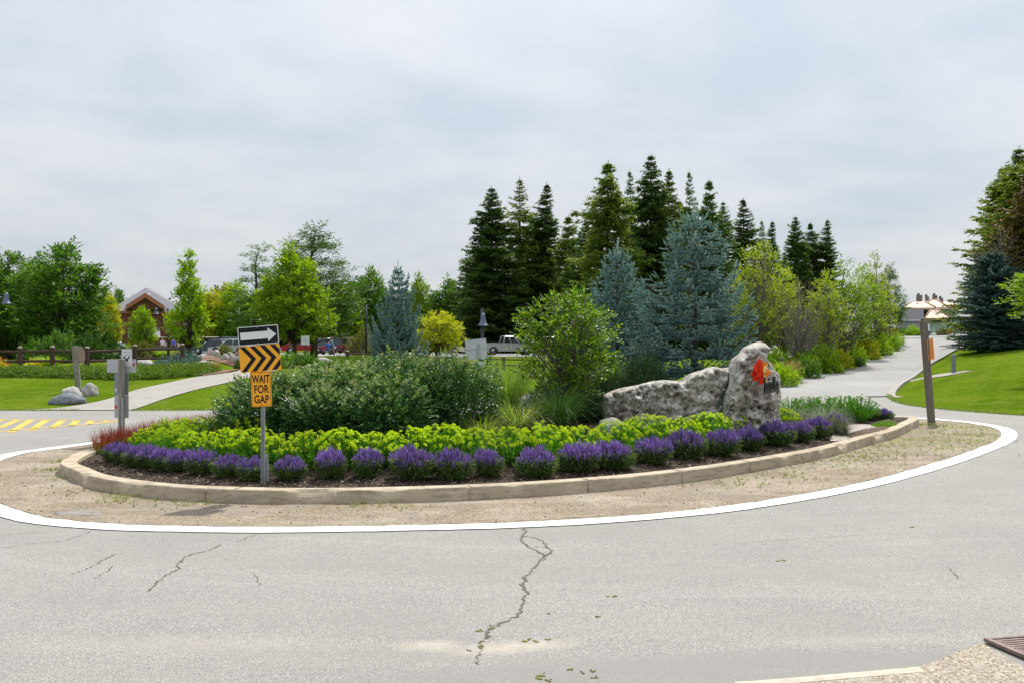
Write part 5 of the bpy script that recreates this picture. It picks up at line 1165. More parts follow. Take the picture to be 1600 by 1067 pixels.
# ------------------------------------------------------------------ foliage materials for the trees
G = lambda n, c, t=.38, **k: ML.__setitem__(n, m_leaf('leaf_'+n, c, t, **k))
G('maple', [(0.044, 0.125, 0.009), (0.062, 0.169, 0.011), (0.094, 0.213, 0.016), (0.125, 0.250, 0.022)], .42)
G('deepgreen', [(0.020, 0.066, 0.009), (0.033, 0.094, 0.012), (0.050, 0.127, 0.017), (0.066, 0.143, 0.023)], .3)
G('lime', [(0.154, 0.280, 0.008), (0.224, 0.364, 0.010), (0.308, 0.434, 0.012), (0.126, 0.238, 0.010)], .45)
G('gold', [(0.270, 0.311, 0.009), (0.378, 0.405, 0.011), (0.459, 0.405, 0.019), (0.216, 0.284, 0.011)], .45)
G('brightyellow', [(0.364, 0.429, 0.009), (0.468, 0.494, 0.013), (0.312, 0.403, 0.011), (0.546, 0.546, 0.027)], .45)
G('pine', [(0.037, 0.106, 0.016), (0.062, 0.150, 0.022), (0.088, 0.188, 0.031), (0.125, 0.213, 0.035)], .3)
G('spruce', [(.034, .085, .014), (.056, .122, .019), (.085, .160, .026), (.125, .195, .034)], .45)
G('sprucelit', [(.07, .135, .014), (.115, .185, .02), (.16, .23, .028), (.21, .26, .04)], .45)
G('rustspruce', [(0.090, 0.075, 0.013), (0.150, 0.110, 0.015), (0.220, 0.140, 0.017), (0.060, 0.075, 0.014)], .25)
G('darkblue', [(.03, .075, .068), (.05, .11, .10), (.08, .15, .14), (.12, .19, .18)], .15, spec=.3, rough=.6)
G('sparse', [(0.195, 0.286, 0.018), (0.286, 0.364, 0.027), (0.364, 0.416, 0.045), (0.130, 0.221, 0.018)], .45)
G('olive', [(0.084, 0.108, 0.017), (0.132, 0.156, 0.025), (0.180, 0.180, 0.038)], .3); G('juniper', [(.09, .18, .012), (.14, .24, .016), (.19, .29, .02), (.07, .15, .012)], .3)
G('flower_yellow', [(0.550, 0.420, 0.007), (0.600, 0.500, 0.014), (0.450, 0.400, 0.014)], .3); G('flower_red', [(0.450, 0.050, 0.021), (0.500, 0.120, 0.028), (0.350, 0.030, 0.021)], .3); G('rust', [(0.200, 0.090, 0.017), (0.260, 0.130, 0.028), (0.160, 0.120, 0.021)], .35); G('plume', [(0.240, 0.170, 0.063), (0.300, 0.220, 0.084), (0.180, 0.180, 0.035)], .4)

def conifer_meshes(seed, h, R, mat, rows=46, nb=10, droop=.28, tw=.6, tww=.17, density=1., power=.8, base=.05, top=.012, gap=.08, hang=.35, ragged=.45):
    r_ = np.random.default_rng(seed); lf = MB(); tk = MB(); bend = r_.normal(0, .008*h, 2); tube(tk, [(0, 0, 0), (bend[0], bend[1], h*.5), (0, 0, h*.97)], [h*.011+.03, h*.007+.02, .012], 6)
    A = []; D = []; Ls = []; ws = []; hole = r_.random(3)*6.283
    for t in base+(1-top-base)*(1-(1-np.linspace(0, 1, int(rows*1.75)))**1.45):
        t = min(.985, t+r_.normal(0, .008)); q = max(0., 1-t); lump = 1+.16*noise.noise((t*8, seed*3.1, 0)); n = max(3, int(nb*.66*(1.1-.45*t)+r_.random())); a0 = r_.random()*6.28
        for b in range(n):
            if r_.random() < gap: continue
            a = a0+b/n*6.283+r_.normal(0, .35); lob = 1+ragged*1.3*noise.noise((math.cos(a)*1.6, math.sin(a)*1.6+seed, t*9)); L = R*1.16*(.88*q+.12*math.sin(q*3.14))**(power+.14)*lump*lob*(.70+.34*r_.random()+(.35*r_.random() if r_.random() < .14 else 0))+.03; o = np.array([math.cos(a), math.sin(a), 0.]); sd_ = np.array([-o[1], o[0], 0]); dr = droop*q**.5*(.5+r_.random())+.02; up = .36*t+.05*r_.normal()
            zc = min(.975*h, t*h+r_.normal(0, .20)*min(1, q*4))
            f = lambda s: np.array([bend[0]*math.sin(t*3.14), bend[1]*math.sin(t*3.14), zc])+o*L*s+np.array([0, 0, L*(up*s-dr*s*1.15+.5*dr*s**3)])
            tube(tk, [f(0), f(.5), f(.9)], [.022*q+.010, .014, .005], 3, 0, False)
            m = max(3, int(L/.15*density)); sz = .16+.84*min(1., L/(R*.42))
            for i in range(m):
                s = .04+.96*(i+r_.random())/m; p = f(min(s, 1.)); w = tw*sz*(1.25-.65*s)*(.5+.75*r_.random())
                for sg in (-1, 1):
                    A.append(p); D.append(o*(.5+.4*s)+sd_*sg*(.95-.5*s)*(.3+.9*r_.random())+np.array([0, 0, -hang*q**.3*(.1+1.7*r_.random()**2)+.10*t])); Ls.append(w); ws.append(tww*(.30+.70*sz)*(.6+.7*r_.random()))
            A.append(f(.92)); D.append(f(1.)-f(.85)+np.array([0, 0, .03])); Ls.append(tw*.6*sz); ws.append(tww*.6*sz)
    for k in range(14): tt = .93+.0045*k; A.append(np.array([0, 0, h*tt])); D.append(np.append(r_.normal(0, .7, 2), .6)); Ls.append(.05+h*(1-tt)*.17); ws.append(.05)
    A.append(np.array([0, 0, h*.955])); D.append(np.array([0, 0, 1.])); Ls.append(h*.045); ws.append(.07)
    A = np.array(A); D = unit(np.array(D)); Ls = np.array(Ls); ws = np.array(ws); n = len(A)
    leaves(lf, A, D, np.array([0, 0, 1.])+r_.normal(0, .6, (n, 3)), Ls, ws*.75, .05, 0, .4)
    for q, sg in ((.12, -1), (.28, 1), (.42, -1), (.58, 1), (.72, -1), (.86, 1)):
        sd_ = unit(np.cross(D, np.array([0, 0, 1.]))); leaves(lf, A+D*(Ls*q)[:, None], D*.65+sd_*sg*.8+r_.normal(0, .4, (n, 3))+np.array([0, 0, -.15]), np.array([0, 0, 1.])+r_.normal(0, .6, (n, 3)), Ls*.46, ws*.6, .05)
    return [lf.mesh('conifer_needles', ML[mat]), tk.mesh('conifer_wood', MAT['bark'])]
def put(name, label, u, d, top, meshes, h0, halfpx=None, R0=None, rot=0., group=None, mat=None, parts=('crown', 'trunk'), sink=.05, cat='tree'):
    """stand a tree on the ground at pixel column u and distance d so that its tip reaches the height seen there"""
    x = (u-CX)/F*d; z = tz(x, d); h = H-(top-CY)/F*d-z; s = h/h0; sx_ = s if halfpx is None else halfpx/F*d/R0
    o = plant(name, label, cat, group, (x, d, z-sink), meshes, parts, rot, (sx_, sx_, s))
    if mat:
        c = o.children[0] if o.children[0].data == meshes[0] else [q for q in o.children if q.data == meshes[0]][0]; c.material_slots[0].link = 'OBJECT'; c.material_slots[0].material = ML[mat]
    return o
CO = [conifer_meshes(1, 14, 3.2, 'spruce', 50, 11, .24, .6, .17, 1., .78), conifer_meshes(2, 14, 3.0, 'spruce', 36, 8, .42, .6, .16, .85, .82, .05, .012, .16, .6, .6), conifer_meshes(3, 14, 2.6, 'spruce', 48, 11, .18, .55, .17, 1., .85), conifer_meshes(4, 14, 2.9, 'spruce', 44, 10, .32, .65, .17, .9, .70, .06, .012, .14, .65, .65), conifer_meshes(5, 14, 3.0, 'spruce', 46, 10, .28, .6, .17, .95, .80, .05, .012, .12, .45, .75)]
RC = (3.2, 3.0, 2.6, 2.9, 3.0)
BGC = [(768,112,290,56,0,0,'leftmost tall dark spruce of the group behind the small tree'),(812,116,276,50,1,1,'tallest dark spruce in the left group, with drooping sparse branches'),(855,118,284,46,2,0,'dark spruce third from the left, right of the sparse drooping one'),(888,114,335,34,3,1,'shorter thin dark spruce in the gap between the two spruce groups'),
 (740,120,385,34,3,0,'low dark spruce at the left foot of the left spruce group'),(835,124,330,44,0,0,'dark spruce hidden behind the left spruce group'),
 (950,80,250,58,3,1,'tall olive green spruce at the left of the right group, behind the smaller blue spruce'),(984,92,263,36,1,0,'thin dark spruce top between the two tallest spruces'),(1017,85,238,54,0,0,'tallest dark spruce of all, behind the two blue spruces'),(1046,88,262,44,2,1,'dark spruce shoulder just right of the tallest spruce'),(1077,96,264,32,1,0,'narrow dark spruce directly above the large blue spruce'),(1108,97,278,34,3,0,'narrow dark spruce right of the large blue spruce tip'),(1130,99,312,36,0,0,'dark spruce with broad top behind the large blue spruce right side'),
 (1161,104,308,40,2,0,'separate pointed dark spruce above the yellow green tree'),(1190,110,342,26,1,0,'small pointed spruce in the dip right of the separate spruce'),(1207,112,343,28,2,0,'small pointed spruce, second in the dip'),(1243,115,336,32,0,0,'dark spruce first of the three far ones over the bare tree'),(1266,118,346,28,3,0,'dark spruce second of the three far ones over the bare tree'),(1293,117,341,30,2,0,'dark spruce last of the three far ones over the bare tree'),
 (915,95,345,44,0,0,'dark spruce filling low behind the small tree crown'),(1060,103,310,46,3,0,'dark spruce low behind the large blue spruce'),(1225,124,392,34,1,0,'low far spruce between the dip and the three far spruces')]
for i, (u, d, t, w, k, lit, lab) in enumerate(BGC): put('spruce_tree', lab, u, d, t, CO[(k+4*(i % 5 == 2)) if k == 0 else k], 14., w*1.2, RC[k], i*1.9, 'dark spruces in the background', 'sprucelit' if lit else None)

# broadleaf crowns
BR = [tree_meshes(11, 8, [(.18, 1.0), (.30, 2.3), (.45, 2.5), (.65, 2.0), (.82, 1.2), (.95, .5), (1, .1)], .20, 210, 9, .21, .13, 'maple', 'bark', .14, .5, ln=.55, k=7),
      tree_meshes(12, 8, [(.16, .8), (.3, 2.0), (.42, 2.35), (.6, 2.2), (.78, 1.5), (.92, .7), (1, .1)], .16, 210, 9, .20, .13, 'maple', 'bark', .14, .45, ln=.5, k=7),
      tree_meshes(13, 8, [(.14, .8), (.25, 1.9), (.38, 1.7), (.55, 1.0), (.75, .75), (.9, .5), (1, .1)], .14, 130, 8, .20, .13, 'maple', 'bark', .12, .34, ln=.5, k=7, asc=.9),
      tree_meshes(14, 8, [(.10, 1.5), (.3, 2.6), (.5, 2.6), (.7, 2.2), (.85, 1.5), (1, .3)], .08, 230, 9, .22, .14, 'maple', 'bark', .16, .55, ln=.6, k=7)]
RB = (2.5, 2.35, 1.9, 2.6)
PN = [tree_meshes(15, 10, [(.18, 1.6), (.35, 2.0), (.55, 1.7), (.75, 1.1), (.9, .7), (1, .15)], .16, 140, 9, .26, .05, 'pine', 'bark', .13, .42, ln=.5, k=10, asc=.15, inner=.35), tree_meshes(16, 10, [(.2, 1.0), (.4, 1.15), (.6, .9), (.8, .55), (1, .1)], .2, 60, 8, .24, .05, 'pine', 'bark', .11, .35, ln=.45, k=10, asc=.05, inner=.3)]
SPA = [tree_meshes(17, 7.5, [(.16, .9), (.3, 1.8), (.5, 2.2), (.7, 1.9), (.88, 1.2), (1, .3)], .14, 240, 5, .13, .09, 'sparse', 'greybark', .10, .42, ln=.5, k=6, asc=.9, multi=3), tree_meshes(18, 7.5, [(.2, .5), (.35, 1.3), (.55, 1.6), (.75, 1.2), (.9, .7), (1, .2)], .18, 130, 5, .15, .10, 'sparse', 'greybark', .09, .4, ln=.5, k=6, asc=1.1)]
BARE = tree_meshes(19, 6.5, [(.2, .6), (.35, 1.5), (.55, 1.8), (.75, 1.4), (.9, .8), (1, .2)], .18, 150, 1, .09, .05, 'olive', 'greybark', .09, .3, ln=.4, k=4, asc=1.0, multi=2)
LT = [(12,66,392,58,3,'maple','dark green leafy tree at the extreme left edge'),(60,72,400,45,0,'maple','green leafy tree partly hidden between the two large left trees'),(98,62,380,66,3,'maple','largest bright green maple on the left, behind the rail fence'),
 (173,78,458,19,1,'gold','small yellowish maple left of the clubhouse gable'),(222,74,478,22,1,'lime','small lime green maple in front of the clubhouse'),(160,225,449,24,3,'maple','far green treetop left of the clubhouse roof'),(186,230,452,20,3,'maple','far green treetop touching the clubhouse roof'),
 (295,60,383,36,2,'lime','slender irregular green tree with a tall thin top by the footpath'),(332,134,452,32,1,'gold','golden green tree right of the slender footpath tree'),(352,138,446,34,0,'gold','orange tinted tree behind the arrow sign, left part'),(368,132,438,34,1,'lime','green tree directly above the arrow sign'),
 (460,60,384,62,0,'lime','round lime green maple right of the yellow sign'),(532,130,442,40,1,'lime','lower lime green tree right of the round maple'),(580,134,420,36,0,'maple','loose green tree left of the left blue spruce'),(552,140,440,34,3,'maple','darker green tree below the brick roof line'),(600,142,450,40,3,'deepgreen','dark green tree mass behind the left blue spruce'),
 (656,132,430,26,0,'lime','narrow bright green tree just right of the left blue spruce'),(706,128,436,40,3,'maple','rounded green tree left of the tall spruces'),(640,140,455,40,3,'deepgreen','dark green tree behind the yellow ornamental tree'),(430,132,436,40,3,'deepgreen','dark green tree behind the lime maple, left side'),(500,136,440,44,3,'deepgreen','dark green tree behind the lime maple, right side'),(395,130,462,40,1,'maple','low green tree behind the pine and the arrow sign'),(130,90,470,36,3,'deepgreen','dark green tree behind the largest left maple')]
for i, (u, d, t, w, k, m, lab) in enumerate(LT): put('broadleaf_tree', lab, u, d, t, BR[k], 8., w, RB[k], i*2.3, 'leafy trees on the left', m)
put('pine_tree', 'thin open pine left of the lime maple', 402, 74, 377, PN[1], 10., 36, 1.15, .5, 'pines on the left'); put('pine_tree', 'large loose white pine behind the lime maple', 490, 68, 356, PN[0], 10., 78, 2.0, 1.5, 'pines on the left')
YB = tree_meshes(21, 3.2, [(.25, .9), (.4, 1.5), (.6, 1.75), (.8, 1.3), (.95, .6), (1, .2)], .28, 150, 8, .13, .07, 'brightyellow', 'bark', .07, .3, multi=5, ln=.3, k=7)
put('ornamental_tree', 'low spreading bright yellow tree with many thin stems by the fence', 684, 64, 486, YB, 3.2, 42, 1.75, .3)
LB = blue_spruce(5, 5.0, 1.85, .9, .6, 1.35)
put('blue_spruce', 'blue spruce with a forked bare leader on the left, beyond the shrub mass', 622, 47, 408, LB, 5.35, 50, 1.75, .7, None, None, ('needles', 'trunk'))
fk = bpy.data.objects
# right side
RT = [(1186,62,374,56,0,'yellow green airy many stemmed tree right of the large blue spruce'),(1225,64,420,34,1,'small airy tree between the yellow green tree and the bare one'),(1292,60,430,36,1,'slim airy green tree, first right of the bare brown tree'),(1320,64,412,44,1,'leafy green tree in the middle of the verge row'),(1347,72,420,36,1,'green tree in the verge row before the bare topped one'),(1368,78,402,26,1,'thin tree with bare twiggy top near the road bend'),(1382,86,440,20,1,'small tree at the far end of the verge row')]
for i, (u, d, t, w, k, lab) in enumerate(RT): put('verge_tree', lab, u, d, t, SPA[k], 7.5, w, (2.2, 1.6)[k], i*1.7, 'young trees along the verge', 'lime' if i in (3, 4) else None)
put('bare_tree', 'bare brown twiggy tree with hardly any leaves on the verge', 1250, 58, 428, BARE, 6.5, 44, 1.8, .5)
put('bare_tree', 'thin bare grey tree behind the verge row, left of the three far spruces', 1275, 70, 432, BARE, 6.5, 34, 1.8, 2.5)
put('pine_tree', 'dark green pine at the end of the verge row beside the far house', 1390, 94, 416, PN[0], 10., 26, 2.0, .9, None, 'pine')
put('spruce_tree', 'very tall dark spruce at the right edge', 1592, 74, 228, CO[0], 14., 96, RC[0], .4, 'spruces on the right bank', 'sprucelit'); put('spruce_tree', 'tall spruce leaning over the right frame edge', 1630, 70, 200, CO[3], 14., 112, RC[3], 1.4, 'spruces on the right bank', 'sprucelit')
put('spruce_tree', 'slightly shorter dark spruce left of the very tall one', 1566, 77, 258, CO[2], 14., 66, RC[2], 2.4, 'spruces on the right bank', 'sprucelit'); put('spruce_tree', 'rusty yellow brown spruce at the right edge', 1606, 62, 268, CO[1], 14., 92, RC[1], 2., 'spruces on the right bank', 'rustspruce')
DBS = conifer_meshes(8, 9, 3.4, 'darkblue', 46, 13, .12, .38, .14, 1.2, .45, .05, .03, .04, .08)
put('spruce_tree', 'broad dark blue green spruce on top of the right bank', 1552, 60, 392, DBS, 9., 60, 3.4, .2, 'spruces on the right bank'); put('spruce_tree', 'dark blue green spruce pressed against the right frame edge', 1615, 58, 420, DBS, 9., 62, 3.4, 1.2, 'spruces on the right bank')
DS = tree_meshes(23, 8, [(.55, .5), (.62, 1.6), (.75, 1.7), (.88, .9), (1, .1)], .55, 130, 1, .1, .05, 'plume', 'greybark', .10, .35, ln=.4, k=5, asc=.1)
put('dead_spruce', 'half dead grey brown bare spruce top above the broad dark blue green one', 1562, 61, 345, DS, 8., 46, 1.7, 1.)
LM = tree_meshes(24, 8, [(.44, .8), (.55, 1.9), (.7, 2.2), (.85, 1.4), (1, .2)], .44, 170, 8, .13, .085, 'maple', 'bark', .12, .45, ln=.4, k=7)
put('lime_maple', 'bright lime maple branch reaching in at the right frame edge', 1660, 40, 392, LM, 8., 84, 2.2, 1.1, None, 'lime')

# ------------------------------------------------------------------ shrubs, junipers and beds in the middle distance
SHB = [shrub_meshes(120+i, 360, 1., 1., 1., .12, .075, 7, .3, False, ('maple',), .2) for i in range(3)]
def shrub(label, u, v, wpx, hpx, mat, k=0, group=None, fn=terr, d0=20, d=None):
    p = hit(u, v, fn, d0, 300) if d is None else ((u-CX)/F*d, d); K = p[1]/F; o = plant('garden_shrub', label, 'shrub', group, (p[0], p[1], tz(*p)-.05), SHB[k % 3], ('foliage', 'stems'), u*.7, (wpx*K/2, wpx*K/2, hpx*K)); c = [q for q in o.children if q.data == SHB[k % 3][0]][0]; c.material_slots[0].link = 'OBJECT'; c.material_slots[0].material = ML[mat]; return o
def tufts(label, u, v, wpx, hpx, mat, mesh=None, group=None):
    p = hit(u, v, terr, 20, 300); K = p[1]/F; o = link('ornamental_grass', mesh or WG); o.location = (p[0], p[1], tz(*p)-.03); o.rotation_euler = (0, 0, u); o.scale = (wpx*K/1.0, wpx*K/1.0, hpx*K/1.0)
    if mat: o.material_slots[0].link = 'OBJECT'; o.material_slots[0].material = ML[mat]
    return tag(o, label, 'grass', group)
WG = tuft_mesh('wide_grass', ML['grass_bright'], 420, .28, 1.0, .022, .22, .5, 31, 4)
VG = [(1222,604,40,28,'lime',0),(1262,592,34,26,'maple',1),(1290,584,40,30,'lime',2),(1310,578,36,26,'brightyellow',0),(1330,572,36,26,'lime',1),(1352,562,36,24,'brightyellow',2),(1372,555,34,24,'lime',0),(1388,549,30,20,'lime',1),(1245,580,40,28,'lime',2),(1272,572,36,26,'maple',0),(1305,562,36,26,'lime',1),(1340,552,34,24,'maple',2),(1210,585,40,30,'lime',0),(1370,545,30,20,'brightyellow',1),(1196,592,30,26,'maple',2),(1398,540,24,16,'lime',0),(1236,600,30,20,'lime',1),(1278,584,34,22,'lime',0),(1318,571,30,20,'lime',2),(1344,561,30,20,'maple',1),(1364,556,30,18,'lime',0),(1256,585,34,26,'lime',2),(1324,560,34,24,'maple',0),(1290,571,34,24,'lime',1)]
for i, (u, v, w, h, m, k) in enumerate(VG): shrub('%s shrub in the verge bed along the approach road, %s from the rock' % ({'lime': 'lime green', 'maple': 'mid green', 'brightyellow': 'yellow green'}[m], ORD[i]), u, v, w*1.25, h*1.3, m, k, 'shrubs in the verge bed')
for i, (u, v, w, h, m, lab) in enumerate(((1226,596,46,34,'plume','brown plumed grass behind the rock on the verge'),(1250,590,40,32,'plume','brown plumed grass further along the verge'),(1300,574,34,26,'plume','faded plumed grass between verge shrubs'),(1322,566,30,24,'grass_bright','bright grass clump in the verge bed'),(1395,545,34,22,'grass_bright','tall bright grass at the far tip of the verge bed'),(1383,546,30,20,'grass_dark','dark grass clump near the far tip of the verge bed'),(1338,574,26,20,'grass_dark','dark green grass tuft beside the kerb of the verge bed'))): tufts(lab, u, v, w, h, m, None, 'grasses in the verge bed')
# strip of mulch under the verge bed
MUL = m_plain('red_mulch', (.16, .075, .045), .95, 0, .4, 5.)
struct(drape('verge_bed', px((1212,608),(1236,602),(1275,590),(1320,575),(1360,562),(1407,545),(1395,541),(1340,556),(1280,576),(1200,596)), MUL, .04, sp=.8)); struct(drape('path_bed', px((300,566),(330,563),(375,576),(372,570),(352,561),(330,556),(312,558)), MUL, .05, sp=.6))
struct(drape('path_bed', px((305,585),(352,579),(378,577),(352,583),(318,588)), MUL, .05, sp=.5))
# dark shrubs and grasses behind the left fence
for i, (u, v, w, h, m, lab) in enumerate(((15,560,60,52,'deepgreen','dark green feathery bush at the left edge behind the fence'),(60,566,60,34,'maple','mid green bush behind the second fence post'),(95,566,64,44,'pine','dark green feathery bush behind the slim wooden post'),(135,564,60,42,'deepgreen','dark bush left of the sign backs, behind the fence'),(165,562,46,40,'deepgreen','dark bush below the silver car, behind the fence'),(222,560,50,24,'olive','olive rusty bush right of the sign backs'),(205,556,34,20,'lime','light green bush in front of the small lime maple'),(35,552,50,44,'deepgreen','dark bush further back at the left edge'),(362,550,36,20,'rust','rusty orange bush beside the arrow sign'),(352,556,24,18,'olive','olive bush above the pink rocks by the path'),(565,556,44,38,'olive','olive brown rounded bush before the parked cars'),(452,572,46,20,'maple','low green bush under the lime maple'),(476,574,44,24,'maple','green bush left of the white notice board'),(372,577,14,16,'deepgreen','small dark clipped bush at the path corner'),(100,552,60,48,'maple','green bush at the foot of the largest left maple'),(590,560,40,26,'olive','low olive bush beside the blue spruce'))): shrub(lab, u, v, w, h, m, i)
for i, (u, v, w, h, m, lab) in enumerate(((75,574,40,20,'lime','bright yellow green grass behind the fence, by the second post'),(252,560,26,16,'lime','light green grass by the yellow flowers near the path'),(268,560,22,14,'lime','smaller light green grass beside the yellow flowers near the path'),(335,580,16,18,'plume','wispy straw grass at the end of the juniper row'))): tufts(lab, u, v, w, h, m)
def ground_cover(name, poly, mat, n, L, Wd, hgt, seed, label=None):
    poly = catmull(px(*poly), True, 4); r_ = np.random.default_rng(seed); x0, y0 = poly.min(0); x1, y1 = poly.max(0); q = np.column_stack([r_.uniform(x0, x1, n*3), r_.uniform(y0, y1, n*3)]); dd = pdist(poly, q[:, 0], q[:, 1]); q = q[dd > 0][:n]; dd = dd[dd > 0][:n]
    lump = np.array([.6+.8*abs(noise.noise((p[0]*.9, p[1]*.9, seed)))+.5*noise.noise((p[0]*2.5, p[1]*2.5, seed)) for p in q]); m = len(q); z = terr(q[:, 0], q[:, 1])+hgt*np.clip(dd/.35, 0.15, 1)*lump*(.35+.65*r_.random(m)**.6)
    mb = MB(); D = rdir(m, r_)+np.array([0, 0, .35]); D[:, 2] = np.abs(D[:, 2])*.7; sprays(mb, np.column_stack([q, z]), D, .32, 5, L, Wd, r_); return tag(mb.build(name, ML[mat]), kind='stuff')
ground_cover('juniper_cover', [(-140,589),(-20,589),(60,590),(130,592),(200,594),(255,592),(310,587),(342,580),(325,577.5),(280,579),(200,583),(120,583.5),(40,582),(-140,581)], 'juniper', 8000, .12, .05, .22, 1)
ground_cover('juniper_cover', [(430,574.5),(460,575.5),(520,574),(560,572),(600,570),(600,565),(560,564),(520,566),(480,569),(445,572)], 'juniper', 3600, .13, .05, .2, 2)
ground_cover('blue_juniper_cover', [(245,575),(300,572),(312,566),(296,562),(262,566)], 'darkblue', 900, .13, .06, .4, 3)
ground_cover('yellow_flower_bed', [(48,576),(62,577),(62,572),(48,571)], 'flower_yellow', 420, .08, .06, .35, 4); ground_cover('yellow_flower_bed', [(258,562),(283,562),(283,556),(262,556)], 'flower_yellow', 420, .1, .08, .35, 5); ground_cover('yellow_flower_bed', [(-20,584),(8,584),(14,579),(-20,577)], 'flower_yellow', 420, .08, .06, .4, 6); ground_cover('red_flower_bed', [(-30,578),(10,578),(10,574),(-30,574)], 'flower_red', 260, .08, .06, .35, 7)

# ------------------------------------------------------------------ boulders
bm_b = boulder_mesh('blue_boulder', MAT['bluestone'], 2.); bm_p = boulder_mesh('pale_boulder', MAT['palestone'], 3.); bm_k = boulder_mesh('pink_boulder', MAT['pinkstone'], 6.)
def bould(me, label, u, v, wpx, hpx, rot=0., group=None, depth=1.):
    p = hit(u, v, terr, 25, 300); K = p[1]/F; y = p[1]+wpx*K*.3; boulder(me, label, (p[0], y, tz(p[0], y)+hpx*K*.22), (wpx*K/2, wpx*K/2*depth*.8, hpx*K*.74), rot, group)
bould(bm_p, 'white rounded boulder behind the dark one at the foot of the slim post', 108, 624, 31, 20, .3); bould(bm_b, 'dark blue grey long low boulder in front of the slim post', 98, 632, 56, 17, .1); bould(bm_f, 'grey banded boulder right of the slim post', 137, 619, 26, 21, .8)
bould(bm_f, 'pale grey boulder at the path beyond the juniper row', 316, 575, 38, 12, .3); bould(bm_p, 'pale rounded boulder left of the white notice board', 463, 574, 20, 14, .5); bould(bm_f, 'long smooth grey boulder right of the white notice board', 501, 573, 34, 15, .1); bould(bm_k, 'brownish small boulder beside the pale rounded one', 449, 574, 10, 9, .2); bould(bm_f, 'pale boulder behind the fence before the tilted sign back', 712, 562, 26, 11, .4); bould(bm_p, 'flat pale rock behind the fence, right of the sign backs', 222, 571, 30, 10, .2)
for i, (u, v, w, h, me) in enumerate(((318,553,12,10,bm_f),(328,556,13,10,bm_k),(338,557,12,11,bm_p),(325,550,12,8,bm_k),(335,551,12,8,bm_p),(350,563,14,11,bm_p),(362,565,15,12,bm_k),(372,566,13,11,bm_p),(358,559,15,10,bm_f),(370,559,14,10,bm_k))): bould(me, '%s rock in the pile beside the footpath, %s from its far left' % ({bm_f: 'grey', bm_k: 'pinkish', bm_p: 'whitish'}[me], ORD[i]), u, v, w, h, i*.9, 'rocks piled beside the path')
bould(bm_f, 'grey boulder under the broad dark spruce on the right bank', 1545, 545, 30, 17, .4); bould(bm_f, 'smaller grey boulder at the right frame edge under the spruces', 1580, 542, 26, 11, 1.4); bould(bm_f, 'flat pale boulder by the far driveway, before the house', 1492, 528, 18, 7, .1); bould(bm_p, 'small white boulder in front of the far house shrubs', 1458, 526, 7, 5, .2)

# ------------------------------------------------------------------ lamps
C_lamp = m_plain('lamp_blue_black', (.045, .05, .075), .45, .5, .15, 6.); C_shade = m_plain('lamp_shade_blue', (.11, .13, .19), .4, .4, .1, 6.)
def bell_lamp(label, u_pole, u_bell, v_top, v_rim, d, rimpx, base_v=None, side=None):
    K = d/F; x0 = (u_pole-CX)*K; z0 = tz(x0, d); X = (u_bell-u_pole)*K; Z = lambda v: H-(v-CY)*K-z0
    r = thing('bell_lamp', label, 'street lamp', (x0, d, z0), 0, 'bell shaped path lamps'); zr = Z(v_rim); R_ = rimpx*K/2; hb = R_*2.0
    mb = MB(); zt = Z(v_top); tube(mb, [(0, 0, -.1), (0, 0, zt)], [.085, .075], 10); lathe(mb, [(.15, 0), (.15, .1), (.10, .25)], (0, 0, 0), 10); mb.build('pole', C_lamp, r)
    mb = MB(); y = -.16 if abs(X) < .2 else 0.; e = (X, y, zr+hb*1.02); tube(mb, [(0, 0, zt-.18), (X*.3, y*.3, zt+.02), (X*.75, y*.8, zt+.05), (X, y, zt-.10), e], .022, 6); mb.build('arm', C_lamp, r)
    mb = MB(); lathe(mb, [(R_*.10, hb*1.1), (R_*.30, hb*1.02), (R_*.40, hb*.80), (R_*.44, hb*.62), (R_*.52, hb*.36), (R_*.72, hb*.14), (R_, 0), (R_*.93, .0), (R_*.5, hb*.3), (R_*.1, hb*.5)], (X, y, zr), 18); mb.build('shade', C_shade, r)
    mb = MB(); lathe(mb, [(R_*.1, .0), (R_*.28, .05), (R_*.3, .14), (R_*.1, .2)], (X, y, zr+hb*.12), 10); mb.build('bulb', m_plain('lamp_glass', (.6, .6, .58), .2), r)
bell_lamp('blue grey bell lamp in front of the dark spruces, above the tilted sign back', 753.5, 755, 484, 510, 46., 18.5)
bell_lamp('blue grey bell lamp at the extreme left edge over the fence', -8, 10, 462, 476, 56., 17); bell_lamp('blue grey bell lamp in front of the clubhouse gable', 263, 244, 482, 491.5, 66., 9.5); bell_lamp('bell lamp with a slim pole right of the lime maple', 572, 556, 476, 484, 70., 8); bell_lamp('bell lamp mostly hidden behind the small tree crown', 918, 916, 490, 510, 50., 14)

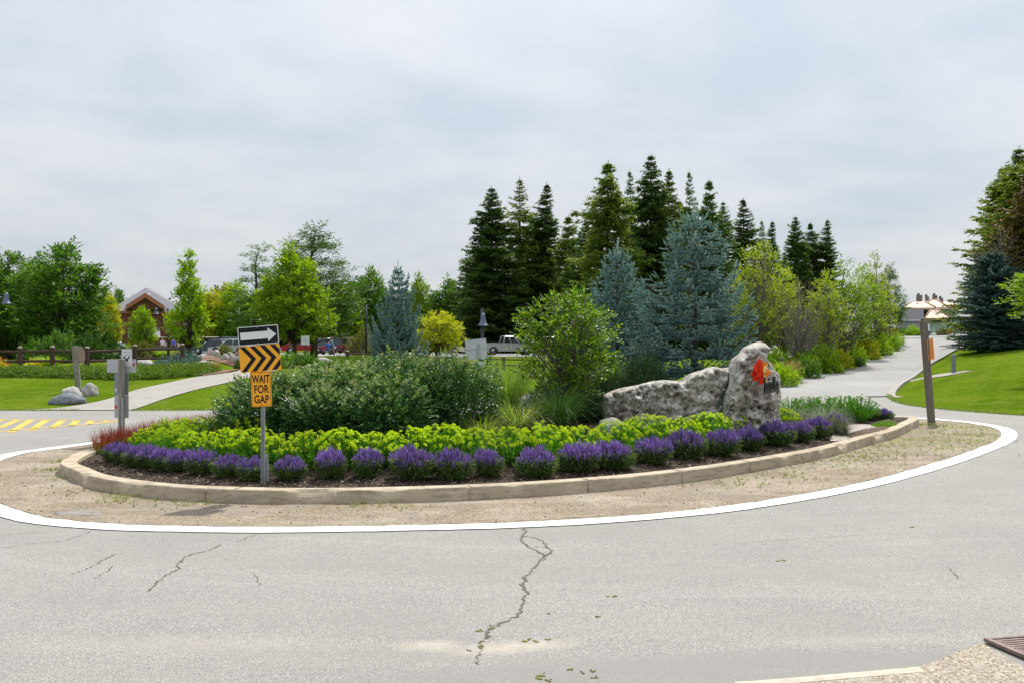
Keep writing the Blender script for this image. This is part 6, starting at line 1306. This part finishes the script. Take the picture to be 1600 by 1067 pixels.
# ------------------------------------------------------------------ vehicles
C_gls = m_plain('car_glass', (.025, .03, .035), .08, 0, .1, 2.); C_tyr = m_plain('tyre_rubber', (.02, .02, .02), .8); C_rim = m_plain('wheel_rim', (.45, .46, .48), .3, .8); C_lens = m_plain('lamp_lens', (.7, .7, .68), .1); C_tail = m_plain('tail_lens', (.4, .02, .015), .2)
def paint(n, c): return m_plain('paint_'+n, c, .22, .25, .05, 1.)
def car(label, u, d, yaw, col, kind='suv', s=1., cat='car'):
    x0 = (u-CX)/F*d; z0 = tz(x0, d)+.05; r = thing('parked_car', label, cat, (x0, d, z0), yaw, 'cars in the car park', s)
    L, Wd, Ht = {'suv': (4.7, 1.86, 1.72), 'sedan': (4.6, 1.82, 1.46), 'pickup': (5.6, 1.95, 1.82)}[kind]; a = L/2; wb = .30*L; R_ = .34 if kind != 'pickup' else .39; belt = .98 if kind != 'sedan' else .86
    if kind == 'pickup': belt = 1.12
    def arch(xc): return [(xc+math.cos(t)*(R_+.06), .36+math.sin(t)*(R_+.06)) for t in np.linspace(0, math.pi, 7)]
    hood = belt-.04; out = [(-a+.05, .30)]+arch(-wb)[::-1]+arch(wb)[::-1]+[(a-.06, .30), (a, .45), (a-.02, .72), (a-.16, hood-.12), (a*.42, hood+.02), (-a*.55, belt+.03), (-a+.10, belt), (-a, belt-.25), (-a, .45)]
    mb = MB(); prism(mb, out, -Wd/2, Wd/2); mb.build('body', paint(col[0], col[1]), r)
    xf, xft, xrt, xr = {'suv': (a*.44, a*.12, -a*.86, -a*.97), 'sedan': (a*.40, a*.06, -a*.46, -a*.80), 'pickup': (a*.34, a*.12, -a*.18, -a*.24)}[kind]
    def frust(mb, x0_, x1_, x0t, x1t, zb, zt, w0, w1, mat=0): mb.add([(x0_, -w0, zb), (x1_, -w0, zb), (x1_, w0, zb), (x0_, w0, zb), (x0t, -w1, zt), (x1t, -w1, zt), (x1t, w1, zt), (x0t, w1, zt)], [(3, 2, 1, 0), (4, 5, 6, 7), (0, 1, 5, 4), (1, 2, 6, 5), (2, 3, 7, 6), (3, 0, 4, 7)], mat)
    g = MB(); frust(g, xr, xf, xrt, xft, belt-.02, Ht-.06, Wd*.47, Wd*.37); g.build('windows', C_gls, r)
    g = MB(); frust(g, xrt-.06, xft+.04, xrt+.1, xft-.14, Ht-.065, Ht, Wd*.385, Wd*.33)
    for sy in (-1, 1):
        for p, q in (((xf, belt), (xft, Ht-.05)), ((xr, belt), (xrt, Ht-.05)), (((xf+xr)/2-.05, belt), ((xft+xrt)/2-.05, Ht-.05))): tube(g, [(p[0], sy*Wd*.472, p[1]-.03), (q[0], sy*Wd*.375, q[1])], .045, 5)
    g.build('roof', paint(col[0], col[1]), r)
    for xc in (-wb, wb):
        for sy in (-1, 1):
            t = MB(); lathe(t, [(R_*.62, -.11), (R_*.96, -.11), (R_, -.06), (R_, .06), (R_*.96, .11), (R_*.62, .11)], (0, 0, 0), 18, 0, rx(math.pi/2)); w = t.build('wheel', C_tyr, r); w.location = (xc, sy*(Wd/2-.10), R_)
            t = MB(); lathe(t, [(R_*.62, -.115), (R_*.30, -.09), (R_*.05, -.10), (R_*.05, .10), (R_*.3, .09), (R_*.62, .115)], (0, 0, 0), 14, 0, rx(math.pi/2)); t.build('rim', C_rim, w)
    for sy in (-1, 1):
        t = MB(); box(t, (a-.07, sy*Wd*.37, hood-.20), (.12, .36, .13), None, 0, .03); t.build('headlight', C_lens, r); t = MB(); box(t, (-a+.03, sy*Wd*.42, belt-.18), (.10, .20, .22), None, 0, .03); t.build('tail_light', C_tail, r)
    t = MB(); box(t, (a-.02, 0, .48), (.08, Wd*.82, .16), None, 0, .03); box(t, (-a+.02, 0, .48), (.08, Wd*.82, .16), None, 0, .03); t.build('bumper', m_plain('bumper_grey', (.07, .07, .075), .5), r); t = MB(); box(t, (-a-.005, 0, belt-.28), (.02, .34, .16)); t.build('licence_plate', C_wht, r)
    if kind == 'pickup':
        t = MB(); box(t, (-a*.62, 0, belt+.035), (a*.66, Wd*.82, .03)); t.build('bed', m_plain('bed_black', (.03, .03, .03), .7), r)
    return r
SIL = ('silver', (.42, .44, .46)); WHT = ('white', (.42, .43, .43)); DGR = ('dark_blue', (.045, .06, .09)); RED = ('red', (.30, .012, .015)); CRM = ('cream', (.55, .53, .42)); MRN = ('maroon', (.09, .015, .03)); BLK = ('black', (.015, .016, .02))
R90 = math.pi/2
car('silver sedan left of the clubhouse, above the sign backs', 178, 92, .15, SIL, 'sedan'); car('dark blue grey sedan in front of the rocks left of the arrow sign', 338, 92, 2.7, DGR, 'sedan'); car('white sedan half hidden by the arrow sign', 366, 90, 2.7, WHT, 'sedan'); car('dark blue sedan behind the white one at the arrow sign', 357, 99, 2.7, DGR, 'suv')
car('dark grey suv with red tail lamps, behind the walking person', 525, 112, .9, DGR, 'suv'); car('maroon car beside the dark suv and the stooping woman', 543, 106, 1.15, MRN, 'suv'); car('red car under the lime maple, right of the arrow sign', 474, 104, .3, RED, 'sedan')
car('cream white car under the yellow ornamental tree', 690, 96, -.05, CRM, 'sedan'); car('white pickup truck under the dark spruces', 794, 96, .25, WHT, 'pickup', 1., 'truck'); car('red car parked behind the white pickup truck', 768, 118, .5, RED, 'suv'); car('black car at the right end of the car park, behind the small tree', 868, 96, .2, BLK, 'suv'); car('silver car half hidden by the olive bush', 574, 108, .3, SIL, 'sedan')
def golf_cart(label, u, d, yaw):
    x0 = (u-CX)/F*d; r = thing('golf_cart', label, 'golf cart', (x0, d, tz(x0, d)+.05), yaw, 'golf carts by the clubhouse'); cr = m_plain('cart_cream', (.62, .58, .46), .4); dk = m_plain('cart_dark', (.04, .05, .08), .4)
    b = MB(); prism(b, [(-1.2, .3), (1.2, .3), (1.15, .62), (.75, .85), (.55, .86), (.45, .42), (-.2, .42), (-.25, .72), (-1.15, .75)], -.58, .58); b.build('body', dk, r)
    b = MB(); box(b, (-.45, 0, .80), (.5, 1.05, .14), None, 0, .04); box(b, (-.70, 0, 1.06), (.12, 1.05, .42), ry(-.2), 0, .04); b.build('seat', cr, r); b = MB(); box(b, (-.15, 0, 1.86), (1.9, 1.2, .09), None, 0, .03); b.build('roof', cr, r)
    for sx_ in (-1, 1):
        for sy in (-1, 1): b = MB(); tube(b, [(.62 if sx_ > 0 else -1.0, sy*.52, .7), (.5 if sx_ > 0 else -.95, sy*.52, 1.83)], .02, 6); b.build('roof_post', C_lamp, r)
    b = MB(); tube(b, [(.5, .25, .85), (.15, .25, 1.12)], .02, 6); lathe(b, [(.17, -.015), (.19, 0), (.17, .015)], (.13, .25, 1.13), 14, 0, ry(-.7)); b.build('steering_wheel', C_tyr, r)
    for xc in (-.75, .78):
        for sy in (-1, 1): b = MB(); lathe(b, [(.06, -.09), (.22, -.1), (.23, 0), (.22, .1), (.06, .09)], (0, 0, 0), 14, 0, rx(R90)); w = b.build('wheel', C_tyr, r); w.location = (xc, sy*.5, .23); b = MB(); lathe(b, [(.11, -.105), (.02, -.11), (.02, .11), (.11, .105)], (0, 0, 0), 10, 0, rx(R90)); b.build('rim', C_rim, w)
golf_cart('cream roofed golf cart with a person in white, by the clubhouse', 252, 118, 2.9); golf_cart('second cream roofed golf cart, right of the slender footpath tree', 330, 116, .2); golf_cart('dark golf cart between the blue shirted man and the tree trunk', 290, 114, .9)

# ------------------------------------------------------------------ people
def skinned(name, nodes, edges, mat, parent, sub=1, root=0):
    me = bpy.data.meshes.new(name); keys = list(nodes); ix = {k: i for i, k in enumerate(keys)}; me.from_pydata([nodes[k][0] for k in keys], [(ix[a], ix[b]) for a, b in edges], []); me.update(); o = link(name, me, parent); m = o.modifiers.new('Skin', 'SKIN'); m.use_smooth_shade = True
    for i, k in enumerate(keys): v = me.skin_vertices[0].data[i]; r_ = nodes[k][1]; v.radius = (r_, r_) if not isinstance(r_, tuple) else r_; v.use_root = (i == root)
    s = o.modifiers.new('Subdivision', 'SUBSURF'); s.levels = sub; s.render_levels = sub; me.materials.append(mat); return o
SKIN = m_plain('skin', (.42, .24, .17), .6)
def person(label, u, d, yaw, lean=0., armf=.4, stride=.0, top=(.05, .2, .25), bottom=(.03, .03, .04), hair=(.06, .035, .02), h=1.7, base=None, zoff=0.0):
    x0 = (u-CX)/F*d; r = thing('person', label, 'person', (x0, d, tz(x0, d)+.05+zoff), yaw, None, h/1.7); sl, cl = math.sin(lean), math.cos(lean)
    T_ = lambda x, y, z: (x+(z-.92)*sl, y, .92+(z-.92)*cl)      # torso leans about the hips, facing +x
    N = {'pelvis': ((0, 0, .92), .13), 'waist': (T_(0, 0, 1.06), .115), 'chest': (T_(.01, 0, 1.28), .135), 'neck': (T_(.0, 0, 1.46), .055), 'jaw': (T_(.035, 0, 1.545), .07), 'head': (T_(.02, 0, 1.62), .092), 'crown': (T_(.01, 0, 1.675), .06), 'nose': (T_(.115, 0, 1.59), .014)}
    E = [('pelvis', 'waist'), ('waist', 'chest'), ('chest', 'neck'), ('neck', 'jaw'), ('jaw', 'head'), ('head', 'crown'), ('jaw', 'nose')]; SH_ = {}; BO = {}
    for s, q in ((1, 'l'), (-1, 'r')):
        st = stride*s; N[q+'hip'] = ((0, .09*s, .86), .095); N[q+'knee'] = ((st*.5+.03, .095*s, .48), .062); N[q+'ank'] = ((st, .10*s, .08), .04); N[q+'toe'] = ((st+.15, .11*s, .03), .032); E += [('pelvis', q+'hip'), (q+'hip', q+'knee'), (q+'knee', q+'ank'), (q+'ank', q+'toe')]
        N[q+'sho'] = (T_(0, .17*s, 1.39), .062); el = np.array(T_(.0, .21*s, 1.39))+np.array([math.sin(armf)*.28, 0, -math.cos(armf)*.28]); wr = el+np.array([math.sin(armf+.45)*.25, -.02*s, -math.cos(armf+.45)*.25]); N[q+'elb'] = (tuple(el), .043); N[q+'wri'] = (tuple(wr), .03); dv = np.array([math.sin(armf+.6), 0, -math.cos(armf+.6)]); pa = wr+dv*.07; N[q+'pal'] = (tuple(pa), (.035, .018)); E += [('chest', q+'sho'), (q+'sho', q+'elb'), (q+'elb', q+'wri'), (q+'wri', q+'pal')]
        for k, (of, ln) in enumerate(((-.028, .07), (-.01, .08), (.01, .076), (.027, .06))): f = pa+dv*ln+np.array([of, -.01*s, -.012]); N[q+'f%d' % k] = (tuple(f), .009); E.append((q+'pal', q+'f%d' % k))
        N[q+'th'] = (tuple(wr+dv*.08+np.array([.05, 0, .01])), .010); E.append((q+'wri', q+'th'))
    skinned('body', N, E, SKIN, r)
    def sub(keys, grow): return {k: (N[k][0], N[k][1]+grow) for k in keys}
    mt = m_plain('cloth_%d' % (abs(hash(top)) % 9999), top, .85); mb_ = m_plain('cloth_%d' % (abs(hash(bottom)) % 9999), bottom, .85); S_ = sub(['waist', 'pelvis', 'chest', 'lsho', 'rsho'], .022)
    for q in 'lr': a, b = np.array(N[q+'sho'][0]), np.array(N[q+'elb'][0]); S_[q+'slv'] = (tuple(a+(b-a)*.62), .062)
    skinned('shirt', S_, [('pelvis', 'waist'), ('waist', 'chest'), ('chest', 'lsho'), ('chest', 'rsho'), ('lsho', 'lslv'), ('rsho', 'rslv')], mt, r); B_ = sub(['pelvis', 'lhip', 'rhip'], .028)
    for q in 'lr': a, b = np.array(N[q+'hip'][0]), np.array(N[q+'knee'][0]); B_[q+'hem'] = (tuple(a+(b-a)*.85), .088)
    skinned('shorts', B_, [('pelvis', 'lhip'), ('pelvis', 'rhip'), ('lhip', 'lhem'), ('rhip', 'rhem')], mb_, r)
    skinned('hair', {'a': (T_(-.02, 0, 1.68), .085), 'b': (T_(-.055, 0, 1.61), .085), 'c': (T_(-.05, 0, 1.54), .05)}, [('a', 'b'), ('b', 'c')], m_plain('hair_%d' % (abs(hash(hair)) % 9999), hair, .7), r)
    for s, q in ((1, 'l'), (-1, 'r')): a, b = N[q+'ank'][0], N[q+'toe'][0]; skinned('shoe', {'a': ((a[0]-.03, a[1], .05), .05), 'b': ((b[0], b[1], .04), .042)}, [('a', 'b')], m_plain('shoe', (.12, .1, .1), .7), r)
    return r
person('person in a teal shirt walking left and pushing a blue stroller', 519, 97, math.pi-.1, .18, .75, .22, (.05, .22, .27), (.10, .16, .22), (.12, .05, .025))
person('stooping person with orange hair and pink top behind the fence', 552, 95, math.pi+.4, .55, .5, .08, (.55, .12, .25), (.05, .04, .05), (.40, .13, .04))
person('child with a red top beside the stooping person', 545.5, 93, 1.9, .1, .2, .05, (.5, .05, .05), (.2, .03, .03), (.30, .12, .04), 1.05)
person('man in a bright blue polo shirt standing by the golf carts', 271.5, 110, -1.6, .0, .12, .04, (.02, .09, .42), (.02, .02, .03), (.25, .12, .07)); person('person in a white shirt standing at the cream roofed golf cart', 254, 116, -1.2, .05, .3, .05, (.65, .6, .68), (.08, .08, .1), (.1, .07, .05)); person('person in white partly hidden behind the small lime maple', 231.5, 120, 1.2, .0, .2, .05, (.6, .55, .5), (.05, .05, .06), (.2, .1, .06))
def stroller():
    d = 96.6; x0 = (512.-CX)/F*d; r = thing('baby_stroller', 'blue baby stroller pushed by the person in the teal shirt', 'stroller', (x0, d, tz(x0, d)+.05), math.pi-.1); bl = m_plain('stroller_blue', (.02, .12, .42), .7)
    b = MB(); tube(b, [(-.45, .22, 1.0), (.1, .22, .45), (.42, .22, .15)], .02, 6); tube(b, [(-.45, -.22, 1.0), (.1, -.22, .45), (.42, -.22, .15)], .02, 6); tube(b, [(-.45, .22, 1.0), (-.45, -.22, 1.0)], .02, 6); tube(b, [(.1, .22, .45), (-.32, .24, .15)], .018, 6); tube(b, [(.1, -.22, .45), (-.32, -.24, .15)], .018, 6); b.build('frame', C_lamp, r)
    b = MB(); prism(b, [(-.2, .78), (-.1, .42), (.32, .38), (.40, .48), (.05, .55), (-.12, .88)], -.2, .2); b.build('seat', bl, r)
    b = MB(); prism(b, [(-.22, .85)]+[(-.02+.34*math.cos(t), .80+.30*math.sin(t)) for t in np.linspace(2.8, .5, 8)], -.22, .22); b.build('canopy', bl, r)
    for x, y in ((.42, .22), (.42, -.22), (-.32, .24), (-.32, -.24)): b = MB(); lathe(b, [(.03, -.03), (.13, -.03), (.14, 0), (.13, .03), (.03, .03)], (x, y, .14), 12, 0, rx(R90)); b.build('wheel', C_tyr, r)
stroller()

# ------------------------------------------------------------------ buildings
def face(r):
    t = math.atan2(r.location[0], r.location[1]); r.rotation_euler = (0, 0, -t); r.scale = (math.cos(t), 1, 1)
def clubhouse():
    d = 200.; K = d/F; x0 = (232-CX)*K; z0 = tz(x0, d); r = thing('clubhouse', 'brown brick clubhouse with a grey hipped roof and orange gable behind the left trees', 'building', (x0, d, z0)); face(r); X = lambda u: (u-232)*K; Z = lambda v: H-(v-CY)*K-z0
    brick = m_plain('brown_brick', (.19, .075, .045), .85, 0, .2, 3.); fas = m_plain('orange_fascia', (.34, .13, .055), .6, 0, .1, 2.); roof = m_plain('grey_shingle', (.20, .19, .21), .85, 0, .15, 4.); ze = Z(486); zr = Z(447); w = 62*K; dp = 9.
    b = MB(); box(b, (0, dp, ze/2), (2*w-1.4, 2*dp-1.4, ze)); b.build('wall', brick, r)
    b = MB(); ev = ze-.1; V = [(-w, 0, ev), (w, 0, ev), (w, 2*dp, ev), (-w, 2*dp, ev), (-.6, dp*.8, zr), (.6, dp*1.2, zr), (-w, 0, ev-.5), (w, 0, ev-.5), (w, 2*dp, ev-.5), (-w, 2*dp, ev-.5)]; b.add(V, [(0, 1, 5, 4), (1, 2, 5), (2, 3, 4, 5), (3, 0, 4)]); b.add(V, [(6, 7, 1, 0), (7, 8, 2, 1), (8, 9, 3, 2), (9, 6, 0, 3), (9, 8, 7, 6)], 1); rf = b.build('roof', [roof, fas], r); b = MB(); lathe(b, [(.3, 0), (.3, .4), (.2, .5)], (0, dp*.5, zr-1.9), 8); b.build('vent', C_wht, rf)
    g = MB(); cx_ = X(227); hw = 30*K; zg = Z(459.5); zb = Z(479); V = [(cx_-hw, -2.6, zb), (cx_, -2.6, zg), (cx_+hw, -2.6, zb), (cx_-hw, -2.6, zb-.8), (cx_, -2.6, zg-.9), (cx_+hw, -2.6, zb-.8)]; B_ = [(a, 7., c) for a, _, c in V]
    g.add(V+B_, [(3, 4, 1, 0), (4, 5, 2, 1), (9, 10, 4, 3), (10, 11, 5, 4)]); g.build('gable_fascia', fas, r); g = MB(); g.add([(a, e, q+.05) for a, e, q in V[:3]+B_[:3]], [(0, 1, 4, 3), (1, 2, 5, 4)]); g.build('gable_roof', roof, r)
    g = MB(); g.add([(cx_-hw*.92, -1.6, zb-.7), (cx_+hw*.92, -1.6, zb-.7), (cx_, -1.6, zg-.85), (cx_-hw*.92, 3, zb-.7), (cx_+hw*.92, 3, zb-.7), (cx_, 3, zg-.85)], [(0, 1, 2), (5, 4, 3), (1, 4, 5, 2), (0, 2, 5, 3), (0, 3, 4, 1)]); g.build('gable_wall', m_plain('brown_siding', (.13, .055, .035), .8, 0, .15, 3.), r)
    for u in (254, 264, 270, 277): g = MB(); box(g, (X(u), .62, Z(500)), (3.2*K, .16, 4.2*K), None, 0, .02); o = g.build('window', C_gls, r); g = MB(); box(g, (X(u), .56, Z(502.4)), (3.8*K, .2, .5*K)); g.build('sill', fas, o)
    g = MB(); a = X(201); c = X(250); g.add([(a, -7, Z(527)), (c, -7, Z(527)), (c, .7, Z(512)), (a, .7, Z(512)), (a, -7, Z(529)), (c, -7, Z(529)), (c, .7, Z(514)), (a, .7, Z(514))], [(0, 1, 2, 3), (7, 6, 5, 4), (4, 5, 1, 0), (1, 5, 6, 2), (0, 3, 7, 4), (3, 2, 6, 7)]); g.build('porch_roof', roof, r)
    for u in (204, 226, 247): g = MB(); box(g, (X(u), -6.6, Z(528.6)/2), (.5, .5, Z(528.6))); g.build('porch_post', brick, r)
clubhouse()
def brick_block():
    d = 190.; K = d/F; x0 = (545-CX)*K; z0 = tz(x0, d); r = thing('brick_building', 'flat roofed red brown brick building just showing above the trees right of the lime maple', 'building', (x0, d, z0)); face(r); Z = lambda v: H-(v-CY)*K-z0; zt = Z(449); b = MB(); box(b, (0, 6, zt/2), (50*K, 12, zt)); b.build('wall', m_plain('red_brick', (.22, .08, .05), .85, 0, .2, 3.), r); b = MB(); box(b, (0, 6, zt+.3), (51.5*K, 12.6, .6)); b.build('roof_edge', m_plain('brown_trim', (.12, .07, .055), .7), r)
    for i in range(6): b = MB(); box(b, (-16*K+i*6.4*K, -.03, zt-2.4), (3.6*K, .14, 1.5)); b.build('window', C_gls, r)
brick_block()
def far_house():
    d = 168.; K = d/F; x0 = (1452-CX)*K; z0 = tz(x0, d); r = thing('far_house', 'unfinished house with pale orange hipped roofs at the end of the road', 'house', (x0, d, z0)); face(r); X = lambda u: (u-1452)*K; Z = lambda v: H-(v-CY)*K-z0
    roof = m_plain('bare_roof_deck', (.58, .43, .33), .75, 0, .25, .9); wall = m_plain('house_wrap', (.50, .62, .63), .8, 0, .2, 2.); dk = m_plain('dark_opening', (.05, .03, .025), .7); ch = m_plain('chimney_stone', (.15, .125, .115), .85, 0, .2, 4.)
    b = MB(); box(b, (X(1463), 6, Z(480)/2), (64*K, 9, Z(480))); box(b, (X(1466), -.2, Z(499)/2), (36*K, 5, Z(499))); b.build('wall', wall, r)
    def hip(mb, u0, u1, ve, ua, ub, vr, y0, y1): mb.add([(X(u0), y0, Z(ve)), (X(u1), y0, Z(ve)), (X(u1), y1, Z(ve)), (X(u0), y1, Z(ve)), (X(ua), (y0+y1)/2, Z(vr)), (X(ub), (y0+y1)/2, Z(vr)), (X(u0), y0, Z(ve)-.3), (X(u1), y0, Z(ve)-.3), (X(u1), y1, Z(ve)-.3), (X(u0), y1, Z(ve)-.3)], [(0, 1, 5, 4), (1, 2, 5), (2, 3, 4, 5), (3, 0, 4), (6, 7, 1, 0), (7, 8, 2, 1), (8, 9, 3, 2), (9, 6, 0, 3), (9, 8, 7, 6)])
    b = MB(); hip(b, 1408, 1500, 481, 1424, 1486, 470.5, .2, 11); b.build('roof', roof, r); b = MB(); hip(b, 1424, 1462, 481.3, 1441, 1444, 470, -1.2, 5); b.build('roof', roof, r); b = MB(); hip(b, 1440, 1482, 480.7, 1457, 1460, 465.5, -.7, 9); b.build('roof', roof, r); b = MB(); hip(b, 1443.5, 1486, 499, 1457.5, 1459.5, 480.5, -4.3, 3.5); b.build('porch_roof', roof, r)
    rc = m_plain('ridge_cap', (.33, .20, .13), .7, 0, .1, 2.)
    for pts in (((1408,481,.2),(1424,470.5,5.6)),((1462,481.3,-1.2),(1444,470,1.9)),((1440,480.7,-.7),(1457,465.5,4.15)),((1482,480.7,-.7),(1460,465.5,4.15)),((1443.5,499,-4.3),(1457.5,480.5,-.4)),((1486,499,-4.3),(1459.5,480.5,-.4)),((1408,481.2,.1),(1500,481.2,.1)),((1443.5,499.4,-4.35),(1486,499.4,-4.35))):
        b = MB(); tube(b, [(X(u), y-.05, Z(v)+.04) for u, v, y in pts], .11, 5); b.build('ridge_cap', rc, r)
    for u, v, w, h in ((1436, 464.5, 10, 7), (1448.5, 465.5, 6.5, 5), (1461, 464, 8, 5), (1471, 468.5, 6.5, 5)): b = MB(); box(b, (X(u), 4.5, Z(v)), (w*K, 1.2, h*K*1.4), None, 0, .05); lathe(b, [(.26, 0), (.22, .42)], (X(u-1.5), 4.5, Z(v-h*.6)), 8); b.build('chimney', ch, r)
    for u0, v0, u1, v1, y in ((1441.5,483,1447.5,497,1.42),(1456.5,501,1470,503.8,-2.8),(1480,501,1482.5,512,-2.82),(1487,500,1489.5,516,.3)): b = MB(); box(b, (X((u0+u1)/2), y, Z((v0+v1)/2)), ((u1-u0)*K, .12, (v1-v0)*K)); b.build('window', dk, r)
far_house()
def garage():
    d = 150.; K = d/F; x0 = (1422-CX)*K; z0 = tz(x0, d); r = thing('garage', 'small grey garage with a dark gabled roof in front of the unfinished house', 'building', (x0, d, z0)); face(r); X = lambda u: (u-1422)*K; Z = lambda v: H-(v-CY)*K-z0; wl_ = m_plain('grey_siding', (.30, .31, .33), .8, 0, .08, 3.); rf = m_plain('dark_shingle', (.05, .05, .06), .85, 0, .2, 6.); tr = m_plain('white_trim', (.5, .5, .52), .6)
    x0_, x1_ = X(1400), X(1438.5); ze = Z(498); zr = Z(481.5); dp = 5.6; b = MB(); b.add([(x0_, .5, 0), (x1_, .5, 0), (x1_, dp-.5, 0), (x0_, dp-.5, 0), (x0_, .5, ze), (x1_, .5, ze), (x1_, dp-.5, ze), (x0_, dp-.5, ze), (x0_, dp/2, zr-.35), (x1_, dp/2, zr-.35)], [(0, 1, 5, 4), (1, 2, 6, 9, 5), (2, 3, 7, 6), (3, 0, 4, 8, 7)]); b.build('wall', wl_, r)
    b = MB(); xo = x1_+.45; xi = x0_-.4; t = .22; V = [(xi, 0, ze-.12), (xo, 0, ze-.12), (xo, dp/2, zr), (xi, dp/2, zr), (xo, dp, ze-.12), (xi, dp, ze-.12)]; b.add(V+[(a, c, e-t) for a, c, e in V], [(0, 1, 2, 3), (3, 2, 4, 5), (9, 8, 7, 6), (11, 10, 8, 9), (6, 7, 1, 0), (5, 4, 10, 11), (0, 3, 9, 6), (3, 5, 11, 9)]); b.add([V[1], V[2], V[4]]+[(a, c, e-t) for a, c, e in (V[1], V[2], V[4])]+[(a+.06, c, e+.04) for a, c, e in (V[1], V[2], V[4])]+[(a+.06, c, e-t-.1) for a, c, e in (V[1], V[2], V[4])], [(6, 9, 10, 7), (7, 10, 11, 8)], 1); b.build('roof', [rf, tr], r)
    b = MB(); box(b, ((X(1408)+X(1431))/2, .44, 1.15), (X(1431)-X(1408), .10, 2.2)); b.build('garage_door', m_plain('grey_door', (.24, .245, .26), .7), r); b = MB(); box(b, (x0_/2+x1_/2, -.02, ze-.25), (x1_-x0_, .10, .22)); b.build('gutter', tr, r)
garage()
for i, (u, v, w, h, m, lab) in enumerate(((1400,526,18,14,'rust','reddish bush left of the garage'),(1412,526,24,13,'maple','rounded green bush before the garage'),(1426,525,22,16,'lime','lime green bush at the garage corner'),(1432,525,16,12,'lime','smaller lime bush behind the leaning post'),(1450,524,14,10,'deepgreen','dark bush right of the leaning post top'),(1473,523,22,12,'olive','olive bush in front of the far house'),(1404,528,16,8,'olive','low olive bush left at the road end'),(1488,522,14,12,'rust','purple brown bush at the far driveway'))): shrub(lab, u, v, w, h, m, i, 'bushes before the far house', d=128-i)
p = hit(1491, 531, terr); r = thing('mailbox_post', 'small dark post beside the far driveway entrance', 'post', (p[0], p[1], tz(*p))); K = p[1]/F; mb = MB(); box(mb, (0, 0, 5.5*K), (2.2*K, 2*K, 11*K), None, 0, .02); mb.build('post', m_plain('dark_post', (.03, .025, .03), .6), r); mb = MB(); box(mb, (0, 0, 11.4*K), (2.8*K, 2.6*K, .8*K), None, 0, .02); mb.build('cap', C_lamp, r)
# far wood that closes the view behind everything
def far_wood():
    r_ = np.random.default_rng(77); mb = MB(); us = np.arange(-700, 1180, 16.); A = []; h_ = []
    for u in us:
        d = 215+30*r_.random(); x = (u-CX)/F*d; zz = tz(x, d); top = 476+14*math.sin(u*.013)+10*math.sin(u*.05)+r_.normal(0, 5); hh = H-(top-CY)/F*d-zz
        n = 200; a = r_.random(n)*6.283; t = r_.random(n)**.8; rr = (2.6+1.2*r_.random())*np.sqrt(np.clip(1.02-t, 0, 1))*(.5+.5*np.sqrt(r_.random(n))); A.append(np.column_stack([x+np.cos(a)*rr, d+np.sin(a)*rr, zz+t*hh]))
    A = np.concatenate(A); D = rdir(len(A), r_); sprays(mb, A, D, 1.0, 4, .8, .5, r_); tag(mb.build('far_wood', ML['deepgreen']), kind='stuff')
far_wood()
